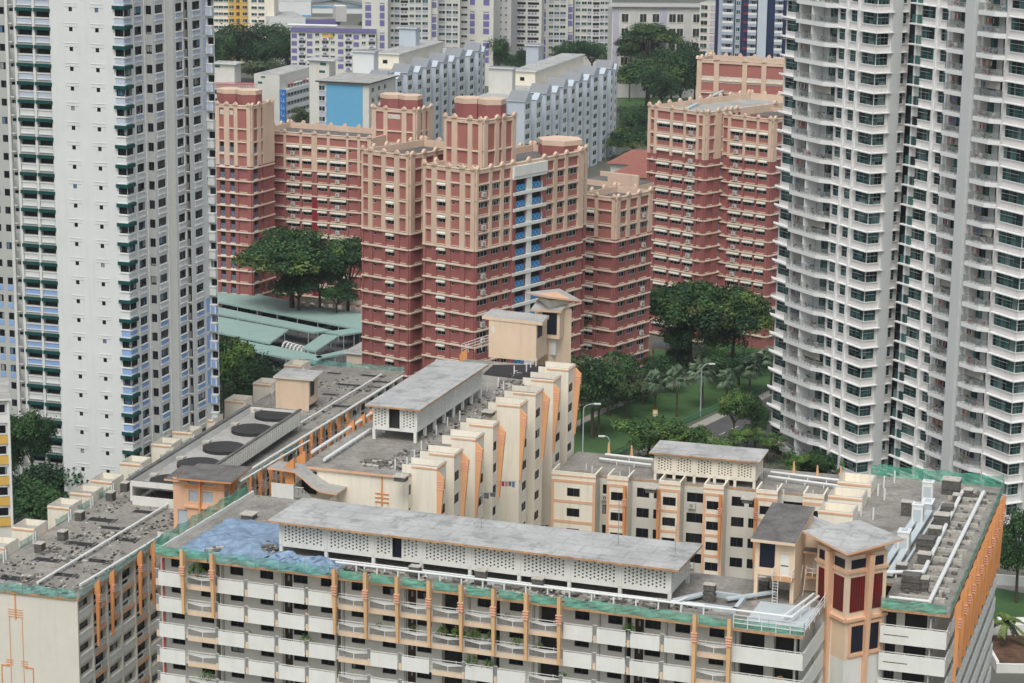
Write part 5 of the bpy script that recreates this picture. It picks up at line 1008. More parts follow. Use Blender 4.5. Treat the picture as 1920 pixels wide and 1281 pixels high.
Z1 = 79.0; NFl = 30; F0 = Fr((-62.1, 337.0), -18.0); F0.o = (-62.81, 337.04)
zt = Z1+3*FH+1.4; rows = [Z1+3*FH-FH*k for k in range(31)]      # centre height of the small windows
def tone(z): return 'pale_lilac' if z > 64 else ('tower_white' if z > 35.5 else ('sky_blue' if z > 20 else 'tower_white'))
b = MB(); tw_ = MT['tower_white']; a0 = F0.U(94, Z1); a1 = F0.U(231, Z1); ua = F0.U(131.7, Z1); ub = F0.U(180.8, Z1); uc = F0.U(213.5, Z1); FW_ = F0
st = [(u-.28, u+.28, [(z-.3, z+.3) for z in rows]) for u in (ua, ub)]+[(uc+.1, a1-.02, [(z-.75, z+.25) for z in rows])]
b.wall(F0, a0, a1, 0, zt, st, tw_, .2, MT['dark_void'])
for z in rows:
    for u in (ua, ub): b.box(F0, u-1.05, u+1.05, .0, .03, z+.31, z+.37, MT['tower_grey']); b.box(F0, u-1.05, u+1.05, .001, .05, z-2.0, z-1.9, MT['tower_sill']); lt_t.rep('window', tmpl(win, .56, .6, 0, 'frame_dark', 'glass_tower', .04), F0, u-.28, -.02, z-.3, .3)
    lt_t.rep('awning', tmpl(awn_t, a1-uc+.5), F0, uc-.15, 0, z+.15, 1.6); lt_t.rep('spandrel_panel', tmpl(sillpan_t, a1-uc-.05, .95, tone(z)), F0, uc+.05, 0, z-1.9, 2.)
    lt_t.rep('window', tmpl(win, a1-uc-.12, 1.0, 2, 'frame_dark', 'glass_tower'), F0, uc+.1, -.04, z-.75, 1.5)
segs = [('R', 270.5), ('L', 285), ('R', 309), ('L', 323.5), ('R', 343), ('L', 352), ('R', 388), ('L', 401)]
cur = F0.xy(a1); ang = {'R': 72.0, 'L': -18.0}; corners = [F0.xy(a0), cur]
for i, (d, px) in enumerate(segs):
    G = Fr(cur, ang[d]); L = G.U(px, Z1); nxt = G.xy(L); uu = lambda x: G.U(x, Z1); col = []; mm = tw_
    if i == 0:
        lt_t_r = [(.15, uu(244.5)-.1, 'aw'), (uu(251.5), uu(264), 'w')]
    elif i == 1: lt_t_r = [(.2, L-.15, 'd')]; mm = MT['tower_grey']
    elif i == 2: lt_t_r = [(uu(290), uu(304), 'w')]
    elif i == 3: lt_t_r = []; mm = MT['tower_grey']
    elif i == 4: lt_t_r = [(uu(328.5), uu(340), 'w')]
    elif i == 5: lt_t_r = [(.1, L-.1, 'g')]; mm = MT['tower_grey']
    elif i == 6: lt_t_r = [(uu(360), uu(373.5), 'w'), (uu(378), uu(385), 'p')]
    else: lt_t_r = [(.1, L-.1, 'c')]
    st = []
    for x0, x1, k in lt_t_r:
        w = x1-x0
        if k == 'p':
            for z in rows:
                if tone(z) != 'tower_white': b.box(G, x0, x1, .001, .05, z-1.7, z+.5, MT[tone(z)])
            continue
        zz = {'aw': (-.75, .25), 'w': (-.85, .35), 'd': (-.9, .35), 'g': (-1.9, .45), 'c': (-.7, .4)}[k]; st.append((x0, x1, [(z+zz[0], z+zz[1]) for z in rows]))
        for z in rows:
            if k == 'aw': lt_t.rep('awning', tmpl(awn_t, w+.2), G, x0-.2, 0, z+.15, 1.6)
            if k != 'g': lt_t.rep('window', tmpl(win, w, zz[1]-zz[0], 1, 'frame_dark', 'glass_tower'), G, x0, -.04, z+zz[0], w)
            if k in ('w', 'aw'): lt_t.rep('spandrel_panel', tmpl(sillpan_t, w, .7, tone(z) if i != 2 or z < 64 else tone(z)), G, x0, 0, z-1.75, w)
            if k == 'g': lt_t.rep('balcony_grille', tmpl(grill_t, w), G, x0, 0, z-1.9, .8)
            if k == 'c': lt_t.rep('bay_box', tmpl(bigbay_t, w+.1, .75, tone(z)), G, x0-.05, 0, z-2.0, 1.5)
    b.wall(G, 0, L, 0, zt, st, mm, .25, MT['dark_void'])
    if i in (0, 2, 4, 6): b.box(G, L-.35, L, .002, .12, 0, zt, MT['tower_sill'])
    if i == 0: b.box(G, uu(247.5), uu(249.5), .002, .15, 0, zt, MT['tower_sill'])
    cur = nxt; corners.append(cur)
F9 = Fr(F0.xy(a0), -108); b.wall(Fr(F0.xy(a0, -30), -108).sub(0, 0), -0, 30, 0, zt, [], tw_) if False else None
_ul = (cos(radians(-18)), sin(radians(-18))); _ur = (cos(radians(72)), sin(radians(72))); ins = [(c[0]-.45*_ul[0]+.45*_ur[0], c[1]-.45*_ul[1]+.45*_ur[1]) for c in corners[1:]]
b.prism([F0.xy(a0+.02, -.3)]+ins+[(ins[-1][0]-9*_ul[0]+14*_ur[0], ins[-1][1]-9*_ul[1]+14*_ur[1]), F0.xy(a0+.02, -24)], 0, zt-.5, MT['tower_grey'], MT['roof_old'])
b.obj('wall', lt_t.o)
# recessed rear wing of the same tower
lw = T('apartment_tower', 'recessed wing at the left edge with two columns of dark green awnings', 'apartment tower', (-78, 368, 0)); FW = Fr((-74.24, 363.09), -18.0)
b = MB(); U = lambda x: FW.U(x, 76.8); rz = [FW.Z(45/2.979, U(50))+FH*3-.1-FH*k for k in range(31)]; zt2 = zt
cols = [(U(29.5), U(61), 'A'), (U(63.5), U(94.5), 'A'), (U(16.8), U(24), 's'), (U(-3), U(7), 'w'), (U(-22), U(-12), 'w'), (U(-60), U(-30), 'A')]; st = []
for x0, x1, k in cols:
    w = x1-x0
    if k == 'A': st.append((x0+.2, x1-.1, [(z-1.2, z) for z in rz]))
    elif k == 's': st.append((x0, x1, [(z-.5, z) for z in rz]))
    else: st.append((x0, x1, [(z-1.0, z+.1) for z in rz]))
    for z in rz:
        if k == 'A': lw.rep('awning', tmpl(awn_t, w), FW, x0, .05, z-.45, 3); lw.rep('spandrel_panel', tmpl(sillpan_t, w-.5, .75, tone(z-1)), FW, x0+.25, .02, z-2.15, 2.5)
        else: lw.rep('window', tmpl(win, w, .5 if k == 's' else 1.1, 0, 'frame_dark', 'glass_tower'), FW, x0, -.04, z-(.5 if k == 's' else 1.0), .8)
        if k == 's': lw.rep('balcony_grille', tmpl(grill_t, w), FW, x0+.1, .3, z-2.2, .8)
        if k == 'w' and tone(z) == 'sky_blue': b.box(FW, x0, x1, .001, .05, z-1.9, z-1.1, MT['sky_blue'])
b.wall(FW, U(-90), U(100), 0, zt2, sorted(st), MT['tower_grey'], .5, MT['dark_void'])
for x in (U(28), U(62.2), U(95.5)): b.box(FW, x-.22, x+.22, .002, .18, 0, zt2, MT['tower_sill'])
for x in (U(12), U(14.5)): b.tube(FW.P(x, .35, 0), FW.P(x, .35, zt2), .13, MT['tower_sill'], 7)
b.prism([FW.xy(U(-90), -.6), FW.xy(U(100), -.6), FW.xy(U(100), -14), FW.xy(U(-90), -14)], 0, zt2-.5, MT['tower_grey'], MT['roof_old']); b.obj('wall', lw.o)
# =====================================================  RIGHT-HAND WHITE CONDOMINIUM TOWERS
mat('condo_white', (.72, .70, .68), var=.06, streak=.2, streakcol=(.30, .27, .24)); mat('condo_slab', (.78, .80, .80), var=.03); mat('condo_grey', (.58, .61, .61), var=.03, streak=.04)
mat('dark_recess', (.025, .028, .035), var=.3)  # shade of the tower openings and gap put into a dark colour
glass('glass_teal', [(0, (.02, .055, .055)), (.25, (.03, .09, .085)), (.5, (.06, .15, .135)), (.72, (.008, .014, .016)), (.9, (.15, .22, .21))], cell=(1.0, 1.0, 3.15), rough=.08)
mat('rail_glass', (.35, .40, .38), rough=.15, var=.1); mat('blind', (.42, .40, .36), var=.1)
FC = 3.15
def cwin(b, w, h, nm=2, wf='frame_dark'):
    m = MT['frame_dk2']; b.face([(0, .05, 0), (w, .05, 0), (w, .05, h), (0, .05, h)], MT['glass_teal'])
    for i in range(nm+1): x = w*i/nm; x = min(max(x, .03), w-.03); b.box(LOC, x-.03, x+.03, -.07, -.01, 0, h, m)
    b.box(LOC, .03, w-.03, -.07, -.01, h*.3, h*.3+.05, m); b.box(LOC, -.1, w+.1, -.02, .16, -.14, 0, MT['condo_slab'])
def csill(b, w): b.box(LOC, 0, w, 0, .55, 0, .14, MT['condo_slab']); b.box(LOC, .3, w*.7, .001, .04, -.75, -.68, MT['condo_grey'])
mat('frame_dk2', (.16, .20, .20), rough=.5)
mat('railing_glass', (.30, .34, .33), rough=.2); _m = MT['railing_glass']; _m.node_tree.nodes['Principled BSDF'].inputs['Alpha'].default_value = .35
def cbalc(b, w, d, skew=.8, seed=0, clutter=True):
    """balcony slab with upstand, glass rail and the things kept on it"""
    rr = random.Random(seed); sl_ = MT['condo_slab']
    P = [(0, 0), (0, -d), (w-skew, -d), (w, 0)]
    b.hexa([(x, y, -.55) for x, y in P], [(x, y, .12) for x, y in P], sl_)
    skew = skew
    for (x0, y0), (x1, y1) in zip(P[:3], P[1:]):
        b.face([(x0, y0, .12), (x1, y1, .12), (x1, y1, 1.15), (x0, y0, 1.15)], MT['railing_glass']); b.tube((x0, y0, 1.17), (x1, y1, 1.17), .03, MT['steel'], 4)
        n = max(2, int(math.dist((x0, y0), (x1, y1))/.9))
        for i in range(n+1): x = x0+(x1-x0)*i/n; y = y0+(y1-y0)*i/n; b.box(LOC, x-.02, x+.02, -y-.02, -y+.02, .12, 1.17, MT['steel'])
    if not clutter: return
    for q in range(rr.randint(4, 9)):
        x = rr.uniform(.3, w-1); y = rr.uniform(-d+.25, .6); m = rr.choice(['leaf_pot', 'leaf_pot', 'cloth_grey', 'cloth_white', 'cloth_red', 'cloth_blue', 'steel', 'timber_dark'])
        for j in range(14): a = rr.uniform(0, 6.3); c = Vector((x+.3*cos(a)*rr.random(), y+.3*sin(a)*rr.random(), .2+rr.random()*(.9 if m == 'leaf_pot' else .6))); e = Vector((rr.uniform(-.2, .2), rr.uniform(-.2, .2), rr.uniform(.05, .22))); f = Vector((rr.uniform(-.16, .16), rr.uniform(-.16, .16), rr.uniform(-.1, .1))); b.face([c-f, c+f, c+f+e, c-f+e], MT[m])
    if rr.random() < .35:
        for j in range(rr.randint(3, 7)): x = .6+j*.34; c = rr.choice(['cloth_white', 'cloth_red', 'cloth_blue', 'cloth_grey', 'cloth_pink', 'cloth_black', 'cloth_yellow']); b.face([(x, -.3, 2.2), (x+.28, -.3, 2.2), (x+.28, -.32, 1.5), (x, -.3, 1.45)], MT[c])
def blind_t(b, w, h): b.box(LOC, 0, w, 0, .04, 0, h, MT['blind']); b.box(LOC, w/2-.02, w/2+.02, .04, .05, 0, h, MT['condo_grey'])
def condo(name, label, P, Z0, nf, leftc, corner_r, after, zref, gy, endL):
    """P: street corner of the bay; Z0: sill height of the top row; leftc: columns on the long left face (px pairs)"""
    t = T(name, label, 'apartment tower', (*P, 0), 'white condominium towers'); F = Fr(P, -63.7); G = Fr(P, 26.3); b = MB()
    zs = [Z0-FC*k for k in range(nf)]; zt = Z0+2.9; uL = F.U(endL, zref)
    st = []
    for x0, x1, kind in leftc:
        a, c = F.U(x0, zref), F.U(x1, zref); w = c-a
        if kind in ('w', 'W'):
            st.append((a, c, [(z, z+1.8) for z in zs]))
            for z in zs: t.rep('window', tmpl(cwin, w, 1.8, 2 if w < 4 else 3), F, a, -.05, z, w); t.rep('canopy', tmpl(csill, w+.8), F, a-.4, 0, z+1.85, w)
        elif kind == 'p': b.box(F, a, c, .002, .3, 0, zt, MT['condo_slab'])
        elif kind == 'P': b.box(F, a, c, .002, 1.5, 0, zt, MT['condo_grey'])
        elif kind[0] == 'b':
            st.append((a, c, [(z-.8, z+1.85) for z in zs])); sm = float(kind[1:] or .8)
            for k, z in enumerate(zs):
                t.rep('balcony', tmpl(cbalc, w+.3, 1.05, sm, (k*7+int(x0)) % 23), F, a-.15, .0, z-.9, 3*w)
                b.box(F, a+w*.62, c-.05, -1.48, -1.3, z-.8, z+1.7, MT['glass_teal']); b.box(F, a+w*.05, a+w*.3, -1.48, -1.3, z-.2, z+1.5, MT['glass_teal'])
                if (k*5+int(x0)) % 7 == 3: t.rep('roller_blind', tmpl(blind_t, w*.8, 1.4), F, a+w*.1, .05, z+.4, 3)
    stw = [s for s in st if s[2] and abs((s[2][0][1]-s[2][0][0])-1.8) < .01]; stb = [s for s in st if s not in stw]
    cw_ = MT['condo_white']
    # build the face in two depths: balconies are deeper than windows
    segs_ = sorted(st); x = uL
    for s in segs_:
        deep = s in stb
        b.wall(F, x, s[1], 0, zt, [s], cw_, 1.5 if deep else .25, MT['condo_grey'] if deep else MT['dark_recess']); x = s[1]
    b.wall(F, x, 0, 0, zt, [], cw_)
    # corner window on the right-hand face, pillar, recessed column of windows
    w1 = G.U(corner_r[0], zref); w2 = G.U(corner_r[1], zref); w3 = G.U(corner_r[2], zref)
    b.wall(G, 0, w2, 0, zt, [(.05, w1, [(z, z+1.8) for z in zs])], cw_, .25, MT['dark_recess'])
    for z in zs: t.rep('window', tmpl(cwin, w1-.05, 1.8, 3), G, .05, -.05, z, w1); t.rep('canopy', tmpl(csill, w1+1.2), G, -.5, 0, z+1.85, w1)
    b.box(G, w2, w3, -1, .35, 0, zt+1, MT['condo_grey'])
    x = w3
    for a, c, kind, n in after:
        a, c = G.U(a, zref, n), G.U(c, zref, n); H = G.sub(0, n)
        if kind == 'w':
            b.wall(H, x, c+.7, 0, zt, [(a, c, [(z+.1, z+1.8) for z in zs])], cw_, .25, MT['dark_recess']); x = c+.7
            for z in zs: t.rep('window', tmpl(cwin, c-a, 1.7, 1), H, a, -.05, z+.1, c-a); t.rep('canopy', tmpl(csill, c-a+.6), H, a-.3, 0, z+1.85, 1)
    back = G.xy(x, 0); D = -uL; 
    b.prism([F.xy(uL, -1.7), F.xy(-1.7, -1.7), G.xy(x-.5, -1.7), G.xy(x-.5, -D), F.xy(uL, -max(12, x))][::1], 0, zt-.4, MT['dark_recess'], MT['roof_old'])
    b.wall(G.sub(x, 0, 90), 0, 10, 0, zt, [], cw_); b.wall(F.sub(uL, -14, -90), 0, 14, 0, zt, [], MT['dark_recess']); b.obj('wall', t.o)  # left end wall coloured dark for the shade of the gap
    return t, F, G, zs, uL, x, zt
P1 = atY(1645, 47, 372.8)
c1, Fc1, Gc1, zs1, uL1, x1e, zt1 = condo('condominium_tower', 'white tower with teal windows and balconies, left of the dark gap', P1[:2], P1[2]+FC, 26, [(1477, 1501, 'W'), (1501.5, 1503.5, 'p'), (1504, 1571, 'b2.2'), (1575, 1587.5, 'w'), (1588.5, 1591.5, 'p'), (1596.5, 1609, 'w'), (1610, 1613, 'p'), (1618, 1644.3, 'W')], (1667, 1672, 1690.5), [(1692, 1699, 'w', 0)], P1[2], 0, 1475)
U_ = lambda x: Fc1.U(x, P1[2])
for z in zs1:
    b = MB()
    b.hexa([Fc1.P(uL1-1.5, .1, z-.95), Fc1.P(uL1-.3, .8, z-.95), Fc1.P(U_(1503), 1.0, z-.95), Fc1.P(U_(1503), 0, z-.95), Fc1.P(uL1, 0, z-.95)], [Fc1.P(uL1-1.5, .1, z-.78), Fc1.P(uL1-.3, .8, z-.78), Fc1.P(U_(1503), .8, z-.78), Fc1.P(U_(1503), 0, z-.78), Fc1.P(uL1, 0, z-.78)], MT['condo_slab'])
    b.obj('ledge', c1.o)
P2 = atY(1941, 62, 344.5)
c2_, Fc2, Gc2, zs2, uL2, x2e, zt2_ = condo('condominium_tower', 'white tower with teal windows and balconies at the right edge, beyond the dark gap', P2[:2], P2[2]+FC, 26, [(1720, 1723, 'p'), (1729, 1756, 'W'), (1757, 1760, 'p'), (1766, 1780, 'w'), (1781, 1784, 'p'), (1788, 1824, 'b.3'), (1824.5, 1841, 'P'), (1845, 1886, 'b1.6'), (1895, 1940, 'W')], (1962, 1968, 1985), [], P2[2], 0, 1719)
b = MB()
for z in zs2: b.box(Fc2, uL2-.9, uL2+2.6, -1.2, .75, z-1.25, z-1.05, MT['condo_slab']); b.box(Fc2, uL2-.75, uL2+1.5, -.2, .3, z-1.0, z+.3, MT['glass_teal'])
b.obj('side_bay', c2_.o)
b = MB(); b.box(Fc1, U_(1531)-.13, U_(1531)+.13, -1.4, .9, 0, zt1, MT['condo_slab']); b.obj('column', c1.o)
# wall closing the gap between the towers, its shade put into a dark colour
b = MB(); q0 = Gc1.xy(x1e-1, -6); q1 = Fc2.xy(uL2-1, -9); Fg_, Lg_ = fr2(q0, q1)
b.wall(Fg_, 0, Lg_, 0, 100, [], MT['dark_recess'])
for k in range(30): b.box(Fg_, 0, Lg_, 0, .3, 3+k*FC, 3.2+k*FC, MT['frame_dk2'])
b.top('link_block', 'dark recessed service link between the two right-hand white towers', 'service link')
# =====================================================  DISTANT BLOCKS
mat('gable_blue', (.50, .57, .63), var=.05, streak=.05, streakcol=(.25, .3, .35)); mat('gable_white', (.70, .74, .74), var=.04); mat('gable_roof', (.25, .27, .29), var=.05); mat('end_blue', (.14, .40, .62), var=.03)
mat('off_white', (.66, .66, .61), var=.06, streak=.06); mat('lilac', (.17, .16, .36), var=.08); mat('lilac_pale', (.48, .47, .58), var=.05); mat('pale_grey', (.56, .56, .55), var=.05); mat('navy', (.02, .035, .09), rough=.5, var=.05); mat('blue_grey', (.38, .43, .50), var=.04)
mat('mustard', (.66, .42, .10), var=.08); mat('sign_blue', (.03, .17, .50), var=.1); mat('terracotta', (.29, .12, .095), var=.15, scale=.8); mat('canopy_green', (.28, .41, .375), rough=.6, var=.06, scale=.4, streak=.03); mat('window_green', (.03, .12, .11), rough=.25); mat('maroon', (.20, .04, .05), var=.1)
glass('glass_far', [(0, (.015, .03, .03)), (.5, (.03, .09, .09)), (.8, (.07, .14, .14))], cell=(1.3, 1.3, 2.8))
def fw(b, w, h, m='glass_far', f='gable_white'):
    h = h*1.12 if h < 1.0 else h
    b.face([(0, -.03, 0), (w, -.03, 0), (w, -.03, h), (0, -.03, h)], MT[m]); b.box(LOC, -.1, w+.1, 0, .15, -.15, 0, MT[f]); b.box(LOC, w/2-.04, w/2+.04, .03, .06, 0, h, MT[f]); b.box(LOC, -.06, w+.06, 0, .1, h, h+.08, MT[f])
def fp(b, w, h, m): b.box(LOC, 0, w, 0, .06, 0, h, MT[m])
def fb(b, w): b.box(LOC, 0, w, -.1, .9, -.5, .5, MT['blue_grey']); b.box(LOC, 0, w, .8, .86, .5, 1.2, MT['rail_white'])
def body(t, F, L, D, z0, z1, m, roof='roof_old'):
    b = MB(); b.prism([F.xy(0, 0), F.xy(L, 0), F.xy(L, -D), F.xy(0, -D)], z0, z1, MT[m], MT[roof]); b.obj('wall', t.o)
def framed(px0, px1, py, Y, ang):
    x, y, z = atY(px0, py, Y); F = Fr((x, y), ang); return F, F.U(px1, z), z
# --- pale blue gabled slabs
def gabled(name, label, xs, z, P0, Pend, tailpx, fh, rear, z0=0):
    """xs: left/right px of the eaves of each bay"""
    F, Lt = fr2(at(P0[0], P0[1], z), at(Pend[0], Pend[1], z)); t = T(name, label, 'apartment block', (*F.xy(Lt/2, -6), 0), 'pale blue gabled slabs')
    b = MB(); gb, gw_ = MT['gable_blue'], MT['gable_white']; r = MB(); nf = int(z/fh); starts = [F.U(x, z) for x in xs]; PR = 4.2
    L2_ = F.U(tailpx, z)
    for i, u in enumerate(starts):
        nx = starts[i+1] if i+1 < len(starts) else L2_; g = nx-u
        for j, (a, l, hh, pr_) in enumerate(((u, g*.30, 0, PR), (u+g*.54, g*.26, -.9, PR*.7))):
            if a+l > L2_: continue
            zt = z+hh; E = F.sub(a, -PR-1.0, -90); ww = PR+1.0; b.wall(E, 0, ww, z0, zt, [], gb); S_ = F.sub(a, 0); zz = [zt-1.0-fh*k for k in range(nf)]
            w0 = l*.15; w1 = l*.8
            b.wall(S_, 0, l, z0, zt, [(w0, w1, [(q-1.45, q) for q in zz])], gw_, .2, MT['dark_void'])
            for k, q in enumerate(zz): t.rep('window', tmpl(fw, w1-w0, 1.4), S_, w0, -.1, q-1.45, 1); t.rep('window_box', tmpl(fp, l*.7, .9, 'gable_white'), S_, l*.12, .02, q-2.3, 1)
            b.wall(F.sub(a+l, 0, 90), 0, ww, z0, zt, [], gb)
            # gable cap: ridge runs across the bay
            if j == 0:
                p = [F.P(a-.3, .2, zt), F.P(a+l+.2, .2, zt), F.P(a+l+.2, -ww, zt), F.P(a-.3, -ww, zt)]; m1 = F.P(a+l*.5+.6, .2, zt+2.3); m2 = F.P(a+l*.5+.6, -ww, zt+2.3)
                r.face([p[3], p[0], m1, m2], MT['gable_roof']); r.face([p[1], p[2], m2, m1], MT['gable_roof']); r.face([p[0], p[1], m1], gb); r.face([p[2], p[3], m2], gb)
                r.box(F, a-.35, a-.05, -ww, .25, zt-.15, zt+.05, gb)
            else:
                r.hexa([F.P(a-.2, .3, zt), F.P(a+l+.2, .3, zt), F.P(a+l*.5, .3, zt+1.7)], [F.P(a-.2, -1.5, zt), F.P(a+l+.2, -1.5, zt), F.P(a+l*.5, -1.5, zt+1.7)], gb)
    st = []; uu = starts[0]+.6
    while uu < L2_-2: st.append((uu, uu+1.1, [(z-2.2-fh*k, z-1.1-fh*k) for k in range(nf)])); uu += 3.1
    b.wall(F.sub(0, -PR-1.0), starts[0]-1, L2_, z0, z-.5, st, MT['blue_grey'], .2, MT['dark_void']) if st else None
    b.prism([F.xy(starts[0]-1.5, -PR-1.02), F.xy(L2_, -PR-1.02), F.xy(L2_, -PR-13), F.xy(starts[0]-1.5, -PR-13)], z0, z-.55, MT['off_white'], MT['roof_slab_pale']); b.obj('wall', t.o); r.obj('gable_roof', t.o)
    return t, F, starts, L2_, PR
zg1 = 30.0
g1, FG1, sG1, LG1, PG = gabled('gabled_block', 'pale blue slab with grey-capped gables on the left, beyond the middle red tower', (720, 764, 799, 831, 861, 897), zg1, (720, 150), (897, 95), 913, 2.8, 0)
g2, FG2, sG2, LG2, _ = gabled('gabled_block', 'pale blue slab with grey-capped gables on the right, beside the open road and trees', (984, 1024, 1056, 1085, 1113, 1146), 28.0, (984, 190), (1146, 128), 1160, 2.8, 0)
def rbox(t, F, c0, c1, z, h, m='off_white', roof='roof_slab_pale', d=5, name='roof_house', win_=True, lo=0):
    """box on a roof given two front-bottom pixels"""
    a = lc(F, *c0, z); c = lc(F, *c1, z); E = F.sub(a[0], a[1], -90); w = c[1]-a[1]; b = MB(); b.box(E, 0, w, -d, 0, z, z+h, MT[m]); b.box(E, -.5, w+.5, -d-.5, .5, z+h, z+h+.3, MT['gable_white'], MT[roof])
    if win_: b.box(E, w*.3, w*.5, 0, .05, z+h*.35, z+h*.6, MT['dark_void'])
    b.obj(name, t.o)
rbox(g1, FG1, (705, 128), (738, 133), zg1-.5, 4.4, 'cream_wall', d=42, win_=True); rbox(g1, FG1, (748, 92), (784, 92), zg1+3, 6.5, 'gable_blue', 'gable_roof', d=4, win_=False); rbox(g1, FG1, (662, 143), (697, 146), zg1-.5, 7.2, 'gable_white', 'gable_roof', d=4, win_=False)
rbox(g2, FG2, (963, 160), (995, 165), 27.5, 4.2, 'cream_wall', d=52); rbox(g2, FG2, (986, 123), (1027, 118), 29, 6.2, 'gable_blue', 'gable_roof', d=4, win_=False); rbox(g2, FG2, (916, 175), (958, 178), 27.5, 7.2, 'off_white', 'gable_roof', d=3, win_=False)
# light blue end block
F, L, z = framed(612, 680, 154, 640, -18); t = T('end_block', 'plain bright blue end wall with a flat grey roof, left of the pale gabled slab', 'apartment block', (*F.xy(L/2, -10), 0)); body(t, F.sub(-2.2, 0), L+4, 20, 0, z, 'off_white', 'roof_screed')
b = MB(); b.box(F, 0, L, .01, .12, 0, z-.4, MT['end_blue']); b.obj('blue_panel', t.o); b = MB(); b.box(F, -2.9, L+2.4, -21, .8, z, z+.35, MT['frame_dark'], MT['roof_old']); b.obj('roof', t.o)
for k in range(12): t.rep('window', tmpl(fw, 1.6, 1.2), F, -2.1, .05, z-2.2-2.8*k, 2); t.rep('spandrel_panel', tmpl(fp, 2.1, 1.2, 'lilac_pale'), F, -2.18, .02, z-3.8-2.8*k, 2)
G = F.sub(L+1.8, 0, 72+18)
for k in range(12):
    for q in range(3): t.rep('window', tmpl(fw, 1.6, 1.2), G, 2+q*4.5, .05, z-2.4-2.8*k, 2); t.rep('parapet_panel', tmpl(fp, 3.6, 1.0, 'off_white'), G, 1+q*4.5, .1, z-3.6-2.8*k, 2)
# white corridor slab with a blue sign
F, L, z = framed(482, 521, 146, 800, -18); t = T('corridor_block', 'white slab with a tall blank end wall, blue vertical sign and striped corridor side', 'apartment block', (*F.xy(L/2, -30), 0)); body(t, F, L+.6, 6, 0, z+1.2, 'off_white'); G = F.sub(L+.6, 0, 90); LG_ = G.U(612, z)
b = MB(); b.prism([G.xy(6, 0), G.xy(LG_, 0), G.xy(LG_, -12), G.xy(6, -12)], 0, z-2.5, MT['pale_grey'], MT['roof_screed']); b.prism([G.xy(6, -3), G.xy(38, -3), G.xy(38, -12), G.xy(6, -12)], z-2.5, z+.6, MT['off_white'], MT['roof_slab_pale']); b.obj('rear_wall', t.o)
for k in range(8):
    zz = z-3-2.9*k; b = MB(); b.box(G, .2, LG_, .0, 1.2, zz-2.2, zz-.9, MT['gable_white']); b.obj('corridor_parapet', t.o)
    for q in range(14): t.rep('window', tmpl(fw, 1.5, 1.1, 'glass_far', 'pale_grey'), G, 7+q*LG_/15.5, .05, zz-.6, 1.5)
b = MB(); b.box(F, L+.6, L+2.8, -.3, .1, 0, z-3.5, MT['sign_blue']); b.obj('sign', t.o); b = MB()
for k in range(5):
    c = z-5.2-2.4*k
    for i, (a, s, h) in enumerate(((.5, 1.3, .16), (.5, .18, 1.3), (1.1, .7, .16), (1.4, .18, .9))): b.box(F, L+.6+a, L+.6+a+s, .1, .14, c-(.5 if i == 2 else 0)+(i*.17 % .5), c-(.5 if i == 2 else 0)+h+(i*.17 % .5), MT['pale_blue_glass'])
b.obj('lettering', t.o); b = MB(); b.box(F, .3, 1.9, 0, .05, z-1.9, z-1.2, MT['window_green']); b.box(F, 1.4, 3.0, 0, .05, z+.1, z+.6, MT['window_green']); b.obj('window_strip', t.o)
b = MB()
for k in range(10): b.tube(G.P(6+k*LG_/11, .8, z-2.4), G.P(6+(k+1)*LG_/11, .8, z-2.4), .25, MT['pipe_white' if k % 3 else 'red_paint'], 6)
b.obj('roof_pipe', t.o)
# low slab at far left with red railings
F, L, z = framed(396, 478, 165, 760, 8); t = T('corridor_block', 'low slab with red roof railing and dark openings just right of the white tower', 'apartment block', (*F.xy(L/2, -8), 0)); body(t, F, L, 14, 0, z, 'off_white', 'roof_screed')
for k in range(7):
    for q in range(7): t.rep('window', tmpl(fw, L/9, 1.5, 'dark_void', 'gable_white'), F, .4+q*L/7, .05, z-2.0-2.9*k, 2); t.rep('parapet_panel', tmpl(fp, L/9, 1.0, 'off_white' if q != 4 else 'canopy_green'), F, .4+q*L/7, .3, z-3.2-2.9*k, 1)
b = MB()
for i in range(18): b.box(F, i*L/18, i*L/18+.1, -.1, 0, z, z+1.1, MT['red_paint'])
b.box(F, 0, L, -.1, 0, z+1.0, z+1.15, MT['red_paint']); b.box(F, 0, L, -5, -4.9, z+1.0, z+1.15, MT['red_paint']); b.obj('roof_railing', t.o)
F2_, L2q, z2 = framed(400, 445, 140, 775, -18); b = MB(); b.box(F2_, 0, L2q-1, -5, 0, z, z2+3.6, MT['off_white']); b.box(F2_, -.8, L2q, -6, .8, z2+3.6, z2+4.0, MT['gable_white'], MT['roof_slab_pale']); b.box(F2_, .6, 2.4, 0, .05, z2+2.4, z2+3.1, MT['window_green']); b.obj('roof_house', t.o)
F2_, L2q, z2 = framed(580, 617, 138, 700, -18); rh = T('roof_house', 'small white roof house with a green window strip behind the white corridor slab', 'roof house', (*F2_.xy(L2q/2, -2), 20)); b = MB(); b.box(F2_, 0, L2q, -5, 0, 0, z2+4, MT['off_white']); b.obj('wall', rh.o); b = MB(); b.box(F2_, -1, L2q+2, -6, .8, z2+4.0, z2+4.4, MT['gable_white'], MT['roof_slab_pale']); b.obj('roof', rh.o); b = MB(); b.box(F2_, L2q*.55, L2q*.85, 0, .05, z2+2.6, z2+3.4, MT['window_green']); b.box(F2_, L2q*.5, L2q*.8, 0, .05, z2+.4, z2+1.1, MT['window_green']); b.obj('window', rh.o)
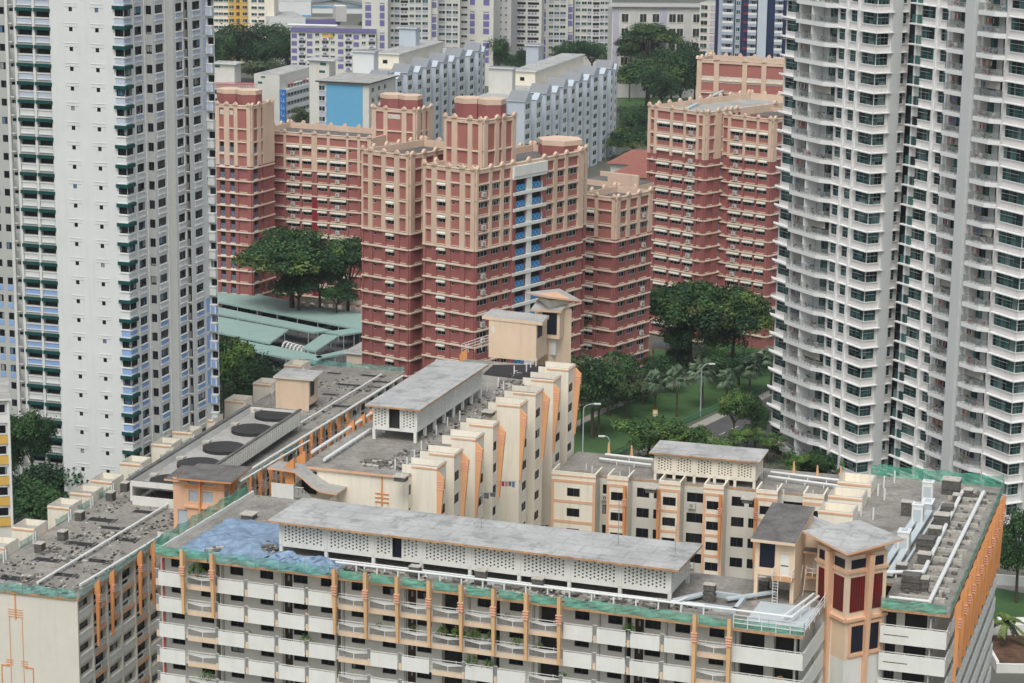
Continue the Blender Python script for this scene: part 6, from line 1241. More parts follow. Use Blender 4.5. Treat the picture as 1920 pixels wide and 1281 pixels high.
# --- lilac school block
F, L, z = framed(545, 705, 52, 905, -4); t = T('school_block', 'low lilac and white school block with a rounded roof edge behind the big dark trees', 'school block', (*F.xy(L/2, -8), 0)); body(t, F, L, 14, 0, z, 'off_white', 'roof_screed')
b = MB(); b.box(F, 0, L, .01, .5, z-1.4, z+.1, MT['lilac']); b.obj('fascia', t.o); b = MB(); b.tube(F.P(-1, -.5, z+1.0), F.P(L*.55, .5, z+1.0), .5, MT['gable_white'], 8); b.obj('roof_pipe', t.o)
wU = L/11
for k in range(5):
    zz = z-2.0-2.8*k
    for q in range(11):
        if q in (1, 4, 7, 10): t.rep('bay_box', tmpl(fp, wU*.95, .9, 'gable_white'), F, q*wU, .6, zz-2.3, 2); t.rep('window', tmpl(fw, wU*.8, .9, 'dark_void'), F, q*wU+.2, .1, zz-1.0, 2); t.rep('lilac_panel', tmpl(fp, wU*.5, .5, 'lilac'), F, q*wU+.6, .68, zz-2.1, 1)
        elif q % 2: t.rep('window', tmpl(fw, wU*.5, .9), F, q*wU+.5, .05, zz-.9, 2)
        else: t.rep('lilac_panel', tmpl(fp, wU*.7, 1.7, 'lilac'), F, q*wU+.3, .03, zz-1.9, 2)
t.rep('lilac_panel', tmpl(fp, 4, 1.2, 'mustard'), F, wU*4.1, .4, z-3.5, 2)
F, L, z = framed(505, 640, 20, 1000, 15); t = T('school_hall', 'flat roofed white school hall with lilac edge, left of the small grey lift box', 'school block', (*F.xy(L/2, -10), 0)); body(t, F, L*.5, 30, 0, z-3, 'gable_white', 'roof_slab_pale'); b = MB(); b.prism([F.xy(L*.3, -2), F.xy(L, -2), F.xy(L, -14), F.xy(L*.3, -14)], 0, z-4, MT['lilac'], MT['roof_screed']); b.box(F, L*.93, L*1.08, -8, -1, z-5, z+1.5, MT['pale_grey'], MT['gable_white']); b.obj('wing', t.o)
# --- blue-trimmed big hall far behind
F, L, z = framed(575, 680, 10, 1250, 3); t = T('sports_hall', 'large white hall with a curved grey and blue roof at the top of the picture', 'hall', (*F.xy(L/2, -20), 0)); body(t, F, L, 60, 0, z+2, 'gable_white'); b = MB(); b.hexa([F.P(-2, 1, z+2), F.P(L*.5, 2, z+4.5), F.P(L+4, 1, z+1), F.P(L+4, 1, z-.5), F.P(L*.5, 2, z+3), F.P(-2, 1, z+.5)], [F.P(-2, -60, z+4), F.P(L*.5, -60, z+7.5), F.P(L+4, -60, z+4), F.P(L+4, -60, z+2), F.P(L*.5, -60, z+5), F.P(-2, -60, z+2)], MT['gable_roof'], MT['roof_slab_pale']); b.box(F, 0, L, .02, .3, z-1.2, z-.4, MT['end_blue']); b.obj('roof', t.o)
F, L, z = framed(514, 583, 8, 1150, 3); t = T('annexe', 'white annexe with a blue stripe beside the large curved hall', 'hall', (*F.xy(L/2, -5), 0)); body(t, F, L, 18, 0, z+1, 'gable_white', 'roof_slab_pale'); b = MB(); b.box(F, 0, L, .02, .3, z-7, z-5, MT['end_blue']); b.obj('stripe', t.o)
# --- cream and mustard block
F, L, z = framed(393, 514, 0, 1010, -3); z += 8; t = T('apartment_block', 'cream block with mustard yellow centre bays at the top left', 'apartment block', (*F.xy(L/2, -6), 0)); body(t, F, L, 12, 0, z, 'cream_wall', 'terracotta')
b = MB(); b.box(F, F.U(428, z), F.U(464, z), .02, .7, 0, z-1, MT['mustard']); b.obj('mustard_bay', t.o)
for k in range(12):
    for x0, x1 in ((399, 408), (409, 418), (419, 427), (430, 438), (443, 449), (455, 463), (471, 481), (484, 495)):
        a, c = F.U(x0, z), F.U(x1, z); n = .75 if 428 < x0 < 464 else .05; t.rep('window', tmpl(fw, c-a, 1.3 if n > .5 else .9, 'glass_far', 'red_paint' if x0 == 443 else 'gable_white'), F, a, n, z-3-2.8*k, 2)
# --- lilac and white towers along the top
def tower(label, x0, x1, Y, ang, cols, z1=60, m='off_white', name='apartment_tower', fh=2.8, D=14, off=0, grp='lilac and white towers along the top'):
    F, L, z = framed(x0, x1, 60, Y, ang); t = T(name, label, 'apartment tower', (*F.xy(L/2, -D/2), 0), grp); body(t, F, L, D, 0, z1, m); n = int((z1-8)/fh)
    for c0, c1, kind in cols:
        a, c = F.U(c0, z), F.U(c1, z); w = c-a
        if kind == 'rec': b = MB(); b.box(F, a, c, .01, .04, 0, z1-.5, MT['pale_grey']); b.obj('recess_panel', t.o); continue
        for k in range(n):
            zz = z1-2-fh*k+off
            if kind == 'w': t.rep('window', tmpl(fw, w, .95), F, a, .05, zz-.95, w)
            elif kind == 'W': t.rep('window', tmpl(fw, w, .95), F, a, .05, zz-.95, w); t.rep('lilac_panel', tmpl(fp, w, .8, 'lilac_pale' if (k+int(c0)) % 3 else 'off_white'), F, a, .03, zz-2.1, w)
            elif kind == 'l': t.rep('lilac_panel', tmpl(fp, w, 2.2 if k % 4 != 1 else .3, 'lilac'), F, a, .03, zz-2.2, w)
            elif kind == 'c':
                t.rep('corridor', tmpl(fp, w, 1.0, 'dark_void'), F, a, .03, zz-1.1, w*2)
                for i in range(int(w/1.25)): t.rep('lilac_panel', tmpl(fp, .8, .65, 'lilac'), F, a+.3+i*1.25, .05, zz-2.1, .6)
            elif kind == 's': t.rep('window', tmpl(fw, w, .7, 'dark_void'), F, a, .05, zz-.9, w)
    return t, F
tower('lilac panelled end slab left of the window grid tower', 679, 727, 905, -3, [(685, 696, 'l'), (712, 721, 'l')], 52)
tower('window grid tower second from left along the top, white with pale lilac spandrels', 727, 808, 915, 4, [(728, 738, 'w'), (740, 749, 'W'), (751, 765, 'c'), (768, 776, 'w'), (779, 789, 'W'), (792, 802, 'W')], 56)
tower('narrow deep lilac strip tower between two window grids', 808, 820, 918, 4, [(810, 818, 'l')], 58)
tower('white window grid tower just right of the narrow lilac strip', 820, 862, 925, -2, [(823, 834, 'W'), (837, 846, 'W'), (849, 858, 'W')], 54)
tower('grey corner tower with lilac squares, centre left along the top', 862, 925, 935, -12, [(864, 876, 's'), (881, 890, 'l'), (906, 917, 'l')], 58)
tower('grey recess tower with small dark windows near the top centre', 925, 958, 945, -10, [(924, 930, 'W'), (934, 940, 's'), (947, 950, 's')], 60, 'pale_grey')
tower('long corridor tower striped with small lilac squares', 958, 1015, 960, -6, [(959, 985, 'c'), (989, 1010, 'c')], 58)
tower('window grid tower at top centre behind the round trees', 1015, 1064, 970, 2, [(1014, 1023, 'l'), (1029, 1037, 'W'), (1039, 1048, 'W'), (1050, 1060, 'W')], 56)
tower('second narrow deep lilac strip tower, right of centre', 1064, 1074, 972, 4, [(1065, 1073, 'l')], 58)
tower('wide window grid tower right of centre along the top', 1076, 1146, 975, 6, [(1079, 1087, 'W'), (1090, 1099, 'w'), (1101, 1108, 'W'), (1111, 1123, 'c'), (1125, 1132, 'W'), (1134, 1143, 'W')], 57)
# white slab with square dark openings
F, L, z = framed(1148, 1330, 30, 900, 5); t = T('apartment_block', 'white slab with square dark openings above the right-hand trees', 'apartment block', (*F.xy(L/2, -6), 0)); zt = atY(1148, 10, 900)[2]; body(t, F, L, 12, 0, zt, 'off_white', 'roof_old')
b = MB(); b.box(F, -2, L, .02, 1.2, zt-.5, zt+.2, MT['pale_grey']); b.obj('eaves', t.o)
for k in range(5):
    for x0, x1 in ((1166, 1178), (1200, 1212), (1224, 1236), (1255, 1267), (1270, 1281), (1300, 1312), (1314, 1327)):
        a, c = F.U(x0, z), F.U(x1, z); t.rep('window', tmpl(fw, c-a, 3.0, 'dark_room', 'gable_white'), F, a, .05, zt-6.2-5.4*k, 4)
for x0, x1, m in ((1150, 1160, 'lilac_pale'), (1182, 1196, 'pale_grey'), (1238, 1250, 'lilac_pale'), (1283, 1295, 'pale_grey')): b = MB(); b.box(F, F.U(x0, z), F.U(x1, z), .01, .3, 0, zt-1, MT[m]); b.obj('pilaster', t.o)
# slender orange-trimmed slab
F, L, z = framed(1312, 1346, 20, 880, -20); t = T('apartment_block', 'orange-trimmed narrow block beside the navy tower', 'apartment block', (*F.xy(L/2, -6), 0)); body(t, F, L, 12, 0, atY(1312, 5, 880)[2], 'off_white')
for k in range(8): t.rep('window', tmpl(fw, L*.35, 1.5, 'glass_far', 'pale_peach'), F, L*.08, .05, z+.5-2.8*k, 2); t.rep('window', tmpl(fw, L*.3, 1.6, 'lilac_pale', 'pale_peach'), F, L*.6, .05, z+.5-2.8*k, 2)
# navy tower
F, L, z = framed(1340, 1500, 60, 775, -8); t = T('apartment_tower', 'navy and blue-grey tower with small balconies behind the tallest red block', 'apartment tower', (*F.xy(L/2, -8), 0)); body(t, F, L, 16, 0, 75, 'navy')
b = MB()
for x0, x1, m, n in ((1347, 1376, 'blue_grey', 1.2), (1378, 1388, 'blue_grey', .6), (1402, 1417, 'blue_grey', 1.0), (1420, 1437, 'gable_blue', 1.5), (1452, 1466, 'blue_grey', 1.0)): b.box(F, F.U(x0, z), F.U(x1, z), .01, n, 0, 75, MT[m])
b.obj('pale_bay', t.o)
for k in range(24):
    zz = 72-2.8*k
    for x0, x1, n in ((1354, 1374, 1.2), (1402, 1418, 1.0), (1452, 1467, 1.0)): a, c = F.U(x0, z), F.U(x1, z); t.rep('balcony', tmpl(fb, c-a), F, a, n, zz-1.8, 2); t.rep('window', tmpl(fw, (c-a)*.4, 1.3, 'dark_void'), F, a+(c-a)*.4, n+.02, zz-1.0, 1)
    t.rep('red_panel', tmpl(fp, 1.4, .9, 'maroon'), F, F.U(1393, z), .1, zz-1.5, 1); t.rep('window', tmpl(fw, 1.1, 1.3, 'glass_far'), F, F.U(1380, z), .62, zz-1.2, 1)
# mustard building at the far left edge
F, L, z = framed(-60, 17, 752, 300, 12); t = T('apartment_block', 'mustard banded block cut off by the left edge of the photo', 'apartment block', (*F.xy(L/2, -6), 0)); body(t, F, L, 12, 0, z, 'off_white', 'roof_old')
for k in range(6): t.rep('spandrel_panel', tmpl(fp, L-.4, 1.15, 'mustard' if k else 'white_paint'), F, .1, .15, z-3.1-2.8*k, 4); t.rep('window', tmpl(fw, L-.8, 1.1, 'glass_corr'), F, .2, .05, z-1.7-2.8*k, 3)
b = MB(); b.box(F, L-.3, L, .01, .3, 0, z, MT['gable_white']); b.box(F, -1, L+.3, -2.6, .6, z, z+.3, MT['white_paint'], MT['roof_old']); b.obj('trim', t.o)
# terracotta hipped roofs among the trees
for q, (px, py, Y, w) in enumerate(((1210, 312, 560, 16), (1190, 290, 590, 12))):
    x, y, z = atY(px, py, Y); F = Fr((x-w/2, y), -20); t = T('pavilion', ['terracotta roofed pavilion between the pale gabled slab and the right red pair', 'smaller terracotta roof half hidden by an umbrella tree'][q], 'pavilion', (*F.xy(w/2, -6), 0)); b = MB(); b.box(F, 0, w, -12, 0, 0, z-2.2, MT['off_white']); b.obj('wall', t.o); b = MB(); b.hexa([F.P(-1, 1, z-2.2), F.P(w+1, 1, z-2.2), F.P(w+1, -13, z-2.2), F.P(-1, -13, z-2.2)], [F.P(w*.3, -5, z+.6), F.P(w*.7, -5, z+.6), F.P(w*.7, -7, z+.6), F.P(w*.3, -7, z+.6)], MT['terracotta']); b.obj('roof', t.o)
# =====================================================  GROUND, ROAD, PLANTING
mat('ground', (.13, .135, .11), var=.3, scale=.03, fine=.3); mat('lawn_grass', (.062, .135, .045), var=.35, scale=.12, fine=.35); mat('asphalt', (.10, .10, .10), var=.2, scale=.2, fine=.2); mat('paving', (.36, .35, .32), var=.15, scale=.4, fine=.2); mat('yellow_line', (.6, .42, .08)); mat('soil', (.14, .08, .05), var=.5, scale=.7, fine=.6)
def leafmat(n, c): m = mat(n, c, rough=.7, var=.55, scale=.45, spec=.2); return m
leafmat('leaf_deep', (.024, .062, .028)); leafmat('leaf_mid', (.05, .112, .038)); leafmat('leaf_light', (.12, .18, .05)); leafmat('leaf_olive', (.10, .135, .065)); leafmat('leaf_fresh', (.13, .24, .06)); leafmat('leaf_palm', (.17, .25, .16)); mat('bark', (.09, .07, .05), var=.3, scale=1)
b = MB(); xs = [-3000, -300, -160]+[-150+6*i for i in range(36)]+[80, 300, 3000]; ys = [-400, 120, 200]+[210+6*i for i in range(24)]+[400, 1200, 5200]
def gz(x, y): sm = lambda t: max(0, min(1, t))**2*(3-2*max(0, min(1, t))); return -12*sm((314-y)/30)*sm((18-x)/30)
G_ = {}; 
for i, x in enumerate(xs):
    for j, y in enumerate(ys): G_[i, j] = len(b.v); b.v.append((x, y, gz(x, y)))
k = b.mi(MT['ground'])
for i in range(len(xs)-1):
    for j in range(len(ys)-1): b.f.append((G_[i, j], G_[i+1, j], G_[i+1, j+1], G_[i, j+1])); b.m.append(k)
b.top('ground', None, None, kind='structure', loc=(0, 0, 0))
def sheet(name, pts, z, m, kind='structure', thick=0): 
    b = MB(); P = [at(x, y, z) for x, y in pts]
    if thick: b.prism(P, z-thick, z, MT[m])
    else: b.face([(x, y, z) for x, y in P], MT[m])
    o = b.top(name, None, None, kind=kind); return o
sheet('lawn', [(1060, 905), (1060, 740), (1200, 660), (1500, 620), (1520, 700), (1350, 768), (1130, 868)][::-1], .012, 'lawn_grass')
sheet('road', [(1040, 960), (1150, 885), (1345, 790), (1560, 700), (1700, 760), (1450, 850), (1180, 980)][::-1], .008, 'asphalt')
sheet('pavement', [(1050, 925), (1120, 880), (1345, 775), (1540, 690), (1545, 697), (1350, 785), (1130, 893), (1060, 940)][::-1], .13, 'paving', thick=.13)
sheet('path', [(1060, 800), (1130, 765), (1300, 700), (1480, 640), (1480, 646), (1300, 708), (1130, 775), (1060, 812)][::-1], .016, 'paving')
sheet('road', [(1160, 205), (1160, 230), (1480, 175), (1480, 160)][::-1], .01, 'asphalt'); sheet('lawn', [(1160, 180), (1160, 204), (1480, 159), (1480, 140)][::-1], .012, 'lawn_grass')
sheet('lawn', [(1860, 1105), (1860, 1210), (2100, 1210), (2100, 1105)][::-1], .012, 'lawn_grass'); sheet('path', [(1860, 1085), (1860, 1100), (2100, 1150), (2100, 1100)][::-1], .016, 'paving')
sheet('car_park', [(380, 540), (700, 560), (700, 740), (380, 720)][::-1], .012, 'asphalt'); sheet('forecourt', [(480, 560), (900, 590), (900, 640), (480, 600)][::-1], .016, 'paving')
b = MB()
for k in range(9): x0, y0 = 1180+k*24, 895-k*11.3; p, q = at(x0, y0, .012), at(x0+12, y0-5.6, .012); G, L = fr2(p, q); b.face([G.P(0, -.08, .014), G.P(L, -.08, .014), G.P(L, .08, .014), G.P(0, .08, .014)], MT['rail_white'])
b.top('lane_marking', None, None, kind='structure')
LEAF = {}
def crown_mesh(kind, seed):
    k = (kind, seed)
    if k in LEAF: return LEAF[k]
    rr = random.Random(seed*17+len(kind)); V, F_, M = [], [], []
    if kind == 'umbrella': lobes = [(q*cos(a), q*sin(a), .42-.95*q*q+rr.uniform(-.15, .15), rr.uniform(.22, .36)) for q, a in [(.78*sqrt(rr.random()), rr.uniform(0, 6.3)) for _ in range(44)]]; n, s, fl = 14000, .034, .7; mats = ['leaf_deep', 'leaf_mid', 'leaf_light']
    elif kind == 'dense': lobes = [(rr.uniform(-.6, .6), rr.uniform(-.6, .6), rr.uniform(-.3, .6), rr.uniform(.25, .45)) for _ in range(20)]; n, s, fl = 9000, .036, .9; mats = ['leaf_deep', 'leaf_mid', 'leaf_mid']
    elif kind == 'bright': lobes = [(rr.uniform(-.7, .7), rr.uniform(-.7, .7), rr.uniform(-.3, .5), rr.uniform(.2, .36)) for _ in range(20)]; n, s, fl = 7000, .045, .9; mats = ['leaf_mid', 'leaf_fresh', 'leaf_light']
    elif kind == 'olive': lobes = [(rr.uniform(-.65, .65), rr.uniform(-.65, .65), rr.uniform(-.2, .5), rr.uniform(.22, .4)) for _ in range(20)]; n, s, fl = 6500, .042, .8; mats = ['leaf_olive', 'leaf_mid', 'leaf_deep']
    else: lobes = [(rr.uniform(-.4, .4)*(1-z), rr.uniform(-.4, .4)*(1-z), z*1.6-.6, .16+.3*(1-z)) for z in [i/13 for i in range(13)]]; n, s, fl = 5000, .05, .5; mats = ['leaf_deep', 'leaf_mid', 'leaf_mid']
    w = [l[3]**2 for l in lobes]; mi = [rr.choice((0, 0, 1, 1, 2)) for _ in lobes]
    for _ in range(n):
        q = rr.choices(range(len(lobes)), w)[0]; lx, ly, lz, lr = lobes[q]
        a = rr.uniform(0, 2*pi); c = rr.uniform(-.45, 1); e = sqrt(1-c*c); r = lr*(1-abs(rr.gauss(0, .16))*(1 if rr.random() < .85 else -1.6))
        d = Vector((cos(a)*e, sin(a)*e, c)); p = Vector((lx, ly, lz))+Vector((d.x*r, d.y*r, d.z*r*fl))
        nrm = (d+Vector((rr.gauss(0, .5), rr.gauss(0, .5), rr.gauss(.3, .5)))).normalized(); t = nrm.orthogonal().normalized(); t.rotate(Matrix.Rotation(rr.uniform(0, 6.3), 3, nrm)); u = nrm.cross(t); ss = s*rr.uniform(.6, 1.4); i = len(V)
        V += [p-t*ss, p-u*ss*.6, p+t*ss, p+u*ss*.6]; F_.append((i, i+1, i+2, i+3)); m = mi[q]; M.append(m if rr.random() < .8 else rr.choice((0, 1, 2)))
    me = bpy.data.meshes.new('crown'); me.from_pydata([tuple(v) for v in V], [], F_)
    for m in mats: me.materials.append(MT[m])
    me.polygons.foreach_set('material_index', M); me.update()
    b = MB(); zb = -2.0; fk = -.7 if kind != 'umbrella' else -.85; R0 = .055
    b.tube((0, 0, zb), (.02, .01, fk), R0, MT['bark'], 8, R0*.75)
    for l in sorted(lobes, key=lambda l: -l[3])[:9]:
        m = (l[0]*.45, l[1]*.45, fk+(l[2]-fk)*.5); b.tube((.02, .01, fk), m, R0*.5, MT['bark'], 5, R0*.3); b.tube(m, (l[0]*.9, l[1]*.9, l[2]), R0*.3, MT['bark'], 5, R0*.1)
    LEAF[k] = (me, b.mesh('trunk'), zb); return LEAF[k]
def tree(bx, by, top, wpx, kind, seed, label, hpx=None, name=None, group=None, squash=None):
    wpx *= 1.22 if kind == 'umbrella' else 1.05
    """bx, by: foot on the ground; top: pixel row of the crown top; wpx: crown width in pixels"""
    x, y = at(bx, by, 0); zt = CH+ray(bx, top).z*(y/ray(bx, top).y); d = Vector((x, y, zt/2-CH)).dot(CF); R_ = wpx*d/FP/2
    me, tk, zb = crown_mesh(kind, seed); o = bpy.data.objects.new(name or {'umbrella': 'umbrella_tree', 'conifer': 'conifer'}.get(kind, 'broadleaf_tree'), None); o.location = (x, y, 0); C.objects.link(o); o['label'] = label; o['category'] = 'tree'
    if group: o['group'] = group
    hz = (hpx*d/FP/2) if hpx else R_*(.8 if kind != 'umbrella' else .9); up = {'umbrella': .7, 'dense': .95, 'bright': .8, 'olive': .85, 'conifer': 1.1}[kind]
    zc = zt-up*hz; rz = RN.uniform(0, 6.3)
    c = bpy.data.objects.new('crown', me); C.objects.link(c); c.parent = o; c.location = (0, 0, zc); c.scale = (R_, R_, hz); c.rotation_euler = (0, 0, rz)
    t = bpy.data.objects.new('trunk', tk); C.objects.link(t); t.parent = o; t.location = (0, 0, zc); t.scale = (R_, R_, max(.5, zc/abs(zb))); t.rotation_euler = (0, 0, rz)
def palm_mesh(kind, seed):
    k = (kind, seed)
    if k in LEAF: return LEAF[k]
    rr = random.Random(seed); b = MB(); m = MT['leaf_palm' if kind == 'fan' else 'leaf_light']; n = 46 if kind == 'fan' else 18
    for i in range(n):
        a = rr.uniform(0, 6.3); e = rr.uniform(-.5, 1.2); L = rr.uniform(.7, 1.05); d = Vector((cos(a)*cos(e), sin(a)*cos(e), sin(e))); sd = Vector((-sin(a), cos(a), 0))
        if kind == 'fan':
            c = d*L*.5
            for j in range(9): t = (j-4)/4*1.0; q = (d*cos(t)+sd*sin(t)); tip = c+q*L*.55+Vector((0, 0, -.22*abs(t)-.1)); w = sd.cross(q).normalized()*.02+sd*.03; b.face([c-w, c+q*L*.3+w*.9, tip, c+q*L*.3-w*.9], m)
        else:
            P = [d*L*s*1.25+Vector((0, 0, -.75*(s**2)*L)) for s in (0, .25, .5, .75, 1)]
            for p0, p1 in zip(P, P[1:]):
                for s in (-1, 1):
                    for f in (0, .33, .66): q = p0.lerp(p1, f); b.face([q, q+(p1-p0)*.3, q+(p1-p0)*.7+sd*s*.24+Vector((0, 0, -.1)), q+(p1-p0)*.35+sd*s*.2+Vector((0, 0, -.08))], m)
    me = b.mesh('crown'); b = MB()
    for i in range(6): b.tube((0, 0, -3+i*.5), (0, 0, -2.5+i*.5), .075-.004*i, MT['bark'], 7, .065-.004*i)
    LEAF[k] = (me, b.mesh('trunk'), -3); return LEAF[k]
def palm(bx, by, cy, wpx, kind, seed, label, group=None):
    x, y = at(bx, by, 0); zc = CH+ray(bx, cy).z*(y/ray(bx, cy).y); R_ = (1.35 if kind == 'fan' else 1.0)*wpx*y/FP/2; me, tk, zb = palm_mesh(kind, seed); o = bpy.data.objects.new('fan_palm' if kind == 'fan' else 'coconut_palm', None); o.location = (x, y, 0); C.objects.link(o); o['label'] = label; o['category'] = 'palm'
    if group: o['group'] = group
    c = bpy.data.objects.new('crown', me); C.objects.link(c); c.parent = o; c.location = (0, 0, zc); c.scale = (R_,)*3; c.rotation_euler = (0, 0, RN.uniform(0, 6))
    t = bpy.data.objects.new('trunk', tk); C.objects.link(t); t.parent = o; t.location = (0, 0, zc); t.scale = (R_, R_, zc/3)
for a in [
 (548, 606, 430, 175, 'umbrella', 1, 'broad umbrella tree in front of the long red wing, left one of two', 110), (652, 608, 448, 110, 'umbrella', 2, 'smaller yellow-green umbrella tree against the narrow front red block', 90), (600, 606, 470, 90, 'umbrella', 3, 'low umbrella tree filling the gap between the two over the green canopies', 90),
 (1293, 700, 522, 160, 'umbrella', 4, 'broad flat-topped tree before the right red pair, left one', 120), (1372, 700, 530, 125, 'umbrella', 5, 'dark rounded umbrella tree before the right red pair, right one', 130),
 (560, 612, 500, 120, 'dense', 2, 'dark understorey tree beneath the broad left umbrella tree', 70), (632, 616, 520, 80, 'dense', 4, 'dark understorey tree beneath the yellow-green umbrella tree', 60), (1335, 705, 585, 110, 'dense', 1, 'dark understorey tree between the two trees before the right red pair', 90), (1265, 705, 600, 80, 'dense', 5, 'dark understorey tree left of the covered entrance pillars', 70), (1140, 780, 650, 110, 'dense', 3, 'dense dark tree filling the left end of the lawn', 110), (1205, 760, 680, 60, 'olive', 3, 'grey-green tree behind the first fan palm', 60),
 (1122, 735, 570, 95, 'dense', 1, 'dark tree at the foot of the lower red block', 100), (1110, 822, 655, 130, 'olive', 1, 'big grey-green tree beside the last stepped cream bay', 150), (1175, 790, 690, 70, 'olive', 2, 'grey-green tree left of the first fan palm', 80), (1165, 750, 655, 70, 'dense', 2, 'dark shrubby tree just behind the grey-green ones', 60),
 (1245, 735, 665, 90, 'dense', 3, 'low dark tree under the covered entrance, behind the fan palms', 50), (1385, 735, 650, 110, 'dense', 4, 'dark round tree behind the right-hand fan palms', 70), (1335, 720, 650, 60, 'dense', 5, 'small dark tree between two fan palms at the back', 50),
 (1215, 870, 782, 120, 'bright', 1, 'bright green feathery clump left of the road, behind the low cream block', 90), (1275, 865, 790, 90, 'bright', 2, 'bright green feathery tree next to the road bend', 80), (1300, 860, 800, 60, 'bright', 3, 'small light green tree with open branches at the road edge', 60),
 (1375, 850, 728, 75, 'bright', 4, 'slender twin-crowned tree on the near side of the road, left half', 90), (1415, 850, 745, 60, 'dense', 6, 'darker slender tree on the near side of the road', 90), (1400, 862, 800, 60, 'bright', 5, 'small shrub under the slender roadside trees', 40), (1438, 868, 812, 60, 'bright', 1, 'round shrub with pale flowers left of the white tower base', 40),
 (1500, 890, 845, 70, 'bright', 2, 'flowering bush at the foot of the white tower, left end', 50), (1548, 895, 845, 80, 'dense', 1, 'dark bush in the middle of the row under the white tower', 50), (1590, 898, 850, 70, 'bright', 3, 'light green bush right of the middle under the white tower', 50), (1612, 900, 828, 46, 'conifer', 1, 'tiered conifer standing against the white tower corner', 80), (1650, 905, 862, 60, 'dense', 2, 'dark bush just right of the tiered conifer', 40), (1700, 900, 855, 50, 'olive', 3, 'sparse pale-leaved shrub under the dark gap of the white towers', 40),
 (62, 962, 752, 105, 'dense', 3, 'dark tree at the foot of the white tower, behind the mustard block edge', 140), (75, 1020, 858, 190, 'dense', 4, 'big dark round tree in the lower left behind the long low roof', 160), (-10, 1010, 872, 110, 'dense', 5, 'dark tree cut by the left edge below the mustard block', 150), (20, 950, 800, 70, 'dense', 6, 'tall dark tree between the mustard block and the white tower', 130),
 (445, 790, 628, 100, 'bright', 5, 'light green tall tree right of the white tower base', 140), (480, 800, 660, 90, 'dense', 1, 'dark dense tree below the green car park canopies', 140), (420, 770, 640, 60, 'dense', 2, 'narrow dark tree touching the white tower edge', 110), (500, 790, 690, 50, 'dense', 5, 'low dark tree beside the white roof boxes', 80),
 (385, 835, 770, 60, 'bright', 1, 'fresh green shrub at the right corner of the white tower', 50), (350, 850, 792, 60, 'bright', 2, 'fresh green hedge clump in the middle under the white tower', 50), (315, 862, 812, 55, 'bright', 4, 'fresh green hedge clump at the left under the white tower', 50),
 (1905, 1130, 945, 110, 'dense', 3, 'dark tree at the right edge beyond the orange posts', 170), (1890, 1000, 930, 60, 'dense', 6, 'dark tree top just behind the corner of the right roof', 80), (1935, 1060, 955, 70, 'dense', 4, 'dark tree cut by the right edge', 110),
 (445, 158, 38, 130, 'dense', 2, 'large dark tree on the left of the distant clump below the mustard block', 100), (500, 160, 36, 120, 'dense', 3, 'large dark tree in the middle of the distant clump', 105), (545, 165, 66, 80, 'dense', 6, 'dark tree on the right of the distant clump beside the lilac school', 80), (590, 150, 95, 50, 'olive', 1, 'low olive tree in front of the lilac school block', 40), (480, 170, 110, 90, 'olive', 2, 'low olive tree under the distant dark clump', 50), (415, 165, 60, 70, 'dense', 5, 'dark tree beside the white tower edge in the distance', 90),
 (935, 160, 68, 55, 'dense', 1, 'tall dark tree at the right end of the left gabled slab', 70), (970, 160, 86, 50, 'dense', 4, 'dark tree behind the blue box on the right gabled slab', 60), (1065, 150, 76, 65, 'dense', 5, 'round dark tree behind the right gabled slab, left one', 55), (1110, 150, 76, 75, 'dense', 6, 'round dark tree behind the right gabled slab, right one', 55), (876, 130, 60, 22, 'dense', 3, 'small dark tree between the lilac towers', 40), (830, 120, 78, 50, 'olive', 3, 'low olive tree behind the left gabled slab roofs', 22), (1155, 160, 82, 60, 'olive', 2, 'grey-green tree left of the tall trees by the square-windowed slab', 70),
 (1215, 190, 44, 105, 'umbrella', 1, 'tall spreading tree in front of the square-windowed white slab', 55), (1258, 206, 82, 95, 'dense', 1, 'broad dark tree in the middle of the clump left of the tallest red block', 120), (1178, 178, 72, 80, 'dense', 6, 'dark tree at the left of the clump beyond the right gabled slab', 90), (1302, 196, 92, 60, 'dense', 3, 'dark tree touching the top of the tallest red block', 100), (1240, 230, 130, 80, 'dense', 2, 'low dark tree behind the rear finials of the right red pair', 70), (1275, 200, 72, 80, 'dense', 2, 'tall dense dark tree left of the tallest red block', 130), (1212, 215, 110, 115, 'umbrella', 3, 'umbrella tree with a forked bare trunk beyond the right gabled slab', 70), (1180, 190, 70, 60, 'olive', 1, 'grey-green tree behind the forked umbrella tree', 60), (1325, 120, 45, 34, 'olive', 3, 'thin tree by the navy tower', 70),
 (1188, 300, 235, 85, 'umbrella', 5, 'umbrella tree half over the terracotta roofs', 60), (1190, 262, 198, 75, 'dense', 5, 'bushy tree between the gabled slab and the right red pair', 60), (1180, 330, 280, 60, 'dense', 6, 'low dark tree in front of the terracotta pavilion', 40), (572, 262, 198, 62, 'olive', 2, 'lone olive tree in front of the white corridor slab', 50), (720, 100, 88, 40, 'olive', 1, 'low tree at the foot of the lilac end slab', 16), (700, 75, 38, 60, 'dense', 1, 'distant dark treetops below the curved hall', 30), (1270, 700, 640, 50, 'dense', 3, 'dark undergrowth tree below the broad flat-topped tree', 60)]:
    tree(*a[:7], hpx=a[7]*(1.35 if a[4] == 'umbrella' else 1.05))
FPG = 'fan palms on the lawn'
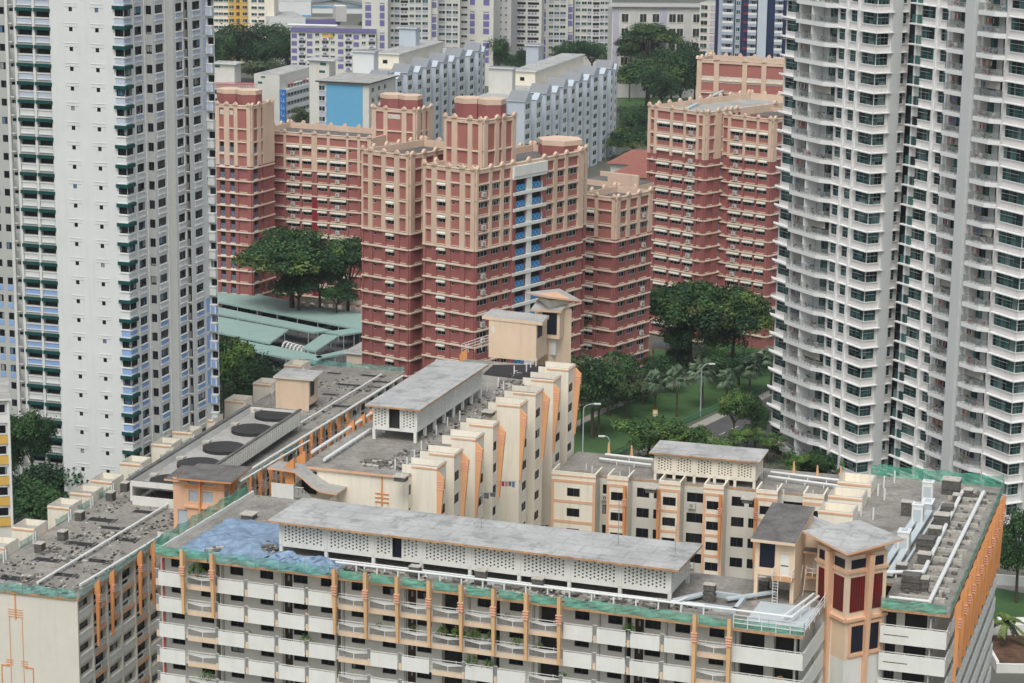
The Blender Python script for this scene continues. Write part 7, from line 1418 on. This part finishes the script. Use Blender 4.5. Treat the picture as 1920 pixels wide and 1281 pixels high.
for i, (bx, by, cy, w) in enumerate(((1122, 820, 745, 55), (1228, 775, 718, 48), (1268, 782, 710, 48), (1316, 765, 700, 54), (1362, 760, 712, 40), (1405, 745, 690, 50), (1445, 740, 672, 46), (1090, 810, 740, 30))): palm(bx, by, cy, w, 'fan', i % 3, ['fan palm beside the grey-green tree, nearest the cream block', 'fan palm just above the yellow bus stop sign', 'fan palm with a slim trunk, right of the bus stop sign', 'large fan palm behind the tall lamp post', 'small fan palm right of the tall lamp post', 'fan palm near the right end of the palm row', 'fan palm beside the edge of the white tower', 'fan palm half hidden by the last cream bay'][i], FPG)
palm(1885, 1215, 1165, 75, 'coco', 1, 'bright green coconut palm low at the right edge'); palm(497, 790, 705, 60, 'coco', 2, 'coconut palm beside the dark trees under the car park'); palm(512, 800, 735, 40, 'coco', 3, 'small coconut palm next to the white roof boxes')
# lamp posts
def lamp(bx, by, top, arm, label):
    x, y = at(bx, by, 0); zt = CH+ray(bx, top).z*(y/ray(bx, top).y); o = bpy.data.objects.new('street_lamp', None); o.location = (x, y, 0); C.objects.link(o); o['label'] = label; o['category'] = 'street lamp'; o['group'] = 'street lamps by the lawn'
    b = MB(); b.tube((x, y, 0), (x, y, zt-1.0), .13, MT['lamp_grey'], 8, .09)
    px, py, pz = x, y, zt-1.0
    for i in range(6): a = (i+1)/6*pi/2; nx, nz = x+arm*(1-cos(a))*.8, zt-1.0+sin(a)*1.0; b.tube((px, py, pz), (nx, y, nz), .08, MT['lamp_grey'], 6); px, pz = nx, nz
    b.obj('pole', o); b = MB(); s = 1 if arm > 0 else -1; G = Fr((px, y), 0); b.box(G, min(0, s*1.1), max(0, s*1.1), -.2, .2, pz-.12, pz+.1, MT['rail_white']); b.obj('lamp_head', o)
mat('lamp_grey', (.42, .48, .50), rough=.4)
lamp(1092, 872, 757, 2.2, 'street lamp with a curved arm beside the cream block'); lamp(1313, 782, 682, 1.6, 'tall street lamp in the middle of the lawn among the palms'); lamp(1142, 870, 818, -1.0, 'short white globe lamp by the road under the curved lamp')
# bus stop sign
x, y = at(1228, 800, 0); bs = bpy.data.objects.new('bus_stop_sign', None); bs.location = (x, y, 0); C.objects.link(bs); bs['label'] = 'yellow and blue bus stop sign in front of the fan palms'; bs['category'] = 'sign'
b = MB(); b.tube((x, y, 0), (x, y, 1.6), .06, MT['lamp_grey'], 6); b.obj('pole', bs); G = Fr((x, y), -10); b = MB(); b.box(G, -.45, .45, 0, .12, 2.1, 3.1, MT['mustard']); b.box(G, -.3, .3, .12, .14, 2.4, 2.85, MT['gable_white']); b.obj('yellow_panel', bs); b = MB(); b.box(G, -.4, .4, 0, .12, 1.1, 1.7, MT['sign_blue']); b.box(G, -.4, .4, 0, .1, 1.7, 2.1, MT['gable_white']); b.obj('blue_panel', bs)
# green railing along the lawn
b = MB(); mat('rail_green', (.08, .22, .16), rough=.5)
P = [at(*q, 0) for q in ((1105, 878), (1240, 815), (1345, 768), (1450, 728))]
for p, q in zip(P, P[1:]):
    G, L = fr2(p, q); b.box(G, 0, L, -.04, .04, .95, 1.05, MT['rail_green']); b.box(G, 0, L, -.03, .03, .15, .22, MT['rail_green']); n = int(L/.5)
    for i in range(n): b.box(G, i*L/n, i*L/n+.06, -.03, .03, 0, 1.0, MT['rail_green'])
b.top('lawn_railing', 'long green railing along the lower edge of the lawn', 'railing')
# shrubs: ground cover at the wall bases
mat('hedge_leaf', (.04, .085, .03), var=.5, scale=1.2)
def cover(name, pts, n, h, seed, m='hedge_leaf'):
    rr = random.Random(seed); b = MB(); P = [at(x, y, 0) for x, y in pts]
    for _ in range(n):
        w = [rr.random() for _ in P]; s = sum(w); x = sum(a*p[0] for a, p in zip(w, P))/s; y = sum(a*p[1] for a, p in zip(w, P))/s; x += rr.gauss(0, 2.5); y += rr.gauss(0, 3); z = rr.uniform(.1, h)
        a = rr.uniform(0, 6.3); d = Vector((cos(a), sin(a), rr.uniform(-.2, .8)))*rr.uniform(.2, .5); e = d.orthogonal().normalized()*.22; b.face([(x-d.x-e.x, y-d.y-e.y, z-d.z*.5), (x+e.x, y+e.y, z), (x+d.x, y+d.y, z+d.z*.5), (x-e.x, y-e.y, z+.1)], MT[m])
    b.top(name, None, None, kind='stuff')
cover('shrubbery', [(1090, 790), (1180, 745), (1240, 712), (1190, 700)], 5000, 2.6, 1); cover('shrubbery', [(1200, 715), (1330, 690), (1440, 670), (1440, 690)], 5000, 1.8, 2); cover('shrubbery', [(1440, 880), (1700, 905), (1700, 880), (1460, 850)], 5000, 2.2, 3); cover('shrubbery', [(400, 800), (520, 760), (540, 720), (420, 700)], 6000, 3, 4); cover('shrubbery', [(1150, 880), (1330, 830), (1420, 850), (1300, 880)], 5000, 2.2, 5, 'leaf_fresh'); cover('shrubbery', [(0, 1000), (160, 960), (120, 880), (0, 900)], 5000, 3, 6)
cover('shrubbery', [(1160, 290), (1215, 280), (1215, 210), (1160, 215)], 6000, 5, 7); cover('shrubbery', [(395, 130), (600, 150), (600, 120), (395, 110)], 5000, 5, 8); cover('shrubbery', [(900, 130), (1160, 150), (1160, 110), (900, 100)], 6000, 7, 9)
# void-deck columns and covered way below the red blocks
b = MB()
for i in range(9): x, y = at(560+i*17, 603+i*1.2, 0); b.prism([(x-.5, y), (x+.5, y), (x+.5, y+1), (x-.5, y+1)], 0, 4.2, MT['band_cream'])
x, y = at(558, 602, 0); b.box(Fr((x, y), -10), 0, 16, -1, 0, 4.2, 5, MT['band_cream']); b.top('covered_walkway', 'cream covered walkway behind the umbrella trees on the left', 'walkway')
x, y = at(1215, 690, 0); w = T('covered_entrance', 'cream entrance canopy with a flat roof between the lower red block and umbrella trees', 'canopy', (x+4, y, 0)); G = Fr((x, y), -25); b = MB(); b.box(G, 0, 11, -6, 0, 4.0, 4.5, MT['cream_trim'], MT['roof_slab_pale']); b.obj('roof', w.o); b = MB()
for i in range(4): b.box(G, .3+i*3.3, .9+i*3.3, -.6, 0, 0, 4, MT['cream_trim'])
b.obj('column', w.o)
# car park canopies
def canopy(pts, label, z=3.4, dz=0, group='green car park canopies'):
    P = [at(x, y, z) for x, y in pts]; cx = sum(p[0] for p in P)/len(P); cy = sum(p[1] for p in P)/len(P); t = T('car_park_canopy', label, 'canopy', (cx, cy, 0), group); b = MB()
    zz = [z+dz*(i in (0, 1)) for i in range(len(P))]; b.hexa([(p[0], p[1], q-.15) for p, q in zip(P, zz)], [(p[0], p[1], q) for p, q in zip(P, zz)], MT['canopy_green']); 
    for i in range(len(P)):
        p, q = P[i], P[(i+1) % len(P)]; G, L = fr2(p, q); b.box(G, 0, L, -.08, .06, z-.35, z-.1, MT['canopy_green']) if dz == 0 else None
    b.obj('roof_sheet', t.o); r = MB(); p, q = P[-1], P[-2]; L = math.dist(p, q); n = max(2, int(L/6))
    for i in range(n+1):
        for (p, q) in ((P[-1], P[-2]), (P[0], P[1])): k = .05+.9*i/n; x, y = p[0]+(q[0]-p[0])*k, p[1]+(q[1]-p[1])*k; x = x*.85+cx*.15 if n < 3 else x; t.rep('post', tmpl(pole_t, z-.15, .09, 'lamp_grey', 6), Fr((x, y), 0), 0, 0, 0, .3)
canopy([(395, 536), (690, 590), (690, 620), (395, 563)], 'longest green canopy along the back of the car park'); canopy([(395, 573), (622, 619), (588, 623), (395, 585)], 'narrow middle green canopy of the car park', 3.3)
canopy([(395, 591), (541, 618), (506, 643), (395, 620)], 'wide green canopy nearest the white tower', 3.6); canopy([(455, 636), (605, 668), (590, 682), (440, 650)], 'narrow green canopy lowest in the car park', 3.0); canopy([(595, 672), (662, 660), (650, 655), (592, 668)][::-1], 'short bent end of the lowest green canopy', 3.0)
canopy([(605, 626), (634, 630), (592, 658), (567, 652)], 'small tilted green canopy above the trolley bays', 3.6); canopy([(610, 622), (690, 612), (690, 620), (640, 628)], 'thin green canopy by the cream kiosk', 3.2)
x, y = at(650, 712, 0); kx = T('kiosk', 'small cream kiosk with a grey roof beside the front red block', 'kiosk', (x+2, y, 0)); G = Fr((x, y), -18); b = MB(); b.box(G, 0, 4.5, -12, 0, 0, 5.2, MT['band_cream']); b.obj('wall', kx.o); b = MB(); b.box(G, -.4, 5, -12.5, .4, 5.2, 5.6, MT['gable_white'], MT['roof_old']); b.obj('roof', kx.o); b = MB(); b.box(G, 2.8, 3.6, 0, .06, .2, 2.6, MT['door_brown']); b.obj('door', kx.o)
def car(px, py, ang, paint, label):
    x, y = at(px, py, 0); t = bpy.data.objects.new('parked_car', None); t.location = (x, y, 0); t.rotation_euler = (0, 0, 0); C.objects.link(t); t['label'] = label; t['category'] = 'car'; t['group'] = 'cars in the car park'
    G = Fr((x, y), ang); b = MB(); m = MT[paint]; side = [(-2.15, .35), (2.15, .35), (2.2, .7), (1.5, .95), (.75, 1.0), (-2.1, .95), (-2.2, .6)]
    b.hexa([G.P(u, -.85, z) for u, z in side], [G.P(u, .85, z) for u, z in side], m); b.obj('body', t); b = MB(); cab = [(-1.9, .95), (.9, .98), (.2, 1.42), (-1.3, 1.45)]
    b.hexa([G.P(u, -.74, z) for u, z in cab], [G.P(u, .74, z) for u, z in cab], MT['glass_dark']); b.obj('cabin_glass', t); b = MB(); b.box(G, -1.25, .18, -.7, .7, 1.43, 1.5, m); b.obj('roof', t)
    for u in (-1.35, 1.35):
        for n in (-.88, .68): b = MB(); b.tube(G.P(u, n, .33), G.P(u, n+.2, .33), .33, MT['tar'], 12); o_ = b.obj('wheel', t); b = MB(); b.tube(G.P(u, n-.005, .33), G.P(u, n+.205, .33), .18, MT['lamp_grey'], 8); b.obj('rim', o_)
    for s in (-1, 1): b = MB(); b.box(G, 2.16, 2.2, s*.62-.18, s*.62+.18, .58, .74, MT['rail_white']); b.obj('headlight', t)
mat('car_black', (.01, .01, .012), rough=.2, spec=.6, var=.02); mat('car_silver', (.35, .36, .37), rough=.25, spec=.6, var=.02); mat('car_red', (.25, .02, .02), rough=.25, spec=.6, var=.02); mat('car_white', (.6, .6, .6), rough=.25, var=.02); mat('car_blue', (.03, .06, .14), rough=.25, var=.02)
for i, (px, py, a, p) in enumerate(((503, 688, -12, 'car_black'), (430, 582, 60, 'car_silver'), (455, 588, 60, 'car_black'), (480, 593, 60, 'car_white'), (505, 598, 60, 'car_blue'), (530, 604, 60, 'car_silver'), (556, 609, 60, 'car_red'), (582, 614, 60, 'car_black'), (610, 618, 60, 'car_white'), (440, 652, 60, 'car_blue'), (468, 640, 60, 'car_silver'), (520, 655, 60, 'car_black'))):
    car(px, py, a, p, ['black car parked alone below the lowest green canopy', 'silver car at the left end under the longest canopy', 'black car second from the left under the longest canopy', 'white car third from the left under the longest canopy', 'dark blue car in the middle under the longest canopy', 'silver car right of the middle under the longest canopy', 'red car under the longest canopy', 'black car near the right end of the longest canopy', 'white car at the right end of the longest canopy', 'dark blue car beneath the wide canopy', 'silver car beneath the wide canopy', 'black car beside the white hoops'][i])
b_ = None
for i in range(6):
    x, y = at(536+i*7, 664+i*2.0, 0); b = MB(); R_ = 1.3; P = [(x+R_*.5*cos(a), y+R_*cos(a)*.6, 1.2+R_*sin(a)) for a in [pi*j/8 for j in range(-1, 10)]]
    for p, q in zip(P, P[1:]): b.tube(p, q, .22, MT['rail_white'], 6)
    b.top('trolley_hoop', ['leftmost white trolley hoop', 'second white trolley hoop from the left', 'third white trolley hoop from the left', 'third white trolley hoop from the right', 'second white trolley hoop from the right', 'rightmost white trolley hoop beside the tilted canopy'][i], 'trolley hoop', 'white hoops in the car park')
# lower right corner: white wall, planter box with bare soil
x, y = at(1885, 1245, 0); pb = T('planter', 'raised white planter of bare brown soil at the lower right edge', 'planter', (x+8, y+6, 0)); G = Fr(at(1868, 1262, 0), 0); b = MB(); b.box(G, 0, 22, -.4, 0, 0, 1.2, MT['white_paint']); b.box(G, 0, .4, -13, -.4, 0, 1.4, MT['white_paint']); b.box(G, 0, 22, -13.4, -13, 0, 2.0, MT['white_paint']); b.box(G, 3, 22, -15.5, -13.6, 1.0, 2.2, MT['white_paint']); b.obj('kerb', pb.o); b = MB(); b.box(G, .4, 22, -13, -.4, 0, .5, MT['soil']); b.obj('soil', pb.o)
b = MB(); G = Fr(at(1865, 1096, 0), -12); b.box(G, 0, 30, -.3, 0, 0, 1.5, MT['white_paint']); b.top('boundary_wall', 'low white boundary wall behind the lawn at the right edge', 'wall')
# garden shelter by the white tower
x, y = at(1475, 855, 0); sh = T('garden_shelter', 'timber deck and grey shelter roof at the left foot of the white tower', 'shelter', (x, y, 0)); G = Fr((x, y), -40); b = MB(); b.box(G, -2, 12, -4, 0, 3.6, 3.9, MT['roof_old']); b.obj('roof', sh.o); b = MB(); b.box(G, -2, 12, -.2, .1, 0, 1.6, MT['timber_dark']); b.obj('deck_screen', sh.o)
# haze
b = MB(); X0, X1, Y0, Y1, Z0_, Z1_ = -3050, 3050, -450, 5260, -14, 118
b.prism([(X0, Y0), (X1, Y0), (X1, Y1), (X0, Y1)], Z0_, Z1_, bpy.data.materials.new('haze')); hm = b.mats[0]; hm.use_nodes = True; nt = hm.node_tree; nt.nodes.remove(nt.nodes['Principled BSDF']); v = nt.nodes.new('ShaderNodeVolumePrincipled'); v.inputs['Density'].default_value = .00008; v.inputs['Color'].default_value = (.86, .93, 1, 1); v.inputs['Anisotropy'].default_value = .2; nt.links.new(v.outputs[0], nt.nodes['Material Output'].inputs['Volume'])
b.top('haze', None, None, kind='stuff')
flush()
